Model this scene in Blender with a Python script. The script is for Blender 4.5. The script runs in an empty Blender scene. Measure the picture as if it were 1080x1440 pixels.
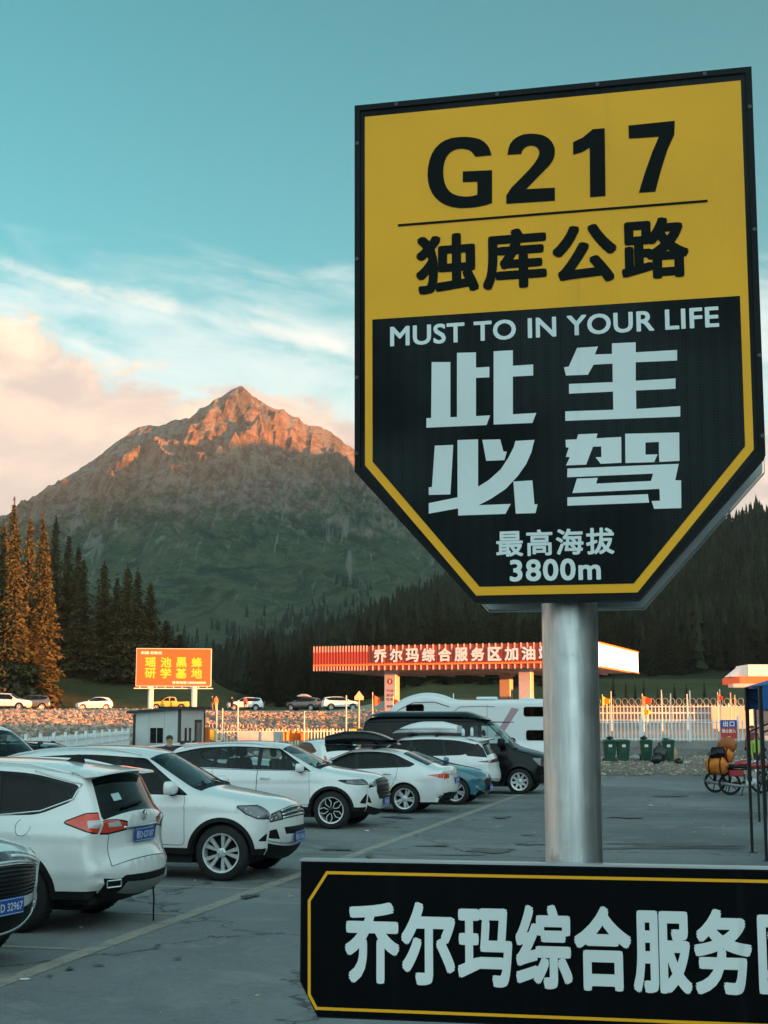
import bpy, math, random
import numpy as np
from mathutils import Vector, Matrix
from mathutils.geometry import delaunay_2d_cdt
from mathutils import noise as mn

R = math.radians
random.seed(7)
rng = np.random.default_rng(7)
C = bpy.context.scene.collection
sc = bpy.context.scene

# ------------------------------------------------------------------ camera
FPX, CAMZ, HORIZON = 2000.0, 2.1, 1012.0
TH = math.atan((HORIZON - 720) / FPX)
cam_d = bpy.data.cameras.new('camera')
cam_d.sensor_fit = 'VERTICAL'; cam_d.sensor_height = 36; cam_d.lens = 36 * FPX / 1440
cam_d.clip_start = 0.1; cam_d.clip_end = 12000
cam = bpy.data.objects.new('camera', cam_d); C.objects.link(cam)
cam.location = (0, 0, CAMZ); cam.rotation_euler = (R(90) + TH, 0, 0)
sc.camera = cam

# ------------------------------------------------------------------ sun and sky
SUN_A = (0.85, -0.527)            # horizontal direction towards the sun
SUN_E = math.atan(0.04)
SN = (0.527, 0.85)                # across the sun direction
sd = Vector((SUN_A[0] * math.cos(SUN_E), SUN_A[1] * math.cos(SUN_E), math.sin(SUN_E))).normalized()
sun_d = bpy.data.lights.new('sun', 'SUN'); sun_d.energy = 5.0; sun_d.angle = R(0.5); sun_d.color = (1.0, 0.30, 0.06)
sun = bpy.data.objects.new('sun', sun_d); C.objects.link(sun)
sun.rotation_euler = sd.to_track_quat('Z', 'Y').to_euler(); sun.location = (60, -40, 60)

sc.view_settings.view_transform = 'Standard'; sc.view_settings.look = 'None'
sc.view_settings.gamma = 1.0; sc.view_settings.use_curve_mapping = False
sc.view_settings.exposure = 2.12
sc.render.engine = 'CYCLES'
sc.cycles.use_denoising = True
sc.cycles.max_bounces = 6; sc.cycles.transparent_max_bounces = 12; sc.cycles.volume_bounces = 0
sc.cycles.caustics_reflective = False; sc.cycles.caustics_refractive = False
sc.cycles.sample_clamp_indirect = 4.0

world = bpy.data.worlds.new('World'); sc.world = world; world.use_nodes = True
wt = world.node_tree; wn = wt.nodes; wl = wt.links; wn.clear()
def W(t, **kw):
    n = wn.new(t)
    for k, v in kw.items(): setattr(n, k, v)
    return n
def wmath(op, a, b=None, c=None, clamp=False):
    n = W('ShaderNodeMath', operation=op, use_clamp=clamp)
    for i, x in enumerate((a, b, c)):
        if x is None: continue
        if isinstance(x, (int, float)): n.inputs[i].default_value = x
        else: wl.new(x, n.inputs[i])
    return n.outputs[0]
def wsmooth(x, lo, hi):
    n = W('ShaderNodeMapRange', interpolation_type='SMOOTHSTEP')
    wl.new(x, n.inputs[0]); n.inputs[1].default_value = lo; n.inputs[2].default_value = hi
    return n.outputs[0]
def wmix(f, a, b, mode='MIX'):
    n = W('ShaderNodeMix', data_type='RGBA', blend_type=mode)
    for i, x in ((0, f), (6, a), (7, b)):
        if isinstance(x, (int, float)): n.inputs[i].default_value = x
        elif isinstance(x, tuple): n.inputs[i].default_value = (*x, 1)
        else: wl.new(x, n.inputs[i])
    return n.outputs[2]
sky = W('ShaderNodeTexSky', sky_type='NISHITA'); sky.sun_disc = False
sky.sun_elevation = SUN_E; sky.sun_rotation = math.atan2(SUN_A[0], SUN_A[1])
sky.altitude = 2400; sky.air_density = 1.0; sky.dust_density = 1.0; sky.ozone_density = 1.0
SKY_STRENGTH = 0.15
geo = W('ShaderNodeNewGeometry')
tc = W('ShaderNodeTexCoord'); sep = W('ShaderNodeSeparateXYZ'); wl.new(tc.outputs['Generated'], sep.inputs[0])
az = wmath('ARCTAN2', sep.outputs[0], sep.outputs[1]); el = wmath('ARCSINE', sep.outputs[2])
tint = wmix(1.0, sky.outputs[0], wmix(wsmooth(el, 0.15, 0.62), (0.30, 0.93, 0.88), (0.20, 0.86, 0.74)), 'MULTIPLY')
def wnoise(sx, sy, scale, detail=6, rough=0.55, off=0.0, shear=0.0):
    cmb = W('ShaderNodeCombineXYZ')
    wl.new(wmath('MULTIPLY', az, sx), cmb.inputs[0])
    e2 = wmath('MULTIPLY_ADD', az, shear, el)
    wl.new(wmath('MULTIPLY', e2, sy), cmb.inputs[1]); cmb.inputs[2].default_value = off
    n = W('ShaderNodeTexNoise'); n.inputs['Scale'].default_value = scale
    n.inputs['Detail'].default_value = detail; n.inputs['Roughness'].default_value = rough
    n.inputs['Distortion'].default_value = 0.4
    wl.new(cmb.outputs[0], n.inputs['Vector']); return n.outputs[0]
# thin veil and streaks of high cloud
veil_n = wnoise(1.0, 3.2, 9.0, 7, 0.6, 3.1, 0.1)
veil = wmath('MULTIPLY', wmath('MULTIPLY_ADD', wsmooth(veil_n, 0.25, 0.65), 0.6, 0.4), wmath('MULTIPLY', wsmooth(el, 0.05, 0.16), wmath('SUBTRACT', 1.0, wsmooth(wmath('MULTIPLY_ADD', wmath('SUBTRACT', veil_n, 0.5), -0.16, el), 0.245, 0.33))))
st_n = wnoise(1.0, 5.0, 7.5, 8, 0.62, 7.7, 0.22)
streak = wmath('MULTIPLY', wsmooth(st_n, 0.54, 0.70), wmath('MULTIPLY', wsmooth(el, 0.18, 0.24), wmath('SUBTRACT', 1.0, wsmooth(el, 0.29, 0.33))))
# one long streak falling to the right, fraying as it goes
lin = wmath('ADD', wmath('MULTIPLY_ADD', az, 0.20, el), wmath('MULTIPLY', wmath('SUBTRACT', wnoise(1.0, 1.0, 16.0, 6, 0.62, 1.2), 0.5), 0.028))
long_ = wmath('MULTIPLY', wmath('SUBTRACT', 1.0, wsmooth(wmath('ABSOLUTE', wmath('SUBTRACT', lin, 0.254)), 0.0, 0.008)), wsmooth(wnoise(1.0, 1.0, 12.0, 5, 0.6, 5.5), 0.38, 0.62))
# cumulus bank
puff = wmath('ADD', wmath('MULTIPLY', wmath('SUBTRACT', wnoise(1.0, 1.6, 17.0, 9, 0.58, 0.4), 0.5), 0.10), wmath('MULTIPLY', wmath('SUBTRACT', wnoise(1.0, 1.5, 5.0, 2, 0.5, 2.4), 0.5), 0.06))
edge = wmath('SUBTRACT', 0.268, wmath('MULTIPLY', wsmooth(az, -0.26, -0.10), 0.040))
edge = wmath('SUBTRACT', edge, wmath('MULTIPLY', wsmooth(az, 0.05, 0.35), 0.05))
bank = wsmooth(wmath('SUBTRACT', wmath('ADD', edge, puff), el), -0.004, 0.014)
b_n = wnoise(1.0, 2.0, 14.0, 6, 0.6, 9.0)
topness = wsmooth(wmath('SUBTRACT', edge, el), 0.085, -0.01)
bank_col = wmix(wmath('MULTIPLY', wsmooth(b_n, 0.34, 0.66), wmath('ADD', wmath('MULTIPLY', topness, 0.6), 0.4)), (0.245, 0.205, 0.18), (0.40, 0.315, 0.235))
c1 = wmix(wmath('MULTIPLY', veil, 0.72), tint, tint)   # placeholder replaced below
mul = W('ShaderNodeVectorMath', operation='SCALE'); wl.new(tint, mul.inputs[0]); mul.inputs['Scale'].default_value = SKY_STRENGTH
skyc = mul.outputs[0]
# the sky behind the camera and over the sunset is brighter: thin lit cloud fading in away from the view
bfac = wsmooth(wmath('MULTIPLY_ADD', sep.outputs[0], -0.35, sep.outputs[1]), 0.35, -0.75)
back_n = wnoise(1.0, 1.5, 3.0, 5, 0.55, 12.0)
# high clear part: teal evening blue away from the sun
s1 = wmix(wmath('MULTIPLY', veil, 0.72), skyc, (0.31, 0.335, 0.325))
s2 = wmix(wmath('MULTIPLY', streak, 0.30), s1, (0.40, 0.365, 0.325))
s3 = wmix(wmath('MULTIPLY', long_, 0.45), s2, (0.43, 0.37, 0.32))
s4a = wmix(bank, s3, bank_col)
back_col = wmix(wsmooth(back_n, .35, .65), (0.26, 0.43, 0.455), (0.36, 0.50, 0.51))
s4 = wmix(wmath('MULTIPLY', bfac, 0.85), s4a, back_col)
bg = W('ShaderNodeBackground'); wl.new(s4, bg.inputs[0]); bg.inputs[1].default_value = 0.78
wo = W('ShaderNodeOutputWorld'); wl.new(bg.outputs[0], wo.inputs[0])
wn.remove(c1.node)

# ------------------------------------------------------------------ pixel helpers (only to measure where things stand)
cT, sT = math.cos(TH), math.sin(TH)
def ray(px, py):
    u = (px - 540) / FPX; v = (720 - py) / FPX
    return Vector((u, cT - v * sT, sT + v * cT))
def at(px, py, Y):
    d = ray(px, py); k = Y / d.y
    return Vector((d.x * k, Y, CAMZ + d.z * k))
def gnd(px, py, z=0.0):
    d = ray(px, py); k = (z - CAMZ) / d.z
    return Vector((d.x * k, d.y * k, z))

# ------------------------------------------------------------------ materials
_m = {}
def mat(name, col, rough=0.6, metal=0.0, var=0.0, vscale=5.0, bump=0.0, bscale=40.0, col2=None, emit=0.0, spec=0.5, coat=0.0, dirt=0.0):
    if name in _m: return _m[name]
    m = bpy.data.materials.new(name); m.use_nodes = True
    nt = m.node_tree; b = nt.nodes['Principled BSDF']
    b.inputs['Base Color'].default_value = (*col, 1); b.inputs['Roughness'].default_value = rough
    b.inputs['Metallic'].default_value = metal; b.inputs['Specular IOR Level'].default_value = spec
    if coat: b.inputs['Coat Weight'].default_value = coat; b.inputs['Coat Roughness'].default_value = 0.05
    if emit: b.inputs['Emission Color'].default_value = (*col, 1); b.inputs['Emission Strength'].default_value = emit
    tcn = nt.nodes.new('ShaderNodeTexCoord')
    if var or col2:
        n = nt.nodes.new('ShaderNodeTexNoise'); n.inputs['Scale'].default_value = vscale; n.inputs['Detail'].default_value = 6; n.inputs['Roughness'].default_value = 0.6
        nt.links.new(tcn.outputs['Object'], n.inputs['Vector'])
        rp = nt.nodes.new('ShaderNodeMapRange'); rp.inputs[1].default_value = 0.3; rp.inputs[2].default_value = 0.7
        nt.links.new(n.outputs[0], rp.inputs[0])
        mx = nt.nodes.new('ShaderNodeMix'); mx.data_type = 'RGBA'
        a = tuple(c * (1 - var) for c in col) if not col2 else col
        c = tuple(min(1, c * (1 + var)) for c in col) if not col2 else col2
        mx.inputs[6].default_value = (*a, 1); mx.inputs[7].default_value = (*c, 1)
        nt.links.new(rp.outputs[0], mx.inputs[0]); nt.links.new(mx.outputs[2], b.inputs['Base Color'])
    if bump:
        n2 = nt.nodes.new('ShaderNodeTexNoise'); n2.inputs['Scale'].default_value = bscale; n2.inputs['Detail'].default_value = 5
        nt.links.new(tcn.outputs['Object'], n2.inputs['Vector'])
        bp = nt.nodes.new('ShaderNodeBump'); bp.inputs['Strength'].default_value = bump; bp.inputs['Distance'].default_value = 0.02
        nt.links.new(n2.outputs[0], bp.inputs['Height']); nt.links.new(bp.outputs[0], b.inputs['Normal'])
    _m[name] = m; return m

# ------------------------------------------------------------------ mesh builder
class MB:
    def __init__(s): s.v = []; s.f = []; s.mi = []; s.m = 0
    def add(s, vs, fs, M=None):
        o = len(s.v)
        s.v += [tuple(M @ Vector(p)) if M else tuple(p) for p in vs]
        s.f += [tuple(i + o for i in f) for f in fs]; s.mi += [s.m] * len(fs); return s
    def box(s, x0, x1, y0, y1, z0, z1, M=None, bev=0.0):
        if bev <= 0:
            vs = [(x, y, z) for z in (z0, z1) for y in (y0, y1) for x in (x0, x1)]
            return s.add(vs, [(0, 2, 3, 1), (4, 5, 7, 6), (0, 1, 5, 4), (2, 6, 7, 3), (0, 4, 6, 2), (1, 3, 7, 5)], M)
        b = bev; vs = []; 
        for z, ins in ((z0, b), (z0 + b, 0), (z1 - b, 0), (z1, b)):
            X0, X1, Y0, Y1 = x0 + ins, x1 - ins, y0 + ins, y1 - ins
            k = b if ins == 0 else 0.3 * b
            vs += [(X0 + k, Y0, z), (X1 - k, Y0, z), (X1, Y0 + k, z), (X1, Y1 - k, z), (X1 - k, Y1, z), (X0 + k, Y1, z), (X0, Y1 - k, z), (X0, Y0 + k, z)]
        fs = [tuple(range(7, -1, -1)), tuple(range(24, 32))]
        for r in range(3):
            for i in range(8):
                j = (i + 1) % 8; fs.append((r * 8 + i, r * 8 + j, r * 8 + 8 + j, r * 8 + 8 + i))
        return s.add(vs, fs, M)
    def tube(s, pts, r, n=8, M=None, cap=True):
        pts = [Vector(p) for p in pts]; rs = r if isinstance(r, (list, tuple)) else [r] * len(pts)
        vs = []; fs = []
        for i, p in enumerate(pts):
            d = (pts[min(i + 1, len(pts) - 1)] - pts[max(i - 1, 0)])
            if d.length < 1e-9: d = Vector((0, 0, 1))
            d.normalize(); a = Vector((0, 0, 1)) if abs(d.z) < 0.9 else Vector((1, 0, 0))
            u = d.cross(a).normalized(); w = d.cross(u)
            for k in range(n):
                t = 2 * math.pi * k / n
                vs.append(p + u * math.cos(t) * rs[i] + w * math.sin(t) * rs[i])
        for i in range(len(pts) - 1):
            for k in range(n):
                j = (k + 1) % n; fs.append((i * n + k, i * n + j, i * n + n + j, i * n + n + k))
        if cap: fs.append(tuple(range(n - 1, -1, -1))); fs.append(tuple((len(pts) - 1) * n + k for k in range(n)))
        return s.add(vs, fs, M)
    def lathe(s, prof, n=24, M=None, axis='z'):
        vs = []; fs = []
        for (r, z) in prof:
            for k in range(n):
                t = 2 * math.pi * k / n; c, q = r * math.cos(t), r * math.sin(t)
                vs.append((c, q, z) if axis == 'z' else (c, z, q))
        m = len(prof)
        for i in range(m - 1):
            for k in range(n):
                j = (k + 1) % n; fs.append((i * n + k, i * n + j, i * n + n + j, i * n + n + k))
        return s.add(vs, fs, M)
    def prism(s, poly, z0, z1, M=None):           # poly in xy, extruded in z
        n = len(poly)
        vs = [(p[0], p[1], z0) for p in poly] + [(p[0], p[1], z1) for p in poly]
        fs = [tuple(range(n - 1, -1, -1)), tuple(range(n, 2 * n))] + [(i, (i + 1) % n, n + (i + 1) % n, n + i) for i in range(n)]
        return s.add(vs, fs, M)
    def mesh(s, name, mats, smooth=False):
        me = bpy.data.meshes.new(name); me.from_pydata(s.v, [], s.f)
        for m in (mats if isinstance(mats, (list, tuple)) else [mats]): me.materials.append(m)
        if any(s.mi): me.polygons.foreach_set('material_index', s.mi)
        if smooth: me.polygons.foreach_set('use_smooth', [True] * len(me.polygons))
        me.update(); return me
    def build(s, name, mats, parent=None, smooth=False, auto=None, loc=None):
        me = s.mesh(name, mats, smooth or auto is not None)
        if auto is not None:
            try: me.set_sharp_from_angle(angle=R(auto))
            except Exception: pass
        return link(name, me, parent, loc)
def link(name, me, parent=None, loc=None):
    o = bpy.data.objects.new(name, me); C.objects.link(o)
    if parent is not None: o.parent = parent
    if loc is not None: o.location = loc
    return o
def tag(o, label=None, cat=None, group=None, kind=None):
    if label: o['label'] = label
    if cat: o['category'] = cat
    if group: o['group'] = group
    if kind: o['kind'] = kind
    return o
def thing(name, label, cat, loc=(0, 0, 0), rz=0.0, group=None):
    o = bpy.data.objects.new(name, None); C.objects.link(o); o.empty_display_size = 0.3
    o.location = loc; o.rotation_euler = (0, 0, rz)
    return tag(o, label, cat, group)
def copy_tree(o, parent=None):
    c = o.copy(); C.objects.link(c); c.parent = parent
    for ch in list(o.children): copy_tree(ch, c)
    return c
def frame(o, x, z=None):                         # matrix from origin, x axis, z axis
    x = Vector(x).normalized(); z = Vector(z if z is not None else (0, 0, 1)); y = z.cross(x).normalized(); z = x.cross(y)
    return Matrix.Translation(Vector(o)) @ Matrix((x, y, z)).transposed().to_4x4()

# lettering: flat print from the built-in font, fitted into a rectangle
def text_data(s, bold=0.0, spacing=1.0):
    c = bpy.data.curves.new('t', 'FONT'); c.body = s; c.offset = bold; c.space_character = spacing; c.resolution_u = 4
    o = bpy.data.objects.new('t', c); C.objects.link(o)
    dg = bpy.context.evaluated_depsgraph_get(); me = bpy.data.meshes.new_from_object(o.evaluated_get(dg))
    vs = np.array([tuple(v.co) for v in me.vertices]); fs = [tuple(p.vertices) for p in me.polygons]
    bpy.data.objects.remove(o); bpy.data.curves.remove(c); bpy.data.meshes.remove(me)
    return vs, fs
def bold_layers(vs, fs, r):
    """heavier strokes: shifted copies of the flat glyph, each a hair above the last"""
    if r <= 0: return vs, fs
    V = []; F = []; o = 0; dirs = [(0, 0), (1, 0), (-1, 0), (0, 1), (0, -1), (.82, .82), (.82, -.82), (-.82, .82), (-.82, -.82)]
    if r > .03: dirs += [(.5 * math.cos(k * math.pi / 2), .5 * math.sin(k * math.pi / 2)) for k in range(4)]
    for i, (c, q) in enumerate(dirs):
        w = vs.copy(); w[:, 0] += r * c; w[:, 1] += r * q; w[:, 2] = i; V.append(w); F += [tuple(j + o for j in f) for f in fs]; o += len(vs)
    return np.concatenate(V), F
def lettering(s, rect, M, material, parent, bold=0.0, spacing=1.0, name='lettering', label=None, lift=0.00004):
    """rect = (x0, x1, y0, y1) in the xy plane of M (x right, y up, z out of the face)."""
    vs, fs = text_data(s, 0.0, spacing); vs, fs = bold_layers(vs, fs, bold)
    mn_, mx_ = vs.min(0), vs.max(0); x0, x1, y0, y1 = rect
    X = x0 + (vs[:, 0] - mn_[0]) / (mx_[0] - mn_[0]) * (x1 - x0); Y = y0 + (vs[:, 1] - mn_[1]) / (mx_[1] - mn_[1]) * (y1 - y0)
    if mx_[2] > 0 and (y1 - y0) > .3: lift = 0.002
    b = MB(); b.add([(x, y, z * lift) for x, y, z in zip(X, Y, vs[:, 2])], fs, M)
    o = b.build(name, material, parent)
    if label: o['label'] = label
    return o
def face_matrix(o, right, up=(0, 0, 1)):         # text plane: x=right, y=up, z=outward normal (towards the reader)
    r = Vector(right).normalized(); u = Vector(up); n = r.cross(u).normalized(); u = n.cross(r)
    return Matrix.Translation(Vector(o)) @ Matrix((r, u, n)).transposed().to_4x4()
# ------------------------------------------------------------------ numeric helpers
def sm(x, a, b):
    t = np.clip((x - a) / (b - a), 0, 1); return t * t * (3 - 2 * t)
_perm = rng.permutation(256); _perm = np.concatenate([_perm, _perm, _perm])
_gr = np.stack([np.cos(np.arange(256) * 2.39996), np.sin(np.arange(256) * 2.39996)], 1)
def perlin(x, y):
    xi = np.floor(x).astype(int); yi = np.floor(y).astype(int); xf = x - xi; yf = y - yi
    u = xf ** 3 * (xf * (xf * 6 - 15) + 10); v = yf ** 3 * (yf * (yf * 6 - 15) + 10)
    def g(a, b):
        h = _perm[(_perm[(xi + a) & 255] + yi + b) & 255]; gg = _gr[h]
        return gg[..., 0] * (xf - a) + gg[..., 1] * (yf - b)
    return (g(0, 0) * (1 - u) + g(1, 0) * u) * (1 - v) + (g(0, 1) * (1 - u) + g(1, 1) * u) * v
def fbm(x, y, o=5, gain=0.5):
    s = 0; a = 1.0
    for i in range(o): s = s + a * perlin(x * 2 ** i + 17 * i, y * 2 ** i - 9 * i); a *= gain
    return s
def ridged(x, y, o=6, gain=0.5):
    s = 0; a = 1.0; w = 1.0
    for i in range(o):
        n = 1 - np.abs(perlin(x * 2.03 ** i + 31 * i, y * 2.03 ** i + 13 * i)) * 1.9
        n = n * n * w; s = s + a * n; w = np.clip(n * 1.4, 0, 1); a *= gain
    return s
def grid_mesh(name, xs, ys, Z, mats, mi=None, smooth=True):
    X, Y = np.meshgrid(xs, ys); nx, ny = len(xs), len(ys)
    co = np.stack([X, Y, Z], -1).reshape(-1, 3).astype(np.float32)
    i = np.arange(nx * ny).reshape(ny, nx)
    q = np.stack([i[:-1, :-1], i[:-1, 1:], i[1:, 1:], i[1:, :-1]], -1).reshape(-1, 4)
    return np_mesh(name, co, q, mats, None if mi is None else mi.reshape(-1), smooth)
def np_mesh(name, co, faces, mats, mi=None, smooth=False):
    k = faces.shape[1]; me = bpy.data.meshes.new(name)
    me.vertices.add(len(co)); me.vertices.foreach_set('co', co.astype(np.float32).ravel())
    me.loops.add(len(faces) * k); me.loops.foreach_set('vertex_index', faces.astype(np.int32).ravel())
    me.polygons.add(len(faces)); me.polygons.foreach_set('loop_start', np.arange(0, len(faces) * k, k, dtype=np.int32))
    for m in (mats if isinstance(mats, (list, tuple)) else [mats]): me.materials.append(m)
    if mi is not None: me.polygons.foreach_set('material_index', mi.astype(np.int32))
    me.polygons.foreach_set('use_smooth', np.full(len(faces), smooth)); me.update(calc_edges=True); me.validate()
    return me

# ------------------------------------------------------------------ terrain
def ridge_H(c): return np.interp(c, [149, 152, 156, 168, 425, 800, 1200, 1500, 1570, 1650, 2200, 2900], [0, 30, 56, 60, 105, 205, 322, 440, 420, 408, 470, 450])
def bank_H(c): return np.interp(c, [-260, -200, -60, 60, 68, 74, 80, 86, 93], [0, 7.5, 8.4, 8.4, 8.2, 7.3, 5.0, 2.3, 0])
def ground_z(x, y, flat=True):
    x = np.asarray(x, float); y = np.asarray(y, float)
    c = SN[0] * x + SN[1] * y; t = SUN_A[0] * x + SUN_A[1] * y; q = x / np.maximum(y, 20)
    pL = np.interp(y, [64, 85, 110, 138, 190, 200, 215, 240, 300], [0, 1.3, 2.35, 3.0, 3.3, 4.2, 8.0, 12, 15])
    pM = np.interp(y, [99, 106, 120, 141, 190, 200, 215, 240, 300], [0, 1.0, 1.8, 2.85, 3.3, 3.7, 5.3, 8, 9])
    pR = np.interp(y, [54, 57, 74, 76, 110, 150, 200, 240, 300], [0, 0.1, 0.25, 0.9, 1.5, 3.8, 5.8, 10, 18])
    a = sm(q, -0.135, -0.115); b = sm(q, -0.04, 0.03)
    z = (pL * (1 - a) + pM * a) * (1 - b) + pR * b
    drop = sm(q, -0.125, -0.095) * (1 - b)       # the grass knoll ends right of the billboard
    z = np.where(y > 190, z - drop * np.clip(y - 190, 0, 30) * 0.06, z)
    far = sm(y, 240, 420); z = z * (1 - far) + 6 * far
    # wooded hill on the right
    pxq = 540 + 2000 * q
    e = np.interp(pxq, [0, 150, 300, 400, 500, 600, 800, 1080, 1600], [-0.01, 0.02, 0.042, 0.052, 0.071, 0.089, 0.112, 0.141, 0.19])
    Dc = np.interp(pxq, [300, 1080], [860, 640])
    u = (y - 225) / (Dc - 225)
    hill = e * Dc * np.where(u < 1, np.clip(u, 0, 1) ** 1.15, 1 - (u - 1) * 1.3) + 8 * fbm(x / 130, y / 130, 3) * sm(u, 0, .3)
    # long ridge off to the right that keeps the valley in shade, and the nearer bank
    rh = ridge_H(c); rd = np.abs(t - 300 - 25 * perlin(c / 90, c * 0 + 3.3)); ridge = rh * (1 - rd / (rh * 1.35 + 30))
    bh = bank_H(c); bank = bh * (1 - np.abs(t - 80) / 27.0)
    z = np.maximum(z, np.where(y > 225, hill, -5)); z = np.maximum(z, np.where(rh > 0.5, ridge, -5)); z = np.maximum(z, np.where(bh > 0.3, bank, -5))
    south = 34 * sm(-y, 130, 430) * (0.75 + 0.5 * perlin(x / 260, y / 400 + 3)); z = np.maximum(z, south * (1 - sm(x, 20, 200)))
    rough = sm(np.abs(y - 120) + np.abs(x) * 0.3, 60, 130)
    z = z + 0.5 * fbm(x / 18, y / 18, 4) * rough * sm(y, 195, 215)
    return z

def axis(marks):
    out = []
    for (a, b, st) in marks: out += list(np.arange(a, b, st))
    return np.array(out + [marks[-1][1]])
gx = axis([(-1500, -300, 60), (-300, -90, 12), (-90, 150, 2.0), (150, 400, 8), (400, 1700, 26)])
gy = axis([(-700, -260, 40), (-260, -70, 5), (-70, 56, 2.0), (56, 80, 0.8), (80, 260, 2.0), (260, 900, 12), (900, 2900, 40)])
GX, GY = np.meshgrid(gx, gy); GZ = ground_z(GX, GY)
qq = GX / np.maximum(GY, 20)
in_lot = (GY < 54.5) & (np.abs(GX) < 45) | (GY < 63) & (GX < 1) & (GX > -44)
GZ = np.where(in_lot, -0.06, GZ)

def nodes_of(m): return m.node_tree.nodes, m.node_tree.links
def mixcol(nt, f, a, b, mode='MIX'):
    n = nt.nodes.new('ShaderNodeMix'); n.data_type = 'RGBA'; n.blend_type = mode
    for i, x in ((0, f), (6, a), (7, b)):
        if isinstance(x, (int, float)): n.inputs[i].default_value = x
        elif isinstance(x, tuple): n.inputs[i].default_value = (*x, 1)
        else: nt.links.new(x, n.inputs[i])
    return n.outputs[2]
def nz(nt, scale, detail=5, rough=0.6, vec=None, kind='ShaderNodeTexNoise', dist=0.0):
    n = nt.nodes.new(kind); n.inputs['Scale'].default_value = scale
    if 'Detail' in n.inputs: n.inputs['Detail'].default_value = detail; n.inputs['Roughness'].default_value = rough
    if 'Distortion' in n.inputs: n.inputs['Distortion'].default_value = dist
    if vec is None: vec = nt.nodes.new('ShaderNodeTexCoord').outputs['Object']
    nt.links.new(vec, n.inputs['Vector']); return n
def ramp(nt, x, lo, hi, a=0.0, b=1.0):
    n = nt.nodes.new('ShaderNodeMapRange'); n.interpolation_type = 'SMOOTHSTEP'
    nt.links.new(x, n.inputs[0]); n.inputs[1].default_value = lo; n.inputs[2].default_value = hi; n.inputs[3].default_value = a; n.inputs[4].default_value = b
    return n.outputs[0]
def mth(nt, op, a, b=0.0):
    n = nt.nodes.new('ShaderNodeMath'); n.operation = op
    for i, x in enumerate((a, b)):
        if isinstance(x, (int, float)): n.inputs[i].default_value = x
        else: nt.links.new(x, n.inputs[i])
    return n.outputs[0]
def bumpn(nt, h, strength, dist):
    bp = nt.nodes.new('ShaderNodeBump'); bp.inputs['Strength'].default_value = strength; bp.inputs['Distance'].default_value = dist
    nt.links.new(h, bp.inputs['Height']); return bp.outputs[0]

def ground_mat(name, cols, sc1, sc2, bump, bdist):
    m = mat(name, cols[0], 0.95, spec=0.2); nt = m.node_tree; b = nt.nodes['Principled BSDF']
    a = nz(nt, sc1, 6); c = nz(nt, sc2, 5)
    col = mixcol(nt, ramp(nt, a.outputs[0], 0.35, 0.65), cols[0], cols[1])
    col = mixcol(nt, ramp(nt, c.outputs[0], 0.5, 0.72), col, cols[2])
    nt.links.new(col, b.inputs['Base Color']); nt.links.new(bumpn(nt, c.outputs[0], bump, bdist), b.inputs['Normal'])
    return m
m_gravel = ground_mat('gravel_bed', [(0.12, 0.11, 0.10), (0.19, 0.175, 0.16), (0.25, 0.235, 0.21)], 0.6, 5.0, 0.9, 0.15)
m_dirt = ground_mat('dusty_road', [(0.30, 0.26, 0.22), (0.36, 0.31, 0.26), (0.24, 0.21, 0.18)], 0.15, 1.5, 0.4, 0.05)
m_grass = ground_mat('meadow', [(0.050, 0.055, 0.020), (0.085, 0.078, 0.032), (0.034, 0.042, 0.017)], 0.05, 0.9, 0.8, 0.3)
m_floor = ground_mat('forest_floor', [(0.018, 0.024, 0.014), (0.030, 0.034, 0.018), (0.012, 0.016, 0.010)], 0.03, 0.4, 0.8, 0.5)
cx = (GX[:-1, :-1] + GX[1:, 1:]) / 2; cy = (GY[:-1, :-1] + GY[1:, 1:]) / 2
cz = (GZ[:-1, :-1] + GZ[1:, 1:]) / 2; cq = cx / np.maximum(cy, 20)
mi = np.full(cx.shape, 2)
mi[(cy < 139) & (cy > -60) & (cx < 60) & (cx > -70)] = 0
mi[(cy >= 139) & (cy < 192) & (cq < 0.0)] = 1
mi[(cy > 78) & (cy < 114) & (cx > -8) & (cx < 60)] = 1
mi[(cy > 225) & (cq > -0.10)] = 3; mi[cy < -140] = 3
ground = link('ground', grid_mesh('ground', gx, gy, GZ, [m_gravel, m_dirt, m_grass, m_floor], mi))
tag(ground, kind='structure', label='gravel and meadow ground rising to the wooded hills')

# parking lot asphalt
m_asph = mat('asphalt', (0.16, 0.165, 0.16), 0.8, spec=0.35); nt = m_asph.node_tree; b = nt.nodes['Principled BSDF']
tcv = nt.nodes.new('ShaderNodeTexCoord').outputs['Object']
big = nz(nt, 0.12, 6, 0.6, tcv, dist=0.6); mid = nz(nt, 1.1, 8, 0.65, tcv, dist=0.8); fine = nz(nt, 60, 4, 0.7, tcv)
col = mixcol(nt, ramp(nt, big.outputs[0], 0.38, 0.62), (0.104, 0.116, 0.122), (0.200, 0.212, 0.212))
col = mixcol(nt, mth(nt, 'MULTIPLY', ramp(nt, mid.outputs[0], 0.50, 0.68), 0.65), col, (0.27, 0.265, 0.245))
col = mixcol(nt, mth(nt, 'MULTIPLY', ramp(nt, mid.outputs[0], 0.44, 0.30), 0.5), col, (0.085, 0.09, 0.09))
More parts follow.
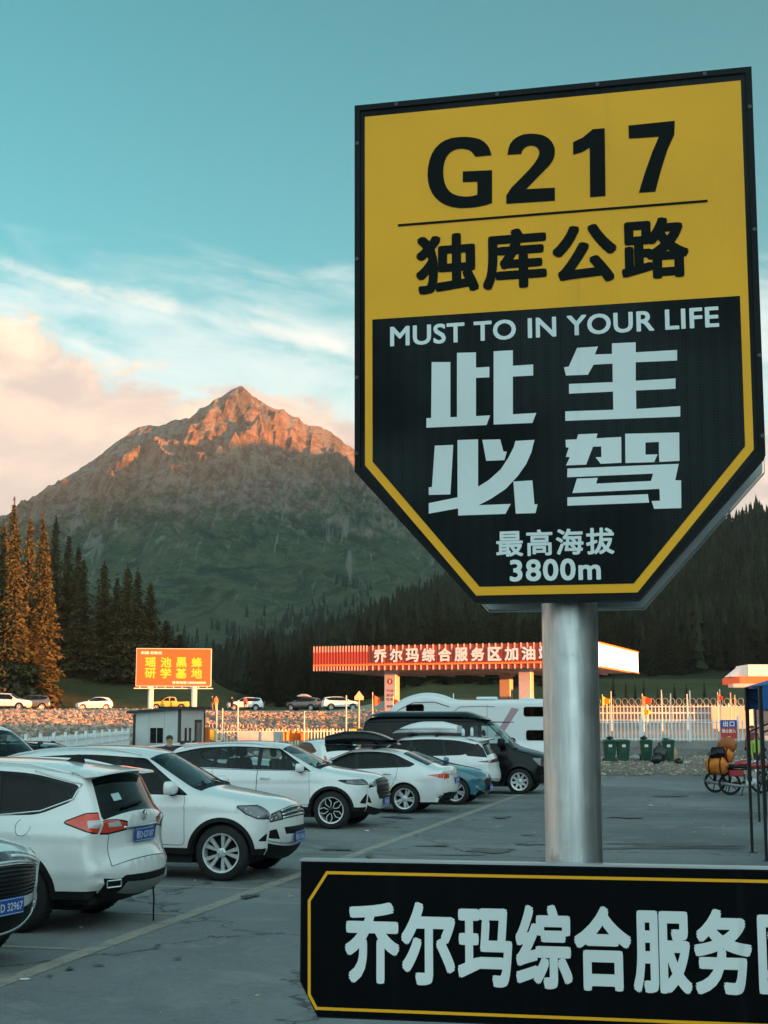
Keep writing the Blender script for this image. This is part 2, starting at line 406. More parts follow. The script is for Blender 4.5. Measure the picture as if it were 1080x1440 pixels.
# tyre arcs: warped rings
mp = nt.nodes.new('ShaderNodeMapping'); mp.inputs['Location'].default_value = (-7.6, -31.0, 0); nt.links.new(tcv, mp.inputs[0])
wp = nz(nt, 0.35, 2, 0.5, mp.outputs[0]); wv = nt.nodes.new('ShaderNodeVectorMath'); wv.operation = 'SCALE'; nt.links.new(wp.outputs['Color'], wv.inputs[0]); wv.inputs['Scale'].default_value = 1.8
wa = nt.nodes.new('ShaderNodeVectorMath'); nt.links.new(mp.outputs[0], wa.inputs[0]); nt.links.new(wv.outputs[0], wa.inputs[1])
ln = nt.nodes.new('ShaderNodeVectorMath'); ln.operation = 'LENGTH'; nt.links.new(wa.outputs[0], ln.inputs[0])
for rad in (3.6, 5.2, 5.5, 9.3, 9.7, 14.0):
    r_ = mth(nt, 'ABSOLUTE', mth(nt, 'SUBTRACT', ln.outputs['Value'], rad)); k = ramp(nt, r_, 0.16, 0.02)
    col = mixcol(nt, mth(nt, 'MULTIPLY', k, mth(nt, 'MULTIPLY', ramp(nt, mid.outputs[0], 0.3, 0.6), 0.6)), col, (0.09, 0.095, 0.095))
vor = nz(nt, 0.20, vec=None, kind='ShaderNodeTexVoronoi'); vor.feature = 'DISTANCE_TO_EDGE'
wv2 = nt.nodes.new('ShaderNodeVectorMath'); wv2.operation = 'SCALE'; nt.links.new(mid.outputs['Color'], wv2.inputs[0]); wv2.inputs['Scale'].default_value = 1.6
wa2 = nt.nodes.new('ShaderNodeVectorMath'); nt.links.new(tcv, wa2.inputs[0]); nt.links.new(wv2.outputs[0], wa2.inputs[1]); nt.links.new(wa2.outputs[0], vor.inputs['Vector'])
crack = mth(nt, 'MULTIPLY', ramp(nt, vor.outputs['Distance'], 0.009, 0.0), ramp(nt, big.outputs[0], 0.45, 0.52))
col = mixcol(nt, crack, col, (0.03, 0.032, 0.032))
speck = mixcol(nt, 0.7, col, fine.outputs['Color'], 'SOFT_LIGHT')
nt.links.new(speck, b.inputs['Base Color'])
grit = nz(nt, 14, 5, 0.8, tcv); speck = mixcol(nt, mth(nt, 'MULTIPLY', ramp(nt, grit.outputs[0], .56, .66), .45), speck, (0.30, 0.30, 0.28)); speck = mixcol(nt, mth(nt, 'MULTIPLY', ramp(nt, grit.outputs[0], .44, .34), .5), speck, (0.06, 0.065, 0.065)); nt.links.new(speck, b.inputs['Base Color'])
hb = mth(nt, 'ADD', mth(nt, 'MULTIPLY', mid.outputs[0], 1.0), mth(nt, 'MULTIPLY', fine.outputs[0], 0.5))
nt.links.new(bumpn(nt, hb, 0.5, 0.02), b.inputs['Normal'])
nt.links.new(ramp(nt, mid.outputs[0], 0.3, 0.7, 0.62, 0.85), b.inputs['Roughness'])
lm = MB()
lot_poly = [(-42, -40), (44, -40), (44, 54.2), (30, 54.4), (14, 54.1), (4, 54.6), (2.2, 62), (-43, 62)]
lm.add([(x, y, 0) for x, y in lot_poly] + [(x, y, -0.15) for x, y in lot_poly], [tuple(range(8))] + [(i, (i + 1) % 8, 8 + (i + 1) % 8, 8 + i) for i in range(8)])
lot = lm.build('parking_lot', m_asph); tag(lot, kind='structure', label='worn grey asphalt of the service area car park')

# painted lines
E_DIR = Vector((0.232, 0.973, 0)).normalized(); B_DIR = Vector((-0.973, 0.232, 0)).normalized()
m_line = mat('worn_paint', (0.42, 0.40, 0.35), 0.8); nt = m_line.node_tree; b = nt.nodes['Principled BSDF']
wn_ = nz(nt, 3.0, 8, 0.75); wf = nz(nt, 22, 4, 0.7)
wcol = mixcol(nt, ramp(nt, mth(nt, 'ADD', mth(nt, 'MULTIPLY', wn_.outputs[0], .6), mth(nt, 'MULTIPLY', wf.outputs[0], .4)), 0.45, 0.60), (0.33, 0.30, 0.25), (0.18, 0.18, 0.17))
nt.links.new(wcol, b.inputs['Base Color'])
def strip(p, q, w, z=0.004, name='road_marking', label=None):
    d = (q - p).normalized(); n = Vector((-d.y, d.x, 0)) * w / 2; k = max(2, int((q - p).length / 0.8)); mb = MB(); vs = []
    for i in range(k + 1):
        m = p.lerp(q, i / k); j1 = 1 + random.uniform(-.07, .07); j2 = 1 + random.uniform(-.07, .07)
        vs += [(m.x + n.x * j1, m.y + n.y * j1, z), (m.x - n.x * j2, m.y - n.y * j2, z)]
    mb.add(vs, [(2 * i, 2 * i + 1, 2 * i + 3, 2 * i + 2) for i in range(k)])
    return tag(mb.build(name, m_line), kind='structure', label=label)
e0 = gnd(0, 1383); e1 = e0 + E_DIR * 34
strip(e0 - E_DIR * 6, e1, 0.19, label='long worn line closing the row of parking bays')
L0 = gnd(126, 1336); L0 = e0 + E_DIR * ((L0 - e0).dot(E_DIR))
for k in range(-2, 11):
    s = L0 + E_DIR * (2.45 * k) + B_DIR * 0.1
    strip(s, s + B_DIR * 5.3, 0.11, label='worn line between two parking bays')
# tar and oil patches, lying on the asphalt
m_tar = mat('tar_stain', (0.05, 0.054, 0.055), 0.55, var=0.4, vscale=3)
def blot(px, py, rx, ry, n=22, seed=0, name='tar_patch'):
    rr = random.Random(seed); zz = 0.008 + 0.0006 * seed; c = gnd(px, py); ph = [rr.uniform(0, 6.28) for _ in range(5)]; vs = [(c.x, c.y, zz)]
    for i in range(n):
        t = 2 * math.pi * i / n; k = 1 + 0.25 * math.sin(2 * t + ph[0]) + 0.22 * math.sin(3 * t + ph[1]) + 0.18 * math.sin(5 * t + ph[2]) + 0.12 * math.sin(9 * t + ph[3])
        vs.append((c.x + rx * k * math.cos(t), c.y + ry * k * math.sin(t), zz))
    mb = MB(); mb.add(vs, [(0, 1 + i, 1 + (i + 1) % n) for i in range(n)])
    tag(mb.build(name, m_tar), kind='structure', label='dark tar stain on the asphalt')
for i, (px, py, rx, ry) in enumerate([(905, 1193, 0.55, 0.25), (960, 1190, 0.75, 0.18), (1000, 1193, 0.5, 0.14), (690, 1197, 0.45, 0.3), (745, 1188, 0.22, 0.16), (742, 1175, 0.10, 0.10), (900, 1187, 0.7, 0.07), (98, 1364, 0.035, 0.06), (138, 1359, 0.05, 0.03), (70, 1374, 0.03, 0.03), (262, 1298, 0.05, 0.04), (640, 1203, 0.5, 0.06), (350, 1262, .10, .16), (470, 1195, .2, .25), (560, 1150, .3, .3), (610, 1190, .25, .12), (880, 1150, .4, .3), (945, 1120, .5, .35), (250, 1350, .03, .05), (330, 1410, .025, .02), (705, 1150, .2, .3), (520, 1205, .06, .3)]):
    blot(px, py, rx, ry, seed=i + 3)
def creased_litter(px, py, s, label):
    c = gnd(px, py); rr = random.Random(px); n = 9; mb = MB()
    vs = [(0, 0, s * .35)] + [(s * rr.uniform(.7, 1.2) * math.cos(2 * math.pi * i / n), s * .7 * rr.uniform(.7, 1.2) * math.sin(2 * math.pi * i / n), rr.uniform(0.004, s * .3)) for i in range(n)]
    mb.add(vs, [(0, 1 + i, 1 + (i + 1) % n) for i in range(n)])
    tag(mb.build('paper_scrap', mat('scrap_paper', (0.6, 0.6, 0.58), 0.8), loc=c), label, 'litter', 'scraps of litter on the asphalt')
creased_litter(35, 1378, 0.045, 'crumpled white paper scrap beside the near end of the painted line')
creased_litter(409, 1261, 0.04, 'small pale scrap of paper on bare asphalt left of the lower sign')
creased_litter(516, 1169, 0.07, 'pale scrap of litter on the asphalt before the white SUV with black wheels')
creased_litter(915, 1133, 0.08, 'pale scrap of litter in the open asphalt right of the pole')

# ------------------------------------------------------------------ mountain
def P3(px, py, Y):
    p = at(px, py, Y); return (p.x, p.y, p.z)
crest = [P3(-330, 850, 2200), P3(-120, 775, 2120), P3(20, 724, 2060), P3(60, 706, 2040), P3(130, 666, 2020), P3(172, 627, 2005), P3(190, 605, 2000), P3(212, 599, 2000), P3(245, 594, 2000), P3(285, 585, 2000), P3(305, 566, 2000), P3(322, 549, 2000), P3(338, 541, 2000),
         P3(352, 553, 2000), P3(372, 570, 2000), P3(400, 578, 2000), P3(432, 597, 2000), P3(452, 600, 2000), P3(472, 613, 2000), P3(486, 632, 2000), P3(520, 672, 2000), P3(570, 735, 2010), P3(650, 800, 2050), P3(800, 880, 2100)]
spurs = [[P3(207, 600, 2000), P3(222, 622, 1945), P3(262, 650, 1880), P3(320, 700, 1780), P3(345, 716, 1730), P3(420, 768, 1600), P3(500, 822, 1480), P3(570, 870, 1370)],
         [P3(172, 620, 2005), P3(120, 700, 1850), P3(55, 765, 1700), P3(-50, 840, 1550)],
         [P3(245, 594, 2000), P3(262, 622, 1945), P3(300, 648, 1900)],
         [P3(338, 541, 2000), P3(350, 582, 1955), P3(372, 620, 1915), P3(405, 670, 1850)],
         [P3(400, 578, 2000), P3(412, 615, 1950), P3(440, 660, 1890)],
         [P3(452, 600, 2000), P3(468, 655, 1900), P3(520, 715, 1790), P3(600, 780, 1660), P3(700, 850, 1500)],
         [P3(300, 648, 1900), P3(250, 712, 1780), P3(232, 770, 1660), P3(262, 850, 1480)],
         [P3(222, 622, 1945), P3(182, 700, 1810), P3(150, 775, 1660), P3(120, 850, 1500)],
         [P3(345, 716, 1730), P3(362, 790, 1580), P3(420, 850, 1450), P3(440, 890, 1350)]]
def seg_height(x, y, pts, k):
    best = np.full(x.shape, -1e9)
    for (x0, y0, z0), (x1, y1, z1) in zip(pts[:-1], pts[1:]):
        dx, dy = x1 - x0, y1 - y0; L2 = dx * dx + dy * dy
        t = np.clip(((x - x0) * dx + (y - y0) * dy) / L2, 0, 1)
        d = np.hypot(x - x0 - t * dx, y - y0 - t * dy)
        zz = z0 + t * (z1 - z0)
        best = np.maximum(best, zz - k * d + 0.00028 * d * d * (d < 900))
    return best
mx_ = np.arange(-900, 760.1, 3.6); my_ = np.arange(1240, 2160.1, 3.6)
MX, MY = np.meshgrid(mx_, my_)
damp = sm(np.abs(MY - 2000), 10, 130)
wx = MX + damp * (34 * fbm(MX / 170, MY / 170, 4) + 9 * fbm(MX / 34 + 9, MY / 34, 3)); wy = MY + damp * 30 * fbm(MX / 150 + 40, MY / 150 + 8, 4)
MZ = seg_height(wx, wy, crest, 0.80)
for s_ in spurs: 
    o = seg_height(wx, wy, s_, 0.84)
    kk = 7.0; MZ = np.where(np.abs(MZ - o) > 60, np.maximum(MZ, o), np.maximum(MZ, o) + kk * np.log1p(np.exp(-np.abs(MZ - o) / kk)) * 0.5)
el_ = np.clip(MZ / 470, 0, 1)
rg = ridged(MX / 95 + 3.7, MY / 150 + 1.2, 6, 0.55)
rg2 = ridged(MX / 24 + 1.1 + .4 * fbm(MX / 60, MY / 60, 2), MY / 80 + 6.2, 4, 0.6)
rocky = sm(MZ + 50 * fbm(MX / 120 + 5, MY / 120, 3), 130, 330)
MZ = MZ + (rg - 1.05) * (4 + 15 * rocky) * (0.12 + 0.88 * damp) + (rg2 - 1.0) * (1.2 + 7.0 * rocky) * (0.22 + 0.78 * damp) + 5.0 * fbm(MX / 10, MY / 22, 3) * rocky * (0.5 + 0.5 * damp)
MZ = np.where(MZ < 12, 12 + (MZ - 12) * 0.25, MZ); MZ = np.maximum(MZ, -8)
m_mtn = mat('mountain_rock', (0.3, 0.28, 0.26), 0.95, spec=0.15); nt = m_mtn.node_tree; b = nt.nodes['Principled BSDF']
g = nt.nodes.new('ShaderNodeNewGeometry'); sp = nt.nodes.new('ShaderNodeSeparateXYZ'); nt.links.new(g.outputs['Position'], sp.inputs[0])
sn = nt.nodes.new('ShaderNodeSeparateXYZ'); nt.links.new(g.outputs['Normal'], sn.inputs[0])
n1 = nz(nt, 0.009, 8, 0.62, g.outputs['Position'], dist=0.5); n2 = nz(nt, 0.06, 8, 0.7, g.outputs['Position'], dist=0.3)
n3 = nz(nt, 0.28, 6, 0.75, g.outputs['Position'])
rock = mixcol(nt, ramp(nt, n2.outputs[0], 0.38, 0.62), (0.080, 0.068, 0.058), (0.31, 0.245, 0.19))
rock = mixcol(nt, ramp(nt, mth(nt, 'ADD', sp.outputs[2], mth(nt, 'MULTIPLY', n1.outputs[0], 160.0)), 270, 520), rock, mixcol(nt, ramp(nt, n2.outputs[0], 0.38, 0.62), (0.11, 0.065, 0.045), (0.38, 0.24, 0.16)))  # rock reddens towards the summit, evening glow put into the colour
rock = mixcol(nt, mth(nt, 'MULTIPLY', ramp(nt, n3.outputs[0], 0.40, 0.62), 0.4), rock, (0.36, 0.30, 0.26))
scree = mixcol(nt, ramp(nt, n3.outputs[0], 0.3, 0.7), (0.25, 0.24, 0.225), (0.34, 0.325, 0.30))
rock = mixcol(nt, ramp(nt, mth(nt, 'ADD', sn.outputs[2], mth(nt, 'MULTIPLY', mth(nt, 'SUBTRACT', n2.outputs[0], 0.5), 0.6)), 0.66, 0.80), rock, scree)
grass = mixcol(nt, ramp(nt, n2.outputs[0], 0.38, 0.62), (0.028, 0.064, 0.034), (0.112, 0.145, 0.070)); grass = mixcol(nt, ramp(nt, n1.outputs[0], 0.45, 0.62, 0, .6), grass, (0.11, 0.12, 0.06))
grass = mixcol(nt, ramp(nt, n3.outputs[0], 0.55, 0.75), grass, (0.10, 0.11, 0.06))
hgt = mth(nt, 'ADD', sp.outputs[2], mth(nt, 'ADD', mth(nt, 'MULTIPLY', mth(nt, 'SUBTRACT', n1.outputs[0], 0.5), 420.0), mth(nt, 'MULTIPLY', mth(nt, 'SUBTRACT', n2.outputs[0], 0.5), 130.0)))
hgt = mth(nt, 'SUBTRACT', hgt, mth(nt, 'MULTIPLY', mth(nt, 'SUBTRACT', sn.outputs[2], 0.7), 160.0))
mpv = nt.nodes.new('ShaderNodeMapping'); mpv.inputs['Scale'].default_value = (1, .13, .13); mpv.inputs['Rotation'].default_value = (0, 0, R(12)); nt.links.new(g.outputs['Position'], mpv.inputs[0])
n4 = nz(nt, 0.055, 6, 0.65, mpv.outputs[0], dist=1.2); n5 = nz(nt, 0.016, 5, 0.6, g.outputs['Position'], dist=1.0)
grass = mixcol(nt, mth(nt, 'MULTIPLY', ramp(nt, n5.outputs[0], .53, .62), .85), grass, (0.022, 0.040, 0.026))
grass = mixcol(nt, mth(nt, 'MULTIPLY', mth(nt, 'MULTIPLY', ramp(nt, n4.outputs[0], .56, .66), ramp(nt, sp.outputs[2], 70, 200)), .9), grass, (0.27, 0.255, 0.22))
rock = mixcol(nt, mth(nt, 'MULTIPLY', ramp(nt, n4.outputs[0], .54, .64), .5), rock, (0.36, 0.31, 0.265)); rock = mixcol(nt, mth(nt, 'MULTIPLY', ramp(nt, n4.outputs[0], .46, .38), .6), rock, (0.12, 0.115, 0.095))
fr = ramp(nt, hgt, 215, 330)
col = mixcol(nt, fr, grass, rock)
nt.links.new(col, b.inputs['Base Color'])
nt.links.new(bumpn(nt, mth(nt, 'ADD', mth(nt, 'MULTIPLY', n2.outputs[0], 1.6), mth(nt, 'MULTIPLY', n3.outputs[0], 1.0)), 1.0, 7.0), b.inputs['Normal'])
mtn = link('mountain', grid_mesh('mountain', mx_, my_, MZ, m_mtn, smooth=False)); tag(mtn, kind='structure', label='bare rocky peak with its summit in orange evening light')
def mtn_z(x, y):
    i = np.clip(((np.asarray(x) - mx_[0]) / 3.6).astype(int), 0, len(mx_) - 1); j = np.clip(((np.asarray(y) - my_[0]) / 3.6).astype(int), 0, len(my_) - 1)
    return MZ[j, i]

# ------------------------------------------------------------------ far forest: small spruces
def cone_tree(seed, tiers=6, n=7):
    r = np.random.default_rng(seed); V = [(0, 0, 1.0)]; Fc = []
    for k in range(tiers):
        zt = 1.0 - k / tiers * 0.93; zb = zt - 0.93 / tiers * 1.75; rb = 0.030 + 0.135 * ((k + 1) / tiers) ** 0.9
        top = len(V); V.append((0, 0, zt)); base = len(V); ph = r.uniform(0, 6)
        for i in range(n):
            t = ph + 2 * math.pi * i / n; rr = rb * r.uniform(0.62, 1.25)
            V.append((rr * math.cos(t), rr * math.sin(t), max(0.0, zb + r.uniform(-.03, .03))))
        for i in range(n): Fc.append((top, base + i, base + (i + 1) % n))
    return np.array(V), np.array(Fc)
def scatter(name, P, H, Wd, mats, label, kind='stuff', var=3, ntr=None):
    vs = []; fs = []; mis = []; o = 0; protos = [cone_tree(s) for s in range(var)]
    for i in range(len(P)):
        V, Fc = protos[i % var]; a = rng.uniform(0, 6.28); c, s = math.cos(a), math.sin(a)
        v = np.empty_like(V); v[:, 0] = (V[:, 0] * c - V[:, 1] * s) * H[i] * Wd[i] + P[i, 0]; v[:, 1] = (V[:, 0] * s + V[:, 1] * c) * H[i] * Wd[i] + P[i, 1]; v[:, 2] = V[:, 2] * H[i] + P[i, 2] - 0.4
        vs.append(v); fs.append(Fc + o); mis.append(np.full(len(Fc), i % len(mats))); o += len(V)
    me = np_mesh(name, np.concatenate(vs), np.concatenate(fs), mats, np.concatenate(mis))
    return tag(link(name, me), kind=kind, label=label)
def leafmat(name, a, b2, sc_=0.6):
    m = mat(name, a, 0.9, spec=0.15); nt = m.node_tree; bb = nt.nodes['Principled BSDF']
    g = nt.nodes.new('ShaderNodeNewGeometry'); n = nz(nt, sc_, 4, 0.7, g.outputs['Position'])
    nt.links.new(mixcol(nt, ramp(nt, n.outputs[0], 0.35, 0.65), a, b2), bb.inputs['Base Color']); return m
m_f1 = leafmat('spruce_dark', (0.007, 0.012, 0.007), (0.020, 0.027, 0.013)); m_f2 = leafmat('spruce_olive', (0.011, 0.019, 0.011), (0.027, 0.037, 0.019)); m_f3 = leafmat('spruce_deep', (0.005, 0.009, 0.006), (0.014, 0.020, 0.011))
N = 17000
q_ = rng.uniform(-0.19, 0.42, N); y_ = 206 * (780 / 206) ** rng.uniform(0, 1, N) ** 0.72
x_ = q_ * y_; z_ = ground_z(x_, y_)
dens = fbm(x_ / 60, y_ / 60, 3)
keep = (dens > -0.5) & (y_ > np.interp(q_, [-.19, -.13, -.09, -.05, .13, .16, .3], [430, 430, 225, 210, 212, 232, 240]) + 14 * perlin(x_ / 15, y_ / 15)) & ((y_ > 250) | (z_ > 2))
P = np.stack([x_, y_, z_], 1)[keep]; H = rng.uniform(5.0, 11.5, len(P)) * (0.85 + 0.5 * rng.uniform(0, 1, len(P)) ** 4); Wd = rng.uniform(0.8, 1.25, len(P))
order = np.argsort(P[:, 1]); P = P[order]; H = H[order]; Wd = Wd[order]
infr = np.abs(P[:, 0] / P[:, 1]) < 0.275
near_idx = np.nonzero(infr)[0][:300]; rest = np.ones(len(P), bool); rest[near_idx] = False
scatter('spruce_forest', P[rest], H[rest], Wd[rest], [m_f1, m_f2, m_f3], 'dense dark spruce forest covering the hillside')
hm = []
for s_ in range(6):
    V, Fc = cone_tree(20 + s_, 9, 9); hm.append(np_mesh('spruce', V, Fc, [(m_f1, m_f2, m_f3)[s_ % 3]]))
for k, i in enumerate(near_idx):
    o = link('spruce_tree', hm[k % 6]); o.location = (P[i, 0], P[i, 1], P[i, 2] - 0.4); o.scale = (H[i] * Wd[i], H[i] * Wd[i], H[i]); o.rotation_euler[2] = rng.uniform(0, 6)
    tag(o, 'dark spruce at the lower edge of the hillside forest', 'tree', 'spruces at the foot of the wooded hill')
# woods on the mountain's foot
N = 5200
y_ = rng.uniform(1250, 1720, N); q_ = rng.uniform(-0.30, 0.06, N); x_ = q_ * y_; z_ = mtn_z(x_, y_)
tree_line = 62 + 50 * fbm(x_ / 90, y_ / 90, 3) + 55 * np.exp(-((q_ + 0.03) / 0.05) ** 2)
keep = (z_ < tree_line + rng.normal(0, 12, N)) & (z_ > 2)
P = np.stack([x_, y_, z_], 1)[keep]
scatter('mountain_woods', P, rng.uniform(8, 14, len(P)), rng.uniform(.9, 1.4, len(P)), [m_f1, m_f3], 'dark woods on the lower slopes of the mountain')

# ------------------------------------------------------------------ tall firs behind the far road
m_fir = leafmat('fir_needles', (0.030, 0.034, 0.014), (0.090, 0.082, 0.034), 0.9)
m_fir.node_tree.nodes['Principled BSDF'].inputs['Roughness'].default_value = 0.8
m_bark = mat('bark', (0.07, 0.05, 0.038), 0.95, var=0.3, vscale=4)
def fir_meshes(seed, H=24.0, Rm=2.7, dens=1.0):
    r = np.random.default_rng(seed); co = []; lobes = r.uniform(0, 6.28, 6)
    z = 0.6; lv = 0
    while z < H - 0.3:
        h = z / H; rad = Rm * (1 - h) ** 0.72 * (0.80 + 0.2 * math.sin(z * 2.3 + lobes[0]) + 0.12 * math.sin(z * 5.1 + lobes[1])) * (0.55 + 0.45 * min(1, h * 9)) + 0.12
        nb = max(5, int((5 + rad * 4.2) * dens)); ph = r.uniform(0, 6.28)
        for b_ in range(nb):
            t = ph + 2 * math.pi * b_ / nb + r.normal(0, .12); L = rad * r.uniform(0.72, 1.16) * (1 + 0.13 * math.sin(3 * t + lobes[2] + z * .35)); dirv = np.array([math.cos(t), math.sin(t), 0]); side = np.array([-math.sin(t), math.cos(t), 0])
            ns = max(2, int(L / 0.34))
            for k in range(ns):
                f = (k + 0.5 + r.uniform(-.3, .3)) / ns; droop = -0.30 * f * L - 0.12 * L * f * f + 0.25 * L * max(0, f - .75)
                p = dirv * L * f + np.array([0, 0, z + droop]) + r.normal(0, .05, 3)
                ln = r.uniform(0.30, 0.62) * (0.75 + .5 * (1 - h)); wd = ln * r.uniform(0.28, 0.45)
                sgn = r.choice([-1, 1]); d = dirv * r.uniform(.3, 1) + side * sgn * r.uniform(0, 1.0) + np.array([0, 0, r.uniform(-1.1, .15)]); d /= np.linalg.norm(d)
                w = np.cross(d, r.normal(0, 1, 3)); w /= np.linalg.norm(w) + 1e-6
                co += [p - d * ln * .3, p + w * wd, p + d * ln * .8, p - w * wd]
        z += r.uniform(0.20, 0.30); lv += 1
    for k in range(26):                                        # the leader
        t = r.uniform(0, 6.28); zz = H - r.uniform(-.5, 1.1); p = np.array([math.cos(t) * .06, math.sin(t) * .06, zz]); d = np.array([math.cos(t) * .35, math.sin(t) * .35, r.uniform(.2, 1)])
        w = np.array([-math.sin(t), math.cos(t), 0]) * .07; co += [p, p + d * .2 + w, p + d * .5, p + d * .2 - w]
    co = np.array(co); f = np.arange(len(co)).reshape(-1, 4)
    crown = np_mesh('crown', co, f, m_fir)
    tb = MB(); tb.tube([(0, 0, -0.5), (0, 0, H * .3), (0.05, 0, H * .7), (0, 0, H)], [0.34, 0.24, 0.12, 0.03], 8)
    return crown, tb.mesh('trunk', m_bark, True)
firs = [fir_meshes(s, 24, w * 1.22, 1.45) for s, w in ((1, 2.6), (2, 3.0), (3, 2.4), (4, 2.8))]
fir_spots = [  # px x, top y, base y, distance, width scale, label
 (6, 738, 962, 186, 1.15, 'orange lit fir at the very left edge of the picture'),
 (20, 706, 960, 205, 1.0, 'tallest fir on the far left, dark, rising behind the orange lit ones'),
 (24, 744, 966, 184, 1.2, 'broad orange lit fir standing in front of the tallest one'),
 (43, 730, 958, 210, 0.9, 'slim dark fir between the two brightest orange ones'),
 (-20, 715, 962, 200, 1.1, 'fir just beyond the left edge of the picture'),
 (61, 728, 958, 196, 0.95, 'fir with orange lit upper half, right of the broad orange one'),
 (66, 762, 960, 193, 1.05, 'fir lit orange down one side above the meadow edge'),
 (79, 731, 955, 224, 1.0, 'tall dark fir with a pointed top behind the half lit fir'),
 (97, 752, 955, 226, 1.0, 'dark fir filling the middle of the left group'),
 (111, 768, 956, 225, 0.9, 'slim dark fir beside the round topped fir'),
 (118, 787, 957, 219, 1.1, 'blunt topped fir with faint warm light in front of the middle group'),
 (147, 793, 962, 217, 1.2, 'separate pointed fir between the left and the right group'),
 (165, 812, 960, 222, 1.0, 'low dark fir just left of the twin topped pair'),
 (180, 798, 964, 214, 1.15, 'left fir of the twin topped pair behind the billboard'),
 (194, 803, 966, 216, 1.15, 'right fir of the twin topped pair behind the billboard'),
 (212, 822, 968, 220, 1.1, 'dark fir sloping down towards the top of the billboard'),
 (234, 873, 972, 228, 1.25, 'short fir peeping just above the billboard'),
 (253, 893, 975, 235, 1.3, 'shortest fir at the right end above the billboard corner'),
 (50, 868, 962, 188, 1.4, 'young fir at the foot of the orange lit firs'),
 (-45, 735, 965, 195, 1.1, 'second fir beyond the left edge of the picture')]
for k, (px, ty, by, Y, ws, lab) in enumerate(fir_spots):
    top = at(px, ty, Y); z0 = float(ground_z(top.x, Y)); Hh = top.z - z0 + 0.3; s = Hh / 24.0
    t = thing('fir_tree', lab, 'tree', (top.x, Y, z0 - 0.2), rng.uniform(0, 6.28), 'tall firs behind the far road')
    sw = ws * (0.82 + 0.18 * s)
    cr, tr = firs[k % 4]
    for nm, me in (('crown', cr), ('trunk', tr)):
        o = link(nm, me, t); o.scale = (sw, sw, s)
# scattered young firs on the strip behind the right fence
for k, (px, ty, by, Y) in enumerate([(880, 958, 985, 158), (893, 962, 985, 165), (905, 955, 983, 172), (948, 960, 985, 160), (965, 965, 985, 158), (990, 958, 985, 175), (1012, 966, 988, 150), (862, 950, 980, 178), (925, 968, 986, 156)]):
    top = at(px, ty, Y); z0 = float(ground_z(top.x, Y)); Hh = max(2.0, top.z - z0); 
    o = link('young_spruce', hm[k % 6]); o.location = (top.x, Y, z0 - .1); o.scale = (Hh * 1.3, Hh * 1.3, Hh); tag(o, ('young spruce left of the middle of the grassy strip behind the fence', 'slim young spruce beside the leftmost pair behind the fence', 'taller young spruce above the second bin', 'young spruce above the tan sack and last bin', 'low young spruce right of the bins, behind the railing', 'tallest young spruce behind the middle of the railing', 'small young spruce just left of the exit board', 'young spruce nearest the steel pole behind the railing', 'young spruce above the black rubbish sack')[k], 'tree', 'young spruces behind the fence')

# finer crowns for the spruces that stand nearest on the hill
m_firs0 = m_fir; fine = []
for s_ in range(5):
    m_fir = (m_f1, m_f2, m_f3)[s_ % 3]; fine.append(fir_meshes(40 + s_, 24, 2.9, .42)[0])
m_fir = m_firs0
for o in list(C.objects):
    if o.name.split('.')[0] in ('spruce_tree', 'young_spruce'):
        sx_, _, sz_ = o.scale; o.data = fine[rng.integers(0, 5)]; o.scale = (sz_ / 24 * (1.25 if 'young' in o.name else 1.3), sz_ / 24 * (1.25 if 'young' in o.name else 1.3), sz_ / 24)
# loose stones on the embankment
m_st = [mat('stone_grey', (0.21, 0.18, 0.155), 0.9, var=0.35, vscale=0.7), mat('stone_brown', (0.30, 0.215, 0.155), 0.9, var=0.3, vscale=0.9), mat('stone_pale', (0.42, 0.34, 0.26), 0.9)]
def stones(name, n, xr, yr, smin, smax, label, cond=None):
    ico = np.array([(0, 0, 1), (.9, 0, .35), (.3, .85, .4), (-.7, .5, .4), (-.75, -.5, .35), (.25, -.85, .45), (.7, .55, -.3), (-.3, .8, -.35), (-.9, 0, -.3), (-.2, -.8, -.4), (.7, -.5, -.4)])
    fs = np.array([(0, 1, 2), (0, 2, 3), (0, 3, 4), (0, 4, 5), (0, 5, 1), (1, 6, 2), (2, 6, 7), (2, 7, 3), (3, 7, 8), (3, 8, 4), (4, 8, 9), (4, 9, 5), (5, 9, 10), (5, 10, 1), (1, 10, 6)])
    X = rng.uniform(*xr, n); Y = rng.uniform(*yr, n)
    if cond is not None: k = cond(X, Y); X, Y = X[k], Y[k]
    Zs = ground_z(X, Y); V = []; Fs = []; M_ = []
    for i in range(len(X)):
        s = smin + (smax - smin) * rng.uniform() ** 2.5; v = ico * s * rng.uniform(.65, 1.35, (11, 1)) * rng.uniform(.7, 1.3, (1, 3)); a = rng.uniform(0, 6.28); c, q = math.cos(a), math.sin(a)
        v = np.stack([v[:, 0] * c - v[:, 1] * q, v[:, 0] * q + v[:, 1] * c, v[:, 2] * .75], 1) + (X[i], Y[i], Zs[i] + s * .15)
        V.append(v); Fs.append(fs + 11 * i); M_.append(np.full(15, rng.integers(0, 3)))
    return tag(link(name, np_mesh(name, np.concatenate(V), np.concatenate(Fs), m_st, np.concatenate(M_))), kind='stuff', label=label)
stones('embankment_stones', 30000, (-48, 3), (70, 140), 0.05, 0.24, 'loose stones covering the road embankment', lambda X, Y: (X / Y > -.30) & (X / Y < 0.03) & ((X / Y < -.125) | (Y > 100)))
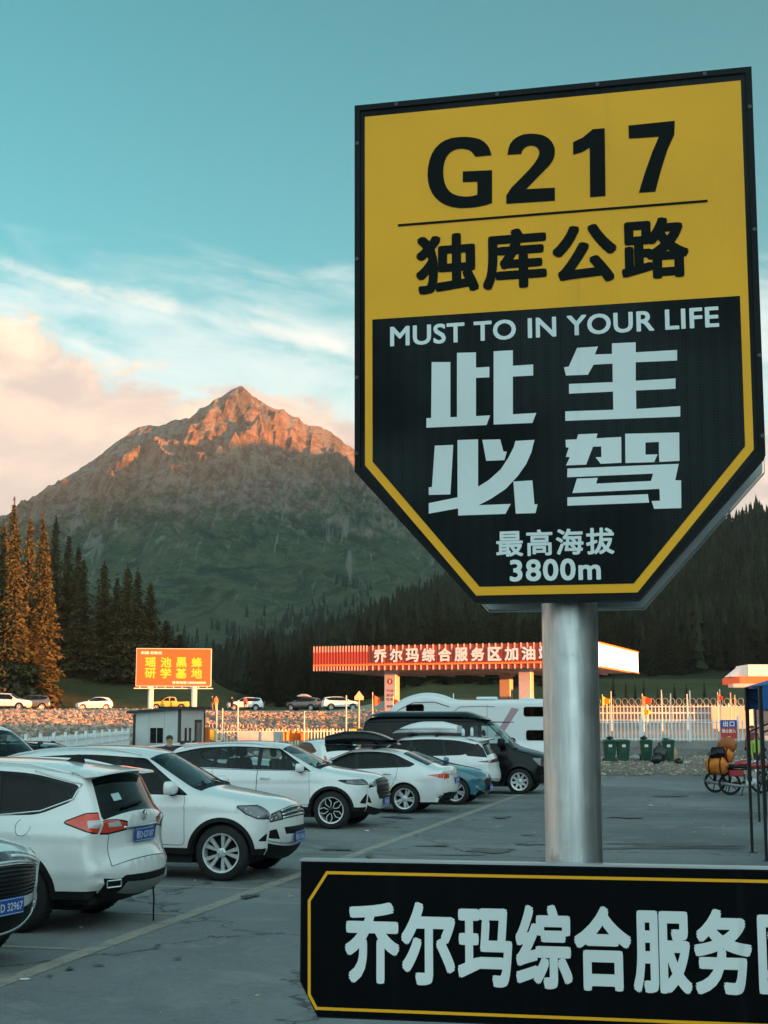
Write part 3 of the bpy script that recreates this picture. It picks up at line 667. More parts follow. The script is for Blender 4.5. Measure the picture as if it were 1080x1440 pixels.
def grit(n):
    X = rng.uniform(-6, 14, n); Y = rng.uniform(10.5, 54, n); k = np.abs(X / Y) < .3; X, Y = X[k], Y[k]; V = []; Fs = []
    for i in range(len(X)):
        s = 0.006 + .022 * rng.uniform() ** 4; a = rng.uniform(0, 6.28); p = [(s * math.cos(a + j * 1.571) * rng.uniform(.6, 1.3), s * math.sin(a + j * 1.571) * rng.uniform(.6, 1.3), 0.002) for j in range(4)] + [(0, 0, s * rng.uniform(.5, 1))]
        V += [(q[0] + X[i], q[1] + Y[i], q[2]) for q in p]; o = 5 * i; Fs += [(o, o + 1, o + 4), (o + 1, o + 2, o + 4), (o + 2, o + 3, o + 4), (o + 3, o, o + 4)]
    return tag(link('loose_grit', np_mesh('loose_grit', np.array(V), np.array(Fs), m_st[2])), kind='stuff', label='loose grit scattered over the asphalt')
grit(2600)
stones('roadside_gravel', 7000, (5, 26), (54.4, 74), 0.02, 0.085, 'gravel and rubble along the foot of the fence wall', lambda X, Y: X / Y > 0.13)
# ------------------------------------------------------------------ vehicle materials
def paint(name, col, rough=0.34, coat=1.0, metal=0.0):
    m = mat(name, col, rough, metal, spec=0.5 if sum(col) > .1 else 0.22, coat=coat)
    nt = m.node_tree; b = nt.nodes['Principled BSDF']
    if b.inputs['Base Color'].is_linked: return m
    g = nt.nodes.new('ShaderNodeNewGeometry'); sp = nt.nodes.new('ShaderNodeTexCoord')
    s2 = nt.nodes.new('ShaderNodeSeparateXYZ'); nt.links.new(sp.outputs['Object'], s2.inputs[0])
    n = nz(nt, 3.0, 7, 0.7, sp.outputs['Object'])
    # road dust, heavier near the sills
    d = mth(nt, 'MULTIPLY', ramp(nt, mth(nt, 'ADD', s2.outputs[2], mth(nt, 'MULTIPLY', n.outputs[0], 0.5)), 1.05, 0.45), 0.45)
    kd = 0.5 if sum(col) > 1 else 0.012; dusty = tuple((1 - kd) * c + kd * k for c, k in zip(col, (0.30, 0.28, 0.24)))
    nt.links.new(mixcol(nt, d, col, dusty), b.inputs['Base Color'])
    nt.links.new(mth(nt, 'ADD', mth(nt, 'MULTIPLY', d, 0.6), rough), b.inputs['Roughness'])
    return m
m_white = paint('white_paint', (0.78, 0.79, 0.78)); m_white2 = paint('pearl_white_paint', (0.74, 0.755, 0.76)); m_black_p = paint('black_paint', (0.003, 0.004, 0.005), 0.2, .08)
m_blue_p = paint('blue_paint', (0.018, 0.13, 0.18), 0.25); m_yellow_p = paint('yellow_paint', (0.75, 0.42, 0.03)); m_dark_p = paint('dark_grey_paint', (0.05, 0.055, 0.06), 0.25); m_silver_p = paint('silver_paint', (0.45, 0.47, 0.48), 0.3)
m_trim = mat('black_plastic', (0.006, 0.007, 0.008), 0.65, var=0.2, vscale=4, spec=.25); m_gloss = mat('gloss_black', (0.004, 0.005, 0.006), 0.15, spec=0.3)
m_rubber = mat('tyre_rubber', (0.013, 0.013, 0.014), 0.85, var=0.3, vscale=8); m_alu = mat('wheel_alloy', (0.66, 0.68, 0.69), 0.32, 0.45); m_chrome = mat('chrome', (0.8, 0.82, 0.83), 0.12, 1.0)
m_under = mat('underbody', (0.008, 0.008, 0.009), 0.9); m_seat = mat('seat_cloth', (0.02, 0.02, 0.022), 0.9); m_seat2 = mat('seat_tan', (0.10, 0.085, 0.07), 0.8)
m_skid = mat('grey_skid', (0.22, 0.23, 0.24), 0.45, 0.3); m_plate = mat('plate_blue', (0.01, 0.075, 0.36), 0.4); m_pltext = mat('plate_white', (0.75, 0.78, 0.8), 0.5)
m_red = mat('red_lens', (0.70, 0.045, 0.012), 0.12, coat=1.0); m_redd = mat('dark_red_lens', (0.10, 0.006, 0.008), 0.12, coat=1.0)
def glass_mat(name, tintc, refl=0.9, trans=0.35):
    m = bpy.data.materials.new(name); m.use_nodes = True; nt = m.node_tree; nt.nodes.remove(nt.nodes['Principled BSDF'])
    tr = nt.nodes.new('ShaderNodeBsdfTransparent'); tr.inputs[0].default_value = (*[c * trans for c in tintc], 1)
    gl = nt.nodes.new('ShaderNodeBsdfGlossy'); gl.inputs['Roughness'].default_value = 0.03; gl.inputs['Color'].default_value = (refl, refl, refl, 1)
    fr = nt.nodes.new('ShaderNodeFresnel'); fr.inputs[0].default_value = 1.36
    mx = nt.nodes.new('ShaderNodeMixShader'); k = mth(nt, 'ADD', mth(nt, 'MULTIPLY', fr.outputs[0], 0.95), 0.0)
    nt.links.new(k, mx.inputs[0]); nt.links.new(tr.outputs[0], mx.inputs[1]); nt.links.new(gl.outputs[0], mx.inputs[2]); nt.links.new(mx.outputs[0], nt.nodes['Material Output'].inputs[0])
    return m
m_gl_side = glass_mat('tinted_side_glass', (0.85, 0.97, 0.96), trans=0.80); m_gl_dark = glass_mat('privacy_glass', (0.6, 0.7, 0.75), trans=0.10); m_gl_front = glass_mat('windscreen_glass', (0.8, 1.0, 0.98), trans=0.55)
m_lens = glass_mat('lamp_lens', (1, 1, 1), trans=0.9)
m_lampin = mat('lamp_reflector', (0.55, 0.58, 0.60), 0.15, 0.25, coat=1.0)
nt = m_lampin.node_tree; b = nt.nodes['Principled BSDF']; v_ = nz(nt, 16, kind='ShaderNodeTexVoronoi'); nt.links.new(bumpn(nt, v_.outputs['Distance'], 0.5, 0.006), b.inputs['Normal'])
nt.links.new(mixcol(nt, ramp(nt, v_.outputs['Distance'], 0.58, 0.76), (0.90, 0.92, 0.93), (0.12, 0.13, 0.14)), b.inputs['Base Color'])
m_led = mat('led_strip', (0.85, 0.88, 0.9), 0.3)
m_dlamp = mat('smoked_lamp', (0.07, 0.075, 0.08), 0.12, 0.5, coat=1.0, var=0.9, vscale=9)
m_grille = mat('grille_black', (0.012, 0.012, 0.013), 0.35, 0.2)
m_brown = mat('clear_reverse_lens', (0.55, 0.50, 0.50), 0.15, coat=1.0)

# ------------------------------------------------------------------ wheels (shared meshes)
_wh = {}
def wheel_meshes(style, Rt=0.355, wd=0.23):
    key = (style, Rt)
    if key in _wh: return _wh[key]
    Rr = Rt * 0.685
    t = MB(); h = wd / 2
    t.lathe([(Rr, -h * .8), (Rr + .015, -h * .98), (Rt * .88, -h), (Rt * .965, -h * .86), (Rt, -h * .6), (Rt, h * .6), (Rt * .965, h * .86), (Rt * .88, h), (Rr + .015, h * .98), (Rr, h * .8)], 40, axis='y')
    for k in range(40):                           # tread grooves read as small blocks
        a = 2 * math.pi * (k + .5) / 40; M = Matrix.Rotation(-a, 4, 'Y')
        t.box(Rt - .004, Rt + .006, -h * .55, -h * .12, -.016, .016, M); t.box(Rt - .004, Rt + .006, h * .12, h * .55, -.016, .016, M)
    tyre = t.mesh('wheel', m_rubber, True)
    try: tyre.set_sharp_from_angle(angle=R(50))
    except Exception: pass
    r = MB(); f = h * .72                          # outer face towards -y
    r.m = 0; r.lathe([(Rr, -f - .006), (Rr + .008, -f - .022), (Rr - .012, -f - .016), (Rr - .022, -f + .03), (Rr - .03, f)], 40, axis='y')
    r.m = 1; r.lathe([(0.001, f * .1), (Rr - .03, f * .1)], 30, axis='y')
    r.lathe([(0.15, 0.0), (0.15, -.012), (.001, -.012)], 24, axis='y')      # brake disc in shade
    def spoke(a0, a1, w0, w1, r0, r1, y0=-f + .02, y1=-f + .005, d=.03):
        A0 = Vector((math.cos(a0) * r0, 0, math.sin(a0) * r0)); A1 = Vector((math.cos(a1) * r1, 0, math.sin(a1) * r1)); dv = (A1 - A0).normalized(); n = Vector((-dv.z, 0, dv.x))
        vs = []
        for A, w, y in ((A0, w0, y0), (A1, w1, y1)):
            for s, yy in ((-1, y), (1, y), (1, y + d), (-1, y + d)):
                p = A + n * w / 2 * s * (1.0 if yy == y else 1.25); vs.append((p.x, yy, p.z))
        r.add(vs, [(0, 1, 5, 4), (1, 2, 6, 5), (2, 3, 7, 6), (3, 0, 4, 7), (0, 3, 2, 1), (4, 5, 6, 7)])
    r.m = 0
    if style == 'five_double':
        for k in range(5):
            a = 2 * math.pi * k / 5 + .3
            for s in (-1, 1): spoke(a + s * .30, a + s * .17, .030, .042, .045, Rr - .008)
            spoke(a, a, .03, .02, .03, .075)
    elif style == 'multi':
        for k in range(5):
            a = 2 * math.pi * k / 5 + .15
            for s in (-1, 1): spoke(a + s * .10, a + s * .24, .028, .052, .05, Rr - .008)
    elif style == 'star':
        for k in range(5):
            a = 2 * math.pi * k / 5 + .5
            spoke(a, a, .06, .05, .04, Rr - .008); r.m = 0
            spoke(a + .5, a + .36, .02, .028, .05, Rr - .01)
    elif style == 'petal':
        r.m = 1
        for k in range(5):
            a = 2 * math.pi * k / 5 + .2; spoke(a, a, .09, .05, .03, Rr - .008)
        r.m = 0
        for k in range(5):
            a = 2 * math.pi * k / 5 + .2
            for s in (-1, 1):
                spoke(a + s * .18, a + s * .40, .010, .016, .06, Rr * .62, y0=-f - .002, y1=-f - .006, d=.012)
                spoke(a + s * .40, a + s * .16, .016, .013, Rr * .62, Rr - .02, y0=-f - .006, y1=-f - .006, d=.012)
    elif style == 'holes':
        for k in range(8):
            a = 2 * math.pi * k / 8; spoke(a, a, .075, .055, .05, Rr - .008)
        r.lathe([(Rr, -f - .004), (Rr - .035, -f + .004)], 40, axis='y')
    r.m = 0 if style != 'petal' else 1
    r.lathe([(.062, -f + .03), (.062, -f + .004), (.05, -f - .004), (.001, -f - .004)], 20, axis='y')
    r.m = 1
    for k in range(5):
        a = 2 * math.pi * k / 5; c = Vector((math.cos(a) * .042, 0, math.sin(a) * .042)); r.lathe([(.007, -f - .008), (.001, -f - .008)], 6, Matrix.Translation(c), axis='y')
    rim = r.mesh('rim', [m_alu, m_gloss if style != 'multi' else m_trim], True)
    try: rim.set_sharp_from_angle(angle=R(35))
    except Exception: pass
    _wh[key] = (tyre, rim); return _wh[key]

# ------------------------------------------------------------------ geometry of a car body: two pressed sides and one sheet over nose, roof and tail
def catmull(pts, step=0.05, closed=False):
    pts = [np.array(p, float) for p in pts]; out = []
    n = len(pts)
    for i in range(n - 1):
        p0 = pts[max(i - 1, 0)]; p1 = pts[i]; p2 = pts[i + 1]; p3 = pts[min(i + 2, n - 1)]
        L = np.linalg.norm((p2 - p1)[:2]); k = max(1, int(round(L / step)))
        def td(a, b): return max(np.linalg.norm((b - a)[:2]), 1e-4) ** 0.5
        t0 = 0; t1 = t0 + td(p0, p1); t2 = t1 + td(p1, p2); t3 = t2 + td(p2, p3)
        for j in range(k):
            t = t1 + (t2 - t1) * j / k
            A1 = (t1 - t) / (t1 - t0) * p0 + (t - t0) / (t1 - t0) * p1 if i > 0 else p1 + 0 * p0
            if i == 0: A1 = p1 + (p2 - p1) * (t - t1) / (t2 - t1)
            A2 = (t2 - t) / (t2 - t1) * p1 + (t - t1) / (t2 - t1) * p2
            A3 = (t3 - t) / (t3 - t2) * p2 + (t - t2) / (t3 - t2) * p3 if i < n - 2 else A2
            B1 = ((t2 - t) / (t2 - t0) * A1 + (t - t0) / (t2 - t0) * A2) if i > 0 else A2
            B2 = ((t3 - t) / (t3 - t1) * A2 + (t - t1) / (t3 - t1) * A3) if i < n - 2 else A2
            out.append((t2 - t) / (t2 - t1) * B1 + (t - t1) / (t2 - t1) * B2)
    out.append(pts[-1]); return np.array(out)
def densify(poly, step, closed=True):
    poly = [np.array(p, float) for p in poly]; out = []; n = len(poly)
    for i in range(n if closed else n - 1):
        a, b_ = poly[i], poly[(i + 1) % n]; k = max(1, int(math.ceil(np.linalg.norm(b_ - a) / step)))
        for j in range(k): out.append(a + (b_ - a) * j / k)
    if not closed: out.append(poly[-1])
    return out
def in_poly(px, py, poly):
    P_ = np.array(poly); x0, y0 = P_[:, 0], P_[:, 1]; x1, y1 = np.roll(x0, -1), np.roll(y0, -1)
    ins = np.zeros(len(px), bool); bb = (px >= x0.min()) & (px <= x0.max()) & (py >= y0.min()) & (py <= y0.max()); idx = np.nonzero(bb)[0]
    if len(idx) == 0: return ins
    X = px[idx][:, None]; Y = py[idx][:, None]
    c = ((y0 > Y) != (y1 > Y)) & (X < (x1 - x0) * (Y - y0) / np.where(y1 == y0, 1e-12, y1 - y0) + x0)
    ins[idx] = c.sum(1) % 2 == 1; return ins
def round_poly(poly, r=0.05, k=4):
    out = []; n = len(poly)
    for i in range(n):
        p0, p1, p2 = (np.array(poly[(i + d) % n][:2], float) for d in (-1, 0, 1)); rr = poly[i][2] if len(poly[i]) > 2 else r
        a = p0 - p1; b_ = p2 - p1; la, lb = np.linalg.norm(a), np.linalg.norm(b_); rr = min(rr, la * .45, lb * .45); a = a / la; b_ = b_ / lb
        for j in range(k + 1):
            t = j / k; q = (1 - t) ** 2 * (p1 + a * rr) + 2 * t * (1 - t) * p1 + t * t * (p1 + b_ * rr); out.append(q)
    return out
def grow(poly, d):
    P_ = np.array([p[:2] for p in poly], float); c = P_.mean(0); n = len(P_); out = []
    area = 0.5 * np.sum(P_[:, 0] * np.roll(P_[:, 1], -1) - np.roll(P_[:, 0], -1) * P_[:, 1]); sg = 1 if area > 0 else -1
    for i in range(n):
        e1 = P_[i] - P_[i - 1]; e2 = P_[(i + 1) % n] - P_[i]; n1 = np.array([e1[1], -e1[0]]) / (np.linalg.norm(e1) + 1e-9); n2 = np.array([e2[1], -e2[0]]) / (np.linalg.norm(e2) + 1e-9)
        m = n1 + n2; m /= max(np.linalg.norm(m), .3); k = min(2.0, 1 / max(.5, np.dot(m, n1))); out.append(P_[i] + m * d * sg * k)
    return out
def cdt_tri(polys, lines, pts, tol=1e-4):
    vs = []; es = []
    def add(lst, closed):
        o = len(vs); n = len(lst); vs.extend([Vector((float(p[0]), float(p[1]))) for p in lst])
        es.extend([(o + i, o + (i + 1) % n) for i in range(n if closed else n - 1)])
    for p in polys: add(p, True)
    for l in lines: add(l, False)
    vs.extend([Vector((float(p[0]), float(p[1]))) for p in pts])
    r = delaunay_2d_cdt(vs, es, [], 0, tol)
    return np.array([(v.x, v.y) for v in r[0]]), np.array([tuple(f) for f in r[2]])

def make_car(name, label, cat, spec, pos, heading, group=None, res=0.07):
    """pos: ground point under the middle of the car; heading: angle of the nose."""
    S = spec; a = thing(name, label, cat, pos, heading, group)
    w0 = S['w']; belt = S['belt']; tumble = S.get('tumble', .30); rr = S.get('round', .11)
    prof = catmull(S['prof'], min(res, .06)); N = len(prof)
    Pc = prof[:, :2]; cc = prof[:, 2]
    tg = np.gradient(Pc, axis=0); tg /= np.linalg.norm(tg, axis=1)[:, None] + 1e-9; nrm = np.stack([-tg[:, 1], tg[:, 0]], 1)  # points inside when running nose -> roof -> tail
    O = Pc + nrm * cc[:, None]
    s_arc = np.concatenate([[0], np.cumsum(np.linalg.norm(np.diff(Pc, axis=0), axis=1))])
    xf, xr, Ra, Rt = S['xf'], S['xr'], S['Ra'], S['Rt']; zs = S['sill']; zc_ = Rt
    L0, L1 = O[:, 0].max(), O[:, 0].min()
    segA, segB = O[:-1], O[1:]
    def outl_dist(x, z):
        P_ = np.stack([x, z], -1)[:, None, :]; d = segB - segA; t = np.clip(((P_ - segA) * d).sum(-1) / ((d * d).sum(-1) + 1e-12), 0, 1)
        return np.sqrt((((segA + t[..., None] * d) - P_) ** 2).sum(-1)).min(1)
    taper_f, taper_r = S.get('tf', .10), S.get('tr', .07)
    def Wd(x, z, d=None):
        x = np.asarray(x, float); z = np.asarray(z, float)
        if d is None: d = outl_dist(x, z)
        w = w0 - 0.05 * ((z - .68) / .45) ** 2 * (z < .68) - 0.045 * (np.clip(z - .68, 0, 9) / .42) ** 2 * (z < belt) - (0.045 * ((belt - .68) / .42) ** 2) * (z >= belt)
        w = w - np.clip(z - belt, 0, 9) * tumble - .03 * sm(z, belt - .02, belt + .05)
        w = w - taper_f * np.clip((x - (L0 - 1.1)) / 1.1, 0, 1) ** 2 - taper_r * np.clip(((L1 + 1.2) - x) / 1.2, 0, 1) ** 2
        ft = S.get('crease', [])
        for (z0, z1, amt) in ft: w = w + amt * np.exp(-((z - (z0 + (z1 - z0) * (x - L1) / (L0 - L1))) / .035) ** 2)
        for xc in (xf, xr):
            q = np.hypot(x - xc, z - zc_); w = w + S.get('flare', .022) * np.exp(-np.clip(q - Ra, 0, 9) ** 2 / .012) * (z < belt)
        dd = np.clip(rr - d, 0, rr); w = w - (rr - np.sqrt(np.maximum(rr * rr - dd * dd, 0))) * .92
        return w
    # ---- side sheet
    def arc(xc):
        a0 = math.asin(max(-1, min(1, (zs - zc_) / Ra))); n = 22
        return [(xc + Ra * math.cos(t), zc_ + Ra * math.sin(t)) for t in np.linspace(math.pi - a0, a0, n)]
    dom = [tuple(p) for p in O]                       # nose-bottom ... tail-bottom
    bot = [(O[-1][0] + .03, zs)] + arc(xr) + densify([(xr + math.sqrt(Ra**2 - (zs - zc_)**2), zs), (xf - math.sqrt(Ra**2 - (zs - zc_)**2), zs)], res, False)[1:-1] + arc(xf) + [(O[0][0] - .03, zs)]
    dompoly = dom + bot
    regs = []
    for (nm, poly, m_, off) in S['side']:
        regs.append((nm, densify(poly, .05), m_, off))
    cl = S.get('cladding')
    lines = []
    if cl:
        for xc in (xf, xr):
            regs.append(('cladding', [(xc + (Ra + cl[0]) * math.cos(t), zc_ + (Ra + cl[0]) * math.sin(t)) for t in np.linspace(0, 2 * math.pi, 48, endpoint=False)], m_trim, .006))
        regs.append(('cladding', densify([(-3.5, -1), (3.5, -1), (3.5, cl[1]), (-3.5, cl[1])], .06), m_trim, .004))
    gx_ = np.arange(L1 + .01, L0, res); gz_ = np.arange(zs + .01, O[:, 1].max(), res)
    GX_, GZ_ = np.meshgrid(gx_, gz_); gp = np.stack([GX_.ravel(), GZ_.ravel()], 1); gp = gp + rng.uniform(-.004, .004, gp.shape)
    k_ = in_poly(gp[:, 0], gp[:, 1], dompoly); gp = gp[k_]; gd = outl_dist(gp[:, 0], gp[:, 1]); gp = gp[gd > .055]
    ins = []
    for dd in (.012, .034): ins.append((O + nrm * dd)[1:-1])
    for xc in (xf, xr):
        for rad in (Ra + .02, Ra + .05): ins.append(np.array([(xc + rad * math.cos(t), zc_ + rad * math.sin(t)) for t in np.linspace(.05, math.pi - .05, 20)]))
    ip = np.concatenate(ins); ip = ip[in_poly(ip[:, 0], ip[:, 1], dompoly)]
    V2, T2 = cdt_tri([dompoly] + [r_[1] for r_ in regs], lines, np.concatenate([gp, ip]))
    cen = V2[T2].mean(1); keep = in_poly(cen[:, 0], cen[:, 1], dompoly); T2 = T2[keep]; cen = cen[keep]
    reg = np.full(len(T2), -1)
    for i in range(len(regs) - 1, -1, -1): reg[in_poly(cen[:, 0], cen[:, 1], regs[i][1])] = i
    d2 = outl_dist(V2[:, 0], V2[:, 1]); w2 = Wd(V2[:, 0], V2[:, 1], d2)
    # orient
    ar = np.cross(V2[T2[:, 1]] - V2[T2[:, 0]], V2[T2[:, 2]] - V2[T2[:, 0]]); T2[ar < 0] = T2[ar < 0][:, ::-1]
    VL = np.stack([V2[:, 0], w2, V2[:, 1]], 1); VR = VL * (1, -1, 1)
    # ---- top sheet (s, v) ; v = u * 0.9
    wO = Wd(O[:, 0], O[:, 1], np.zeros(N)); VW = .9
    top_i = int(np.argmax(Pc[:, 1]))
    def s_of(front, z):
        if front: return float(np.interp(z, Pc[:top_i + 1, 1], s_arc[:top_i + 1]))
        return float(np.interp(-z, -Pc[top_i:, 1], s_arc[top_i:]))
    def sv(front, y, z):
        s = s_of(front, z); return (s, min(.868, max(-.868, y / max(.05, float(np.interp(s, s_arc, wO))) * VW)))
    pw = S.get('pw', 2.4)
    def top3(s, v):
        s = np.asarray(s, float); u = np.clip(np.asarray(v, float) / VW, -1, 1); au = np.abs(u) ** pw
        px_ = np.interp(s, s_arc, Pc[:, 0]); pz_ = np.interp(s, s_arc, Pc[:, 1]); ox = np.interp(s, s_arc, O[:, 0]); oz = np.interp(s, s_arc, O[:, 1])
        return np.stack([px_ + (ox - px_) * au, u * np.interp(s, s_arc, wO), pz_ + (oz - pz_) * au], -1)
    treg = []
    for (nm, fr_, poly, m_, off, mirror) in S['top']:
        pp = densify([sv(fr_, y, z) for (y, z) in densify(poly, .05)], .06); treg.append((nm, pp, m_, off))
        if mirror: treg.append((nm, densify([sv(fr_, -y, z) for (y, z) in densify(poly, .05)], .06), m_, off))
    sd_ = s_arc; edge_p = [(s, VW) for s in sd_] + [(s, -VW) for s in sd_[::-1]]
    ends = densify([(sd_[-1], VW), (sd_[-1], -VW)], .12, False)[1:-1]; ende = densify([(0, -VW), (0, VW)], .12, False)[1:-1]
    domt = [(s, VW) for s in sd_] + [tuple(p) for p in ends] + [(s, -VW) for s in sd_[::-1]] + [tuple(p) for p in ende]
    vv = np.array([-.87, -.82, -.75, -.64, -.5, -.34, -.17, 0, .17, .34, .5, .64, .75, .82, .87]); ss = sd_[1:-1:1 if res < .09 else 2]
    tp = np.array([(s + rng.uniform(-.003, .003), v) for s in ss for v in vv])
    Vt, Tt = cdt_tri([domt] + [t_[1] for t_ in treg], [], tp)
    cen = Vt[Tt].mean(1); kk = in_poly(cen[:, 0], cen[:, 1], domt); Tt = Tt[kk]; cen = cen[kk]; rt = np.full(len(Tt), -1)
    for i in range(len(treg) - 1, -1, -1): rt[in_poly(cen[:, 0], cen[:, 1], treg[i][1])] = i
    V3 = top3(Vt[:, 0], Vt[:, 1]); ar = np.cross(Vt[Tt[:, 1]] - Vt[Tt[:, 0]], Vt[Tt[:, 2]] - Vt[Tt[:, 0]]); Tt[ar > 0] = Tt[ar > 0][:, ::-1]
    # ---- join, weld, normals
    A_ = np.concatenate([VL, VR, V3]); nL = len(VL)
    T_all = np.concatenate([T2[:, ::-1], T2 + nL, Tt + 2 * nL])
    lab = np.concatenate([reg, reg + 1000, np.where(rt < 0, -1, rt + 2000)]); lab = np.where((lab == 999), -1, lab)
    key = np.round(A_ / .0015).astype(np.int64); _, first, inv = np.unique(key, axis=0, return_index=True, return_inverse=True); inv = inv.ravel()
    A2 = A_[first]; T_all = inv[T_all]
    good = (T_all[:, 0] != T_all[:, 1]) & (T_all[:, 1] != T_all[:, 2]) & (T_all[:, 0] != T_all[:, 2]); T_all = T_all[good]; lab = lab[good]
    fn = np.cross(A2[T_all[:, 1]] - A2[T_all[:, 0]], A2[T_all[:, 2]] - A2[T_all[:, 0]])
    vn = np.zeros_like(A2)
    for k in range(3): np.add.at(vn, T_all[:, k], fn)
    vn /= np.linalg.norm(vn, axis=1)[:, None] + 1e-12
    # left side must face +y
    def emit(nm, mask, m_, off, parent=a):
        if not mask.any(): return None
        t = T_all[mask]; u_, iv = np.unique(t.ravel(), return_inverse=True)
        co = A2[u_] + vn[u_] * off; me = np_mesh(nm, co, iv.reshape(-1, 3), m_, None, True)
        if len(me.vertices) == len(u_):
            try: me.normals_split_custom_set_from_vertices([tuple(v) for v in vn[u_]])
            except Exception: pass
        return link(nm, me, parent)
    body = emit('body', lab == -1, S['paint'], 0)
    made = {}
    for i, (nm, poly, m_, off) in enumerate(regs):
        for base in (0, 1000):
            k = (nm, base); made.setdefault(k, []).append((lab == i + base, m_, off))
    for i, (nm, poly, m_, off) in enumerate(treg):
        yc = np.mean([p[1] for p in poly]); base = 0 if yc > .12 else (1000 if yc < -.12 else 2000)
        made.setdefault((nm, base), []).append((lab == i + 2000, m_, off))
    objs = {}
    merged = set(S.get('merge', ['headlight', 'taillight', 'cladding', 'seam', 'window_trim', 'lamp_detail', 'window_chrome']))
    for (nm, base), lst in made.items():
        mats_ = []
        if nm in merged:
            par = a
            mk = np.zeros(len(lab), bool)
            for mm, m_, off in lst: mk |= mm
            o = emit(nm, mk, lst[0][1], lst[0][2], par)
            if o: objs.setdefault(nm, []).append(o)
        else:
            for mm, m_, off in lst:
                o = emit(nm, mm, m_, off)
                if o: objs.setdefault(nm, []).append(o)
    # ---- wheel housings, floor
    u = MB()
    for xc in (xf, xr):
        for sgn in (1, -1):
            pts = arc(xc); vs = []
            for (x, z) in pts:
                w = float(Wd(np.array([x]), np.array([z]))[0]); vs += [(x, sgn * (w - .004), z), (x, sgn * (w - .30), z)]
            n = len(pts); u.add(vs, [(2 * i, 2 * i + 1, 2 * i + 3, 2 * i + 2) for i in range(n - 1)])
    hw = w0 - .33
    u.box(O[-1][0] + .25, O[0][0] - .22, -hw, hw, S.get('clear', .20), belt - .32)
    u.box(xr + Ra + .02, xf - Ra - .02, -(w0 - .10), w0 - .10, S.get('clear', .20) + .02, zs + .03)
    u.box(O[-1][0] + .06, xr - Ra - .02, -(w0 - .16), w0 - .16, zs - .06, zs + .02); u.box(xf + Ra + .02, O[0][0] - .06, -(w0 - .20), w0 - .20, zs - .06, zs + .02)
    u.build('underbody', m_under, a)
    # ---- wheels
    ty, rm = wheel_meshes(S.get('wheel', 'five_double'), Rt); yw = w0 - .135 + S.get('track', 0)
    for xc in (xf, xr):
        for sgn in (-1, 1):
            w = link('wheel', ty, a, (xc, sgn * yw, Rt)); r_ = link('rim', rm, w)
            w.rotation_euler = (0, rng.uniform(0, 1.2), 0) if sgn < 0 else (0, rng.uniform(0, 1.2), math.pi)
    # ---- cabin
    if S.get('cabin', True):
        sx = S.get('seats', [xf - 1.35, xf - 2.2]); mse = S.get('seat_mat', m_seat)
        for i, x in enumerate(sx):
            for y in ((.36, -.36) if i == 0 else (.42, 0, -.42)):
                s = MB(); hw_ = .24 if i == 0 else .21
                M = Matrix.Translation((x, y, belt - .32)) @ Matrix.Rotation(-.22, 4, 'Y')
                s.box(-.07, .07, -hw_, hw_, -.1, .56, M, .05); s.box(-.045, .045, -.12, .12, .59, .78, M, .04); s.box(0, .5, -hw_, hw_, -.1, .05, Matrix.Translation((x, y, belt - .38)), .04)
                s.build('seat', mse, a, True)
        d = MB(); d.box(xf - .62, xf - .05, -(w0 - .16), w0 - .16, belt - .25, belt - .06, None, .05); d.build('dashboard', m_trim, a, True)
        st = MB(); st.lathe([(.17, 0), (.185, .012), (.19, 0), (.185, -.012), (.17, 0)], 20, Matrix.Translation((xf - .72, .36, belt - .05)) @ Matrix.Rotation(1.2, 4, 'Y')); st.build('steering_wheel', m_trim, a, True)
    # ---- mirrors
    if S.get('mirror'):
        mxp, mz = S['mirror'][:2]; sc_ = S['mirror'][2] if len(S['mirror']) > 2 else 1.0
        for sgn in (1, -1):
            wy = float(Wd(np.array([mxp]), np.array([mz - .08]))[0]); s = MB(); s.m = 0
            M = Matrix.Translation((mxp - .02, sgn * (wy + .13 * sc_), mz)) @ Matrix.Scale(sc_, 4)
            pr = [(.00, .02), (.055, .07), (.085, .088), (.09, .08), (.088, .0)]
            vs = []; n = 16
            for (dx, r_) in ((.075, .25), (.066, .66), (.040, .90), (0, 1.0), (-.040, 1.0), (-.048, .93)):
                for k in range(n):
                    t = 2 * math.pi * k / n; ex = math.copysign(abs(math.cos(t)) ** .5, math.cos(t)); ez = math.copysign(abs(math.sin(t)) ** .5, math.sin(t))
                    vs.append((dx, ex * .125 * r_, ez * .082 * r_))
            fs = [(i * n + k, i * n + (k + 1) % n, (i + 1) * n + (k + 1) % n, (i + 1) * n + k) for i in range(5) for k in range(n)]
            s.add(vs, fs + [tuple(range(n))], M); s.m = 1; s.add(vs[-n:], [tuple(range(n))], M @ Matrix.Scale(.9, 4, (0, 1, 0)) @ Matrix.Translation((.004, 0, 0)))
            s.box(-.03, .03, min(0, -sgn * .17), max(0, -sgn * .17), -.095, -.06, M, .012)
            s.build('wing_mirror', [S.get('mirror_paint', S['paint']), m_gloss], a, True, auto=40)
    # ---- handles
    for (hx, hz) in S.get('handles', []):
        for sgn in (1, -1):
            wy = float(Wd(np.array([hx]), np.array([hz]))[0]); s = MB(); s.box(hx - .10, hx + .10, sgn * wy - .005 if sgn > 0 else -wy - .035, wy + .035 if sgn > 0 else -wy + .005, hz - .014, hz + .014, None, .010)
            s.build('door_handle', S.get('handle_mat', m_chrome), a, True)
    info = dict(root=a, top3=top3, s_of=s_of, sv=sv, Wd=Wd, O=O, Pc=Pc, S=S, s_arc=s_arc, wO=wO, top_i=top_i, objs=objs, VW=VW)
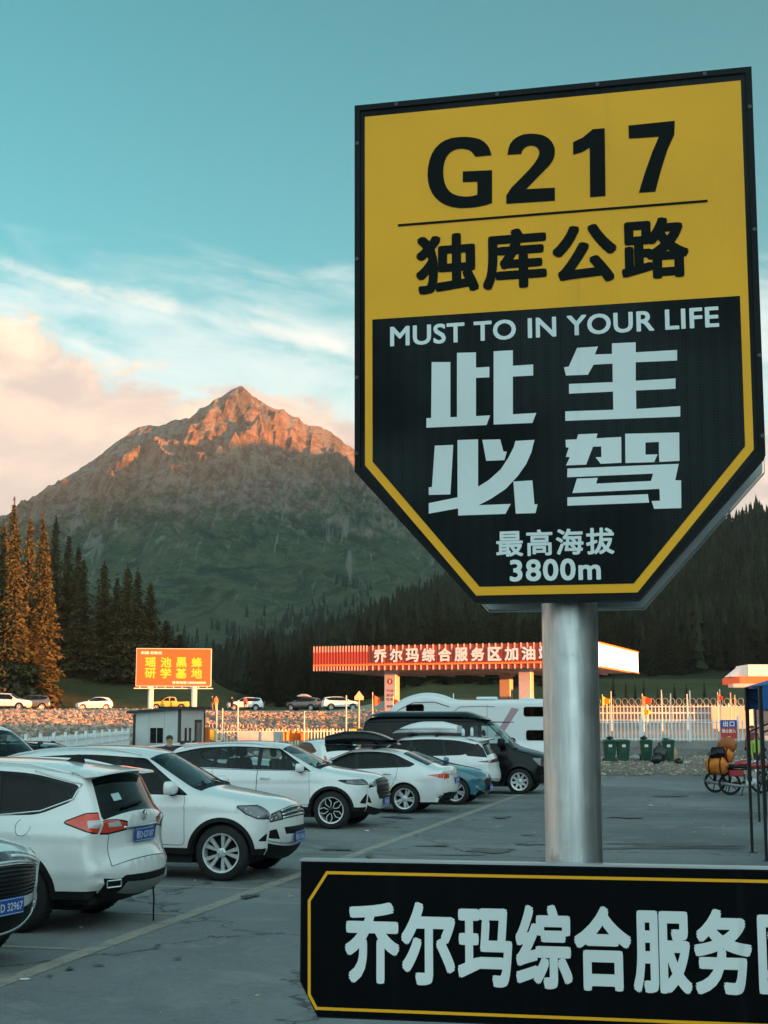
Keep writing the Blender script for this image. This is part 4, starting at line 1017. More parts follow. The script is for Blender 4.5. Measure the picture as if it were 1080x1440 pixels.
    if S.get('rails'):
        x0, x1, y, h = S['rails']
        for sgn in (1, -1):
            pts = []
            for k in range(13):
                f = k / 12; x = x0 + (x1 - x0) * f; i0 = int(np.argmin(np.abs(Pc[:, 0] - x) + 5 * (Pc[:, 1] < belt + .2))); z = Pc[i0, 1] - cc[i0] * (y / wO[i0]) ** pw
                pts.append((x, sgn * y, z + h * min(1, 4 * f, 4 * (1 - f)) + .004))
            s = MB(); s.tube(pts, .016, 8); s.build('roof_rail', S.get('rail_mat', m_alu), a, True)
    return info
def surf(I, front, y, z, off=0.0):
    s, v = I['sv'](front, y, z); p = Vector(I['top3'](s, v)); e = .01
    ps = Vector(I['top3'](s + e, v)) - Vector(I['top3'](s - e, v)); pv = Vector(I['top3'](s, v + e)) - Vector(I['top3'](s, v - e))
    n = ps.cross(pv).normalized()
    if (n.x < 0) == front: n = -n
    return p + n * off, n
def plate(I, front, y, z, text, w=.44, h=.14, off=.012, mats=None):
    p, n = surf(I, front, y, z); n.z = 0.0; n.normalize(); p = p + n * (off + .01); right = Vector((0, 0, 1)).cross(n)
    M = face_matrix(p, right); s = MB(); s.box(-w / 2, w / 2, -h / 2, h / 2, -.006, .004, M, .0); o = s.build('number_plate', m_plate, I['root'])
    lettering(text, (-w * .45, w * .45, -h * .30, h * .32), M @ Matrix.Translation((0, 0, .0065)), m_pltext, o, bold=.01)
    fr_ = MB()
    for (x0, x1, y0, y1) in ((-w / 2 + .008, w / 2 - .008, h / 2 - .011, h / 2 - .007), (-w / 2 + .008, w / 2 - .008, -h / 2 + .007, -h / 2 + .011)): fr_.box(x0, x1, y0, y1, .004, .0055, M)
    fr_.build('plate_border', m_pltext, o)
    return o
def surf_strip(I, front, pts, r, material, name='trim_strip', off=.0, n=6):
    P_ = [surf(I, front, y, z, off)[0] for (y, z) in densify(pts, .07, False)]; s = MB(); s.tube(P_, r, n); return s.build(name, material, I['root'], True)
def side_strip(I, pts, r, material, name='side_moulding', off=.0, both=True):
    for sgn in ((1, -1) if both else (-1,)):
        q = densify(pts, .08, False); s = MB(); s.tube([(x, sgn * (float(I['Wd'](np.array([x]), np.array([z]))[0]) + off), z) for x, z in q], r, 6); s.build(name, material, I['root'], True)
# ------------------------------------------------------------------ the parked vehicles
A13 = math.atan2(-0.232, 0.973)
def place(px, py, lx, ly, h, z=0.0):
    g = gnd(px, py, z); return (g.x - (lx * math.cos(h) - ly * math.sin(h)), g.y - (lx * math.sin(h) + ly * math.cos(h)), z)
def prof_scale(pr, kx, H, zref=1.0, H0=1.73):
    return [(x * kx, z if z < zref else zref + (z - zref) * (H - zref) / (H0 - zref), c) for x, z, c in pr]
def sp(poly, kx, H, zref=1.0, H0=1.73):
    return [(p[0] * kx, p[1] if p[1] < zref else zref + (p[1] - zref) * (H - zref) / (H0 - zref)) + tuple(p[2:]) for p in poly]
def suv_spec(L=4.65, W=.92, H=1.72, paint_=None, glass=None, rearglass=None, kind='suv', **kw):
    kx = L / 4.65; pt = paint_ or m_white; g1 = glass or m_gl_side; g2 = rearglass or m_gl_dark
    PR = dict(
     suv=[(2.12, .24, .12), (2.24, .34, .19), (2.31, .50, .22), (2.33, .66, .22), (2.31, .82, .20), (2.24, .95, .15), (2.08, 1.03, .09), (1.75, 1.095, .06), (1.42, 1.15, .05), (1.20, 1.19, .05), (1.08, 1.235, .06), (.75, 1.43, .075), (.42, 1.615, .075), (.28, 1.665, .07), (0, 1.71, .06), (-.6, 1.73, .055), (-1.2, 1.70, .055), (-1.7, 1.64, .06), (-1.92, 1.58, .065), (-2.02, 1.47, .08), (-2.15, 1.24, .10), (-2.22, 1.10, .11), (-2.27, .98, .12), (-2.29, .82, .13), (-2.33, .68, .15), (-2.33, .52, .15), (-2.28, .40, .13), (-2.15, .30, .10)],
     sedan=[(2.12, .22, .12), (2.24, .30, .19), (2.32, .45, .22), (2.33, .58, .22), (2.30, .70, .19), (2.20, .80, .12), (1.95, .87, .08), (1.5, .94, .06), (1.15, .99, .05), (1.0, 1.03, .06), (.6, 1.22, .08), (.15, 1.40, .075), (-.02, 1.435, .065), (-.5, 1.46, .055), (-.95, 1.43, .06), (-1.2, 1.375, .07), (-1.55, 1.22, .08), (-1.85, 1.09, .07), (-2.0, 1.05, .06), (-2.2, 1.04, .07), (-2.27, .99, .11), (-2.30, .85, .15), (-2.33, .68, .17), (-2.33, .52, .17), (-2.26, .36, .14), (-2.12, .26, .10)],
     hatch=[(2.02, .22, .12), (2.14, .30, .20), (2.20, .42, .24), (2.20, .56, .24), (2.15, .70, .20), (2.03, .80, .14), (1.75, .89, .09), (1.35, .965, .06), (1.1, 1.01, .06), (.95, 1.06, .06), (.55, 1.26, .08), (.15, 1.42, .075), (-.05, 1.455, .065), (-.6, 1.48, .055), (-1.2, 1.45, .06), (-1.6, 1.38, .07), (-1.8, 1.22, .08), (-1.98, 1.03, .1), (-2.06, .88, .12), (-2.12, .68, .15), (-2.12, .5, .15), (-2.0, .3, .12)])[kind]
    H0 = {'suv': 1.73, 'sedan': 1.46, 'hatch': 1.48}[kind]
    P_ = lambda q: sp(q, kx, H, 1.0, H0)
    d = dict(paint=pt, w=W, belt=1.10 if kind == 'suv' else .96, xf=1.44 * kx, xr=-1.25 * kx, Ra=.405, Rt=.362, sill=.34, prof=prof_scale(PR, kx, H, 1.0, H0), cladding=(.055, .42), rails=None, wheel='five_double', mirror=(.86 * kx, 1.18), handles=[(.12 * kx, .96), (-.78 * kx, .97)], crease=[(.90, .98, .016)])
    if kind == 'suv':
        dlo = [(1.04, 1.10, .02), (.34, 1.575, .06), (-.5, 1.625, .3), (-1.3, 1.585, .2), (-1.86, 1.46, .08), (-1.80, 1.30, .10), (-1.45, 1.16, .1), (-.2, 1.115, .2)]
        w1 = [(.80, 1.15, .03), (.34, 1.535, .05), (.02, 1.575, .03), (.00, 1.145, .03)]; w2 = [(-.08, 1.145, .03), (-.07, 1.585, .03), (-.86, 1.578, .04), (-.93, 1.18, .04)]; w3 = [(-1.01, 1.185, .03), (-.95, 1.572, .03), (-1.32, 1.548, .1), (-1.80, 1.43, .05), (-1.74, 1.31, .06), (-1.42, 1.205, .05)]
        tri = [(.98, 1.125), (.83, 1.15), (.60, 1.34)]
        d['side'] = [('front_side_window', round_poly(P_(w1)), g1, -.008), ('rear_side_window', round_poly(P_(w2)), g2, -.008), ('quarter_window', round_poly(P_(w3)), g2, -.008), ('window_trim', round_poly(P_(dlo)), m_gloss, -.003)]
        ws = [(-.9, 1.235), (.9, 1.235), (.9, 1.625), (-.9, 1.625)]; rw = [(-.66, 1.20), (.66, 1.20), (.62, 1.50), (-.62, 1.50)]; cowl = [(-.8, 1.195), (.8, 1.195), (.8, 1.235), (-.8, 1.235)]
        doors = [[(1.02, .46, .06), (1.00, 1.04, .04), (.98, 1.12, .02), (-.04, 1.12, .02), (-.06, .46, .04)], [(-.075, .46, .04), (-.055, 1.12, .02), (-.98, 1.14, .02), (-.95, .80, .2), (-.74, .47, .1)]]
        d['seats'] = [.25 * kx, -.62 * kx]
    else:
        z0 = .0
        dlo = [(.98, .97, .02), (.10, 1.355, .08), (-.5, 1.395, .3), (-1.0, 1.345, .15), (-1.52, 1.10, .05), (-1.40, 1.035, .05), (-.3, .985, .2)]
        w1 = [(.72, 1.01, .03), (.12, 1.315, .06), (-.10, 1.345, .03), (-.12, 1.01, .03)]; w2 = [(-.19, 1.01, .03), (-.17, 1.348, .03), (-.62, 1.348, .1), (-1.0, 1.295, .1), (-1.12, 1.06, .04)]; w3 = [(-1.18, 1.07, .02), (-1.08, 1.25, .04), (-1.40, 1.105, .03)]
        d['side'] = [('front_side_window', round_poly(P_(w1)), g1, -.008), ('rear_side_window', round_poly(P_(w2)), g2, -.008), ('quarter_window', round_poly(P_(w3)), g2, -.008), ('window_trim', round_poly(P_(dlo)), m_gloss, -.003)]
        ws = [(-.9, 1.035), (.9, 1.035), (.9, 1.41), (-.9, 1.41)]; rw = [(-.60, 1.11), (.60, 1.11), (.55, 1.375), (-.55, 1.375)]; cowl = [(-.8, 1.0), (.8, 1.0), (.8, 1.035), (-.8, 1.035)]
        doors = [[(.96, .40, .06), (.95, .98, .02), (-.15, .995, .02), (-.16, .40, .04)], [(-.175, .40, .04), (-.165, 1.0, .02), (-1.12, 1.02, .02), (-1.08, .75, .2), (-.86, .42, .1)]]
        d['handles'] = [(.02, .86), (-.88, .88)]; d['mirror'] = (.80 * kx, 1.04); d['seats'] = [.15 * kx, -.65 * kx]; d['cladding'] = None; d['crease'] = [(.80, .88, .014)]
        d['xf'] = 1.40 * kx; d['xr'] = -1.28 * kx; d['Ra'] = .37; d['Rt'] = .33; d['sill'] = .26
    for k, dp in enumerate(doors):
        rp = round_poly(P_(dp)); d['side'].append((('front_door', 'rear_door')[k], rp, pt, 0)); 
    for dp in doors:
        d['side'].append(('seam', grow(round_poly(P_(dp)), .0075), m_trim, -.004))
    d['top'] = [('windscreen', True, P_(ws), m_gl_front, -.004, False), ('wiper_cowl', True, P_(cowl), m_trim, -.008, False), ('rear_window', False, P_(rw), m_gl_dark, -.004, False)]
    d.update(kw); return d
def addlamps(d, side_f=None, top_f=None, side_r=None, top_r=None, m_f=None, m_r=None):
    if side_f: d['side'].append(('headlight', round_poly(side_f, .03), m_f or m_lampin, .002))
    if top_f: d['top'].append(('headlight', True, top_f, m_f or m_lampin, .002, True))
    if side_r: d['side'].append(('taillight', round_poly(side_r, .03), m_r or m_red, .004))
    if top_r: d['top'].append(('taillight', False, top_r, m_r or m_red, .004, True))
def wipers(I, z0, z1, yy=.5, front=True):
    for s_ in (1, -1):
        surf_strip(I, front, [(yy * s_ + .12, z0), (-.1 + yy * s_ * .4, z1)], .010, m_trim, 'wiper', .012)

# --- white SUV with chrome bar grille, its nose to the right
d = suv_spec(4.67, .925, 1.74, m_white, m_gl_dark, m_gl_dark, wheel='multi', rails=(-1.75, .25, .60, .03), mirror=(.87, 1.20, 1.1))
d['side'].insert(0, ('lamp_rim', grow(round_poly([(1.74, .965), (2.45, .975), (2.45, .80), (2.02, .815), (1.86, .875)], .02), 0), m_lampin, .004))
d['side'].insert(1, ('lamp_surround', grow(round_poly([(1.74, .965), (2.45, .975), (2.45, .80), (2.02, .815), (1.86, .875)], .02), .014), m_trim, .002))
d['top'] += [('lamp_rim', True, [(.50, .81), (1.0, .81), (1.0, .975), (.50, .93)], m_lampin, .004, True), ('lamp_surround', True, [(.48, .795), (1.0, .795), (1.0, .99), (.48, .945)], m_trim, .002, True),
             ('grille', True, [(-.47, .80), (.47, .80), (.49, .945), (-.49, .945)], m_grille, -.012, False), ('lower_grille', True, [(-.42, .58), (.42, .58), (.46, .68), (-.46, .68)], m_grille, -.015, False),
             ('fog_lamp_recess', True, [(.52, .50), (.86, .49), (.88, .60), (.60, .665)], m_trim, -.01, True), ('lower_bumper', True, [(-1, .2), (1, .2), (1, .44), (-1, .40)], m_trim, .004, False)]
d['side'] += [('fog_lamp_recess', round_poly([(2.02, .52), (2.4, .48), (2.4, .64), (2.16, .66)], .03), m_trim, -.008)]
d['merge'] = ['lamp_rim', 'lamp_surround', 'taillight', 'cladding', 'seam', 'window_trim', 'fog_lamp_recess']
d['xf'] = 1.53
I = make_car('parked_car', 'white SUV with ten spoke silver wheels and a chrome barred grille, nose right', 'car', d, place(311, 1239, 1.53, -.86, A13), A13, 'cars in the parking row', res=.055)
for o in I['objs'].get('lamp_rim', []): o.name = 'headlight'
for z in (.825, .872, .925): surf_strip(I, True, [(-.48, z), (.48, z)], .012, m_chrome, 'grille_bar', .006)
surf_strip(I, True, [(-.42, .63), (.42, .63)], .008, m_trim, 'grille_bar', .004)
plate(I, True, 0, .53, '新D·51862')
for s_ in (1, -1):
    for yy_, zz_ in ((.62, .885), (.75, .885)):
        p, n = surf(I, True, s_ * yy_, zz_, .004); lb = MB(); lb.lathe([(.030, 0), (.032, .006), (.026, .004), (.022, -.004), (.001, -.006)], 16, face_matrix(p, Vector((0, 0, 1)).cross(n))); lb.build('lamp_bulb', m_chrome, I['root'], True); wipers(I, 1.225, 1.27)
p, n = surf(I, True, 0, .875, .03); s = MB(); s.box(-.07, .07, -.02, .02, -.01, .01, face_matrix(p, Vector((0, 0, 1)).cross(n)), .008); s.box(-.02, .02, -.032, .032, -.011, .009, face_matrix(p, Vector((0, 0, 1)).cross(n)), .008); s.build('badge', m_chrome, I['root'])
for s_ in (1, -1):
    q = [surf(I, True, s_ * y, .70 + (.0 if y < .5 else -.02), .004)[0] for y in (.0, .25, .45, .6)]
surf_strip(I, True, [(-.95, .47), (-.55, .455), (.55, .455), (.95, .47)], .010, m_chrome, 'bumper_strip', .002)

# --- white SUV seen from behind, tail towards the line
HV = math.pi + A13 - R(2.8)
d = suv_spec(4.60, .915, 1.70, m_white, m_gl_side, m_gl_dark, wheel='five_double', rails=(-1.70, .25, .62, .035), rail_mat=m_white, handles=[(.12, .98), (-.80, .99)], crease=[(.95, 1.02, .018), (.60, .66, .012)])
d['prof'] = [(2.12, .24, .12), (2.24, .34, .19), (2.31, .50, .22), (2.33, .66, .22), (2.31, .82, .20), (2.24, .95, .15), (2.08, 1.03, .09), (1.75, 1.095, .06), (1.42, 1.15, .05), (1.20, 1.19, .05), (1.08, 1.235, .06), (.75, 1.43, .075), (.42, 1.60, .075), (.28, 1.645, .07), (0, 1.685, .06), (-.6, 1.70, .055), (-1.2, 1.675, .055), (-1.7, 1.62, .06), (-1.86, 1.595, .065), (-1.93, 1.54, .075), (-2.05, 1.35, .10), (-2.14, 1.20, .12), (-2.20, 1.13, .13), (-2.215, 1.05, .13), (-2.20, .95, .14), (-2.21, .80, .15), (-2.27, .71, .17), (-2.31, .60, .19), (-2.30, .50, .19), (-2.26, .40, .17), (-2.12, .30, .12)]
d['top'] = [t for t in d['top'] if t[0] != 'rear_window'] + [
    ('rear_window', False, [(-.60, 1.195), (.60, 1.195), (.66, 1.25), (.58, 1.49), (-.58, 1.49), (-.66, 1.25)], m_gl_dark, -.001, False),
    ('rear_window_surround', False, [(-.66, 1.17), (.66, 1.17), (.74, 1.25), (.70, 1.54), (-.70, 1.54), (-.74, 1.25)], m_gloss, .000, False),
    ('lamp_detail', False, [(.44, 1.03), (.62, 1.02), (.64, 1.09), (.48, 1.10)], m_brown, .007, True),
    ('taillight', False, [(.36, 1.00), (.62, .965), (1, .97), (1, 1.165), (.62, 1.15), (.36, 1.06)], m_redd, .004, True),
    ('lamp_surround', False, [(.34, .985), (.62, .95), (1, .955), (1, 1.18), (.62, 1.165), (.34, 1.075)], m_gloss, .002, True),
    ('tailgate_seam', False, [(-.63, .70), (.63, .70), (.63, .708), (-.63, .708)], m_trim, -.003, False),
    ('tailgate_seam', False, [(.625, .70), (.635, .70), (.60, .99), (.592, .99)], m_trim, -.003, True),
    ('plate_recess', False, [(-.33, .86), (.33, .86), (.37, 1.02), (-.37, 1.02)], m_white, -.014, False),
    ('skid_plate', False, [(-.50, .345), (.50, .345), (.44, .475), (-.44, .475)], m_skid, .016, False),
    ('lower_bumper', False, [(-1, .2), (1, .2), (1, .50), (.52, .50), (.46, .545), (-.46, .545), (-.52, .50), (-1, .50)], m_trim, .006, False)]
d['side'] += [('lamp_detail', round_poly([(-2.06, 1.03), (-2.02, 1.09), (-2.4, 1.09), (-2.4, 1.02)], .01), m_brown, .007)][:0]
d['side'] += [('lamp_detail', round_poly([(-2.0, 1.03), (-1.98, 1.10), (-2.5, 1.11), (-2.5, 1.02)], .01), m_brown, .007), ('taillight', round_poly([(-1.74, 1.085), (-1.94, 1.165), (-2.5, 1.165), (-2.5, .97), (-2.05, .985)], .03), m_red, .004), ('lamp_surround', grow(round_poly([(-1.74, 1.085), (-1.94, 1.165), (-2.5, 1.165), (-2.5, .97), (-2.05, .985)], .03), .013), m_gloss, .002)]
th = np.linspace(math.pi * .95, math.pi * 2.35, 16)
fc = [(-1.30 + .085 * math.cos(t), 1.03 + .085 * math.sin(t)) for t in th]; fc2 = [(-1.30 + .079 * math.cos(t), 1.03 + .079 * math.sin(t)) for t in th[::-1]]
d['side'] += [('fuel_flap_seam', fc + fc2, m_trim, -.003)]
ch = [(.95, 1.125), (-1.0, 1.145), (-1.45, 1.19), (-1.78, 1.31), (-1.84, 1.455), (-1.3, 1.58)]
d['merge'] = ['taillight', 'cladding', 'seam', 'window_trim', 'lamp_detail', 'tailgate_seam', 'lamp_surround']
I = make_car('parked_car', 'white SUV parked tail first with red taillights, blue plate and a strap under its bumper', 'car', d, place(24, 1312, -1.27, .86, HV), HV, 'cars in the parking row', res=.05)
side_strip(I, ch, .010, m_chrome, 'window_moulding', .004)
plate(I, False, 0, .925, '新D·G7107', h=.135)
surf_strip(I, False, [(-.40, 1.012), (.40, 1.012)], .012, m_chrome, 'tailgate_bar', .004)
surf_strip(I, False, [(-.10, 1.245), (.18, 1.222), (.26, 1.225)], [.012] * 99, m_trim, 'wiper', .02) if False else surf_strip(I, False, [(-.06, 1.235), (.32, 1.215)], .018, m_trim, 'wiper', .02)
p, n = surf(I, False, 0, 1.115, .012); M = face_matrix(p, Vector((0, 0, 1)).cross(n), (0, 0, 1)); s = MB()
s.lathe([(.050, -.006), (.052, .004), (.044, .006), (.044, -.004)], 24, M)
for (x0, y0, x1, y1) in ((-.033, .028, 0, -.030), (0, -.030, .033, .028), (-.018, .04, 0, .004), (.018, .04, 0, .004)): s.tube([M @ Vector((x0, y0, .004)), M @ Vector((x1, y1, .004))], .005, 5)
s.build('badge', m_chrome, I['root'])
p, n = surf(I, False, .36, .80, .004); lettering('LAVIDE', (-.075, .075, -.014, .014), face_matrix(p, Vector((0, 0, 1)).cross(n)), m_chrome, I['root'], bold=.02, name='tailgate_lettering') if False else None
sp_ = MB()                                            # roof spoiler
yy = np.linspace(-.66, .66, 15); vs = []
for y in yy:
    k = (y / .66) ** 2; vs += [(-1.70, y, 1.622 - .03 * k), (-2.06 + .07 * k, y, 1.585 - .035 * k), (-2.07 + .07 * k, y, 1.565 - .035 * k), (-1.86, y, 1.545 - .03 * k)]
fs = [(4 * i + j, 4 * i + (j + 1) % 4, 4 * i + 4 + (j + 1) % 4, 4 * i + 4 + j) for i in range(14) for j in range(4)] + [(0, 1, 2, 3), (59, 58, 57, 56)]
sp_.add(vs, fs); sp_.build('spoiler', m_white, I['root'], auto=35)
an = MB(); an.add([(-1.30, -.03, 1.665), (-1.30, .03, 1.665), (-1.50, .025, 1.645), (-1.50, -.025, 1.645), (-1.48, 0, 1.73), (-1.42, 0, 1.735)], [(0, 1, 5), (0, 5, 4, 3), (1, 2, 4, 5), (2, 3, 4), (0, 3, 2, 1)]); an.build('roof_antenna', m_trim, I['root'])
for s_ in (1, -1):
    p, n = surf(I, False, .60 * s_, .43, .01); M = face_matrix(p, Vector((0, 0, 1)).cross(n)); s = MB()
    for z in (-.032, .032): s.tube([M @ Vector((-.09, z, 0)), M @ Vector((.09, z, 0))], .008, 6)
    for x in (-.09, .09): s.tube([M @ Vector((x, -.032, 0)), M @ Vector((x, .032, 0))], .008, 6)
    s.build('exhaust_trim', m_chrome, I['root'])
ts = MB(); ts.tube([(-2.20, -.28, .36), (-2.215, -.275, .22), (-2.21, -.28, .10), (-2.215, -.275, .005)], .009, 6); ts.build('ground_strap', m_trim, I['root'])
st = MB(); pts_ = [surf(I, False, y, z, .006)[0] for (y, z) in ((.40, 1.36), (.26, 1.36), (.26, 1.29), (.40, 1.29))]; st.add(pts_, [(0, 1, 2, 3)]); st.build('window_sticker', mat('sticker', (.45, .6, .62), .5), I['root'])

# --- front corner of a white crossover at the left edge
HC = A13 - R(8)
d = suv_spec(4.55, .91, 1.66, m_white2, wheel='five_double', mirror=(.87, 1.17))
d['top'] += [('lamp_glass', True, [(.10, .915), (1.0, .90), (1.0, .985), (.10, .985)], m_dlamp, .004, True), ('lamp_bar', True, [(-.12, .915), (.12, .915), (.12, .985), (-.12, .985)], m_dlamp, .003, False),
             ('grille', True, [(-.52, .60), (.52, .60), (.66, .72), (.70, .88), (-.70, .88), (-.66, .72)], m_grille, -.015, False), ('lower_bumper', True, [(-1, .2), (1, .2), (1, .36), (.7, .50), (-.7, .50), (-1, .36)], m_trim, .003, False)]
d['side'] += [('lamp_glass', round_poly([(1.85, .955), (2.4, .985), (2.4, .885), (2.1, .90)], .02), m_lampin, .004)]
d['merge'] = ['lamp_glass', 'cladding', 'seam', 'window_trim']
pc = gnd(6, 1370)
fx = 2.28
I = make_car('parked_car', 'nose of a white crossover with a wide black grille, cut off by the left edge', 'car', d, (pc.x - fx * math.cos(HC), pc.y - fx * math.sin(HC), 0), HC, 'cars in the parking row', res=.055)
for o in I['objs'].get('lamp_glass', []): o.name = 'headlight'
for z in np.linspace(.63, .86, 8): surf_strip(I, True, [(-.60 - .1 * (z - .6), z), (.60 + .1 * (z - .6), z)], .007, m_gloss, 'grille_bar', .002)
for s_ in (1, -1): surf_strip(I, True, [(s_ * .16, .948), (s_ * .62, .943)], .016, m_led, 'lamp_strip', .004)
surf_strip(I, True, [(-.98, .44), (-.72, .335), (-.4, .31), (.4, .31), (.72, .335), (.98, .44)], .013, m_chrome, 'bumper_strip', .006)
surf_strip(I, True, [(-.80, .90), (0, .895), (.80, .90)], .007, m_chrome, 'grille_moulding', .006)
plate(I, True, -.0, .545, '新D 32967')

# --- white SUV with black and silver wheels
d = suv_spec(4.72, .935, 1.68, m_white2, m_gl_side, m_gl_side, wheel='petal', rails=(-1.7, .25, .62, .02), mirror=(.88, 1.17, 1.05), seat_mat=m_seat)
for n_, pl in (('smoked_headlight', [(1.62, .93), (2.45, .955), (2.45, .87), (2.0, .855), (1.78, .875)]),):
    d['side'].insert(0, ('lamp_rim', round_poly(pl, .02), m_dlamp, .003)); d['side'].insert(1, ('lamp_surround', grow(round_poly(pl, .02), .012), m_gloss, .002))
d['top'] += [('lamp_rim', True, [(.52, .86), (1.0, .86), (1.0, .955), (.50, .94)], m_dlamp, .003, True), ('lamp_surround', True, [(.50, .845), (1.0, .845), (1.0, .97), (.48, .95)], m_gloss, .002, True),
             ('grille', True, [(-.40, .56), (.40, .56), (.50, .72), (.46, .96), (-.46, .96), (-.50, .72)], m_grille, .012, False), ('fog_lamp_recess', True, [(.60, .44), (.90, .46), (.86, .66), (.72, .66)], m_trim, -.01, True),
             ('lower_bumper', True, [(-1, .2), (1, .2), (1, .36), (-1, .36)], m_trim, .004, False)]
d['side'] += [('fog_lamp_recess', round_poly([(2.02, .50), (2.4, .44), (2.4, .68), (2.14, .68)], .03), m_trim, -.008)]
d['merge'] = ['lamp_rim', 'lamp_surround', 'taillight', 'cladding', 'seam', 'window_trim', 'fog_lamp_recess']
I = make_car('parked_car', 'white SUV with black and silver petal wheels, seats visible through its side windows', 'car', d, place(466, 1166, 1.465, -.87, A13), A13, 'cars in the parking row', res=.06)
for o in I['objs'].get('lamp_rim', []): o.name = 'headlight'
for z in np.linspace(.62, .90, 5): surf_strip(I, True, [(-.42, z), (.42, z)], .010, m_gloss, 'grille_bar', .022)
surf_strip(I, True, [(.55, .93), (.80, .935)], .008, m_led, 'lamp_strip', .006); surf_strip(I, True, [(-.55, .93), (-.80, .935)], .008, m_led, 'lamp_strip', .006)
plate(I, True, 0, .50, '新A·8K205'); wipers(I, 1.22, 1.26); side_strip(I, [(1.0, 1.105), (-.2, 1.12), (-1.45, 1.165), (-1.8, 1.30)], .008, m_chrome, 'window_moulding', .003)

# --- white sedan, tail to the right, black roof box
HL = math.pi + A13
d = suv_spec(4.64, .90, 1.45, m_white2, m_gl_dark, m_gl_dark, kind='sedan', wheel='star', cladding=None)
addlamps(d, side_r=[(-1.80, .86), (-2.5, .93), (-2.5, .80), (-2.15, .79)], top_r=[(.50, .80), (1.0, .79), (1.0, .93), (.50, .90)])
d['top'] += [('lower_bumper', False, [(-1, .2), (1, .2), (1, .42), (.66, .40), (.5, .46), (-.5, .46), (-.66, .40), (-1, .42)], m_trim, .004, False), ('tailgate_seam', False, [(.56, .60), (.566, .60), (.62, .95), (.61, .95)], m_trim, -.003, True)]
d['side'] += [('bumper_vent', round_poly([(-2.02, .36), (-2.5, .60), (-2.5, .40), (-2.2, .33)], .02), m_trim, .003)]
I = make_car('parked_car', 'white sedan with silver star wheels showing its red taillight, black roof box on top', 'car', d, place(569, 1144, -1.28, .85, HL), HL, 'cars in the parking row', res=.065)
surf_strip(I, False, [(-.5, .88), (.5, .88)], .010, m_chrome, 'tailgate_bar', .006); plate(I, False, 0, .73, '新A·70F31')
def roof_box(I, label, x0, x1, z, mt, yc=0.0, w=.42, h=.36, flip=False):
    a = I['root']; n = 14; vs = []; m = 16; L = x1 - x0
    b = thing('roof_box', label, 'roof box', (0, 0, 0)); b.matrix_world = a.matrix_basis @ Matrix.Translation((0, yc, 0)) if False else a.matrix_basis
    for i in range(m + 1):
        f = i / m; g = f if not flip else 1 - f
        hh = h * min(1.0, (math.sin(min(1, g * 1.9) * math.pi / 2)) ** .8) * (1 - .35 * max(0, g - .75) / .25) + .02; ww = w * (0.55 + .45 * math.sin(min(1, g * 2.6) * math.pi / 2)); x = x0 + L * f
        for k in range(n):
            t = math.pi * 2 * k / n; cy_ = math.copysign(abs(math.cos(t)) ** .5, math.cos(t)); szn = math.copysign(abs(math.sin(t)) ** .6, math.sin(t)); vs.append((x, yc + ww * cy_, z + .05 + hh * .42 + szn * hh * .5 * (1 if szn > 0 else .75)))
    s = MB(); s.add(vs, [(i * n + k, i * n + (k + 1) % n, (i + 1) * n + (k + 1) % n, (i + 1) * n + k) for i in range(m) for k in range(n)] + [tuple(range(n)), tuple(m * n + k for k in range(n - 1, -1, -1))])
    s.build('shell', mt, b, auto=50)
    s = MB(); s.box(x0 + .05, x1 - .03, yc - w - .004, yc + w + .004, z + .05 + h * .36, z + .05 + h * .385); s.build('seam_strip', m_trim, b)
    for x in (x0 + L * .3, x0 + L * .72):
        s = MB(); s.box(x - .03, x + .03, -.60, .60, z - .03, z + .03, None, .01); s.build('cross_bar', m_trim, b)
    return b
roof_box(I, 'black roof box riding on the white sedan', -1.0, .70, 1.46, m_gloss, .12, .40, .34)

# --- blue hatchback, nose right
d = suv_spec(4.40, .90, 1.33, m_blue_p, m_gl_dark, m_gl_dark, kind='hatch', wheel='five_double', cladding=None)
addlamps(d, side_f=[(1.62, .80), (2.3, .74), (2.3, .62), (1.95, .66)], top_f=[(.44, .62), (1.0, .62), (1.0, .80), (.5, .74)])
d['top'] += [('grille', True, [(-.38, .30), (.38, .30), (.46, .64), (-.46, .64)], m_grille, .004, False), ('lower_bumper', True, [(-1, .18), (1, .18), (1, .28), (-1, .28)], m_trim, .004, False)]
d['side'] += [('bumper_vent', round_poly([(1.92, .32), (2.3, .30), (2.3, .52), (2.1, .45)], .02), m_trim, .003)]
I = make_car('parked_car', 'blue hatchback, the only blue car, squeezed between white cars', 'car', d, place(641, 1132, 1.33, -.84, A13), A13, 'cars in the parking row', res=.065)
surf_strip(I, True, [(-.95, .27), (.95, .27)], .010, m_chrome, 'bumper_strip', .006); plate(I, True, 0, .40, '新C·3F608')

# --- white SUV with a white roof box and spoiler
d = suv_spec(4.68, .93, 1.68, m_white2, m_gl_dark, m_gl_dark, wheel='multi', cladding=(.04, .36), mirror=(.88, 1.18))
d['side'].insert(0, ('taillight', round_poly([(-1.86, .985), (-2.5, 1.05), (-2.5, .97), (-2.2, .945)], .02), m_redd, .004))
d['top'] += [('taillight', False, [(-1.0, .96), (1.0, .96), (1.0, 1.05), (-1.0, 1.05)], m_redd, .004, False), ('lower_bumper', False, [(-1, .2), (1, .2), (1, .44), (-1, .44)], m_trim, .004, False)]
g_ = [(-1.90, 1.50), (-2.05, 1.06), (-1.45, 1.15)]
d['side'].insert(4, ('pillar_trim', [(-1.86, 1.46), (-2.3, 1.08), (-1.6, 1.13), (-1.4, 1.3)], m_gloss, -.001))
I = make_car('parked_car', 'white SUV with dark tail pillar and a white roof box, beside the black minibus', 'car', d, place(640, 1123, -1.26, .87, HL), HL, 'cars in the parking row', res=.065)
sp_ = MB(); vs = []
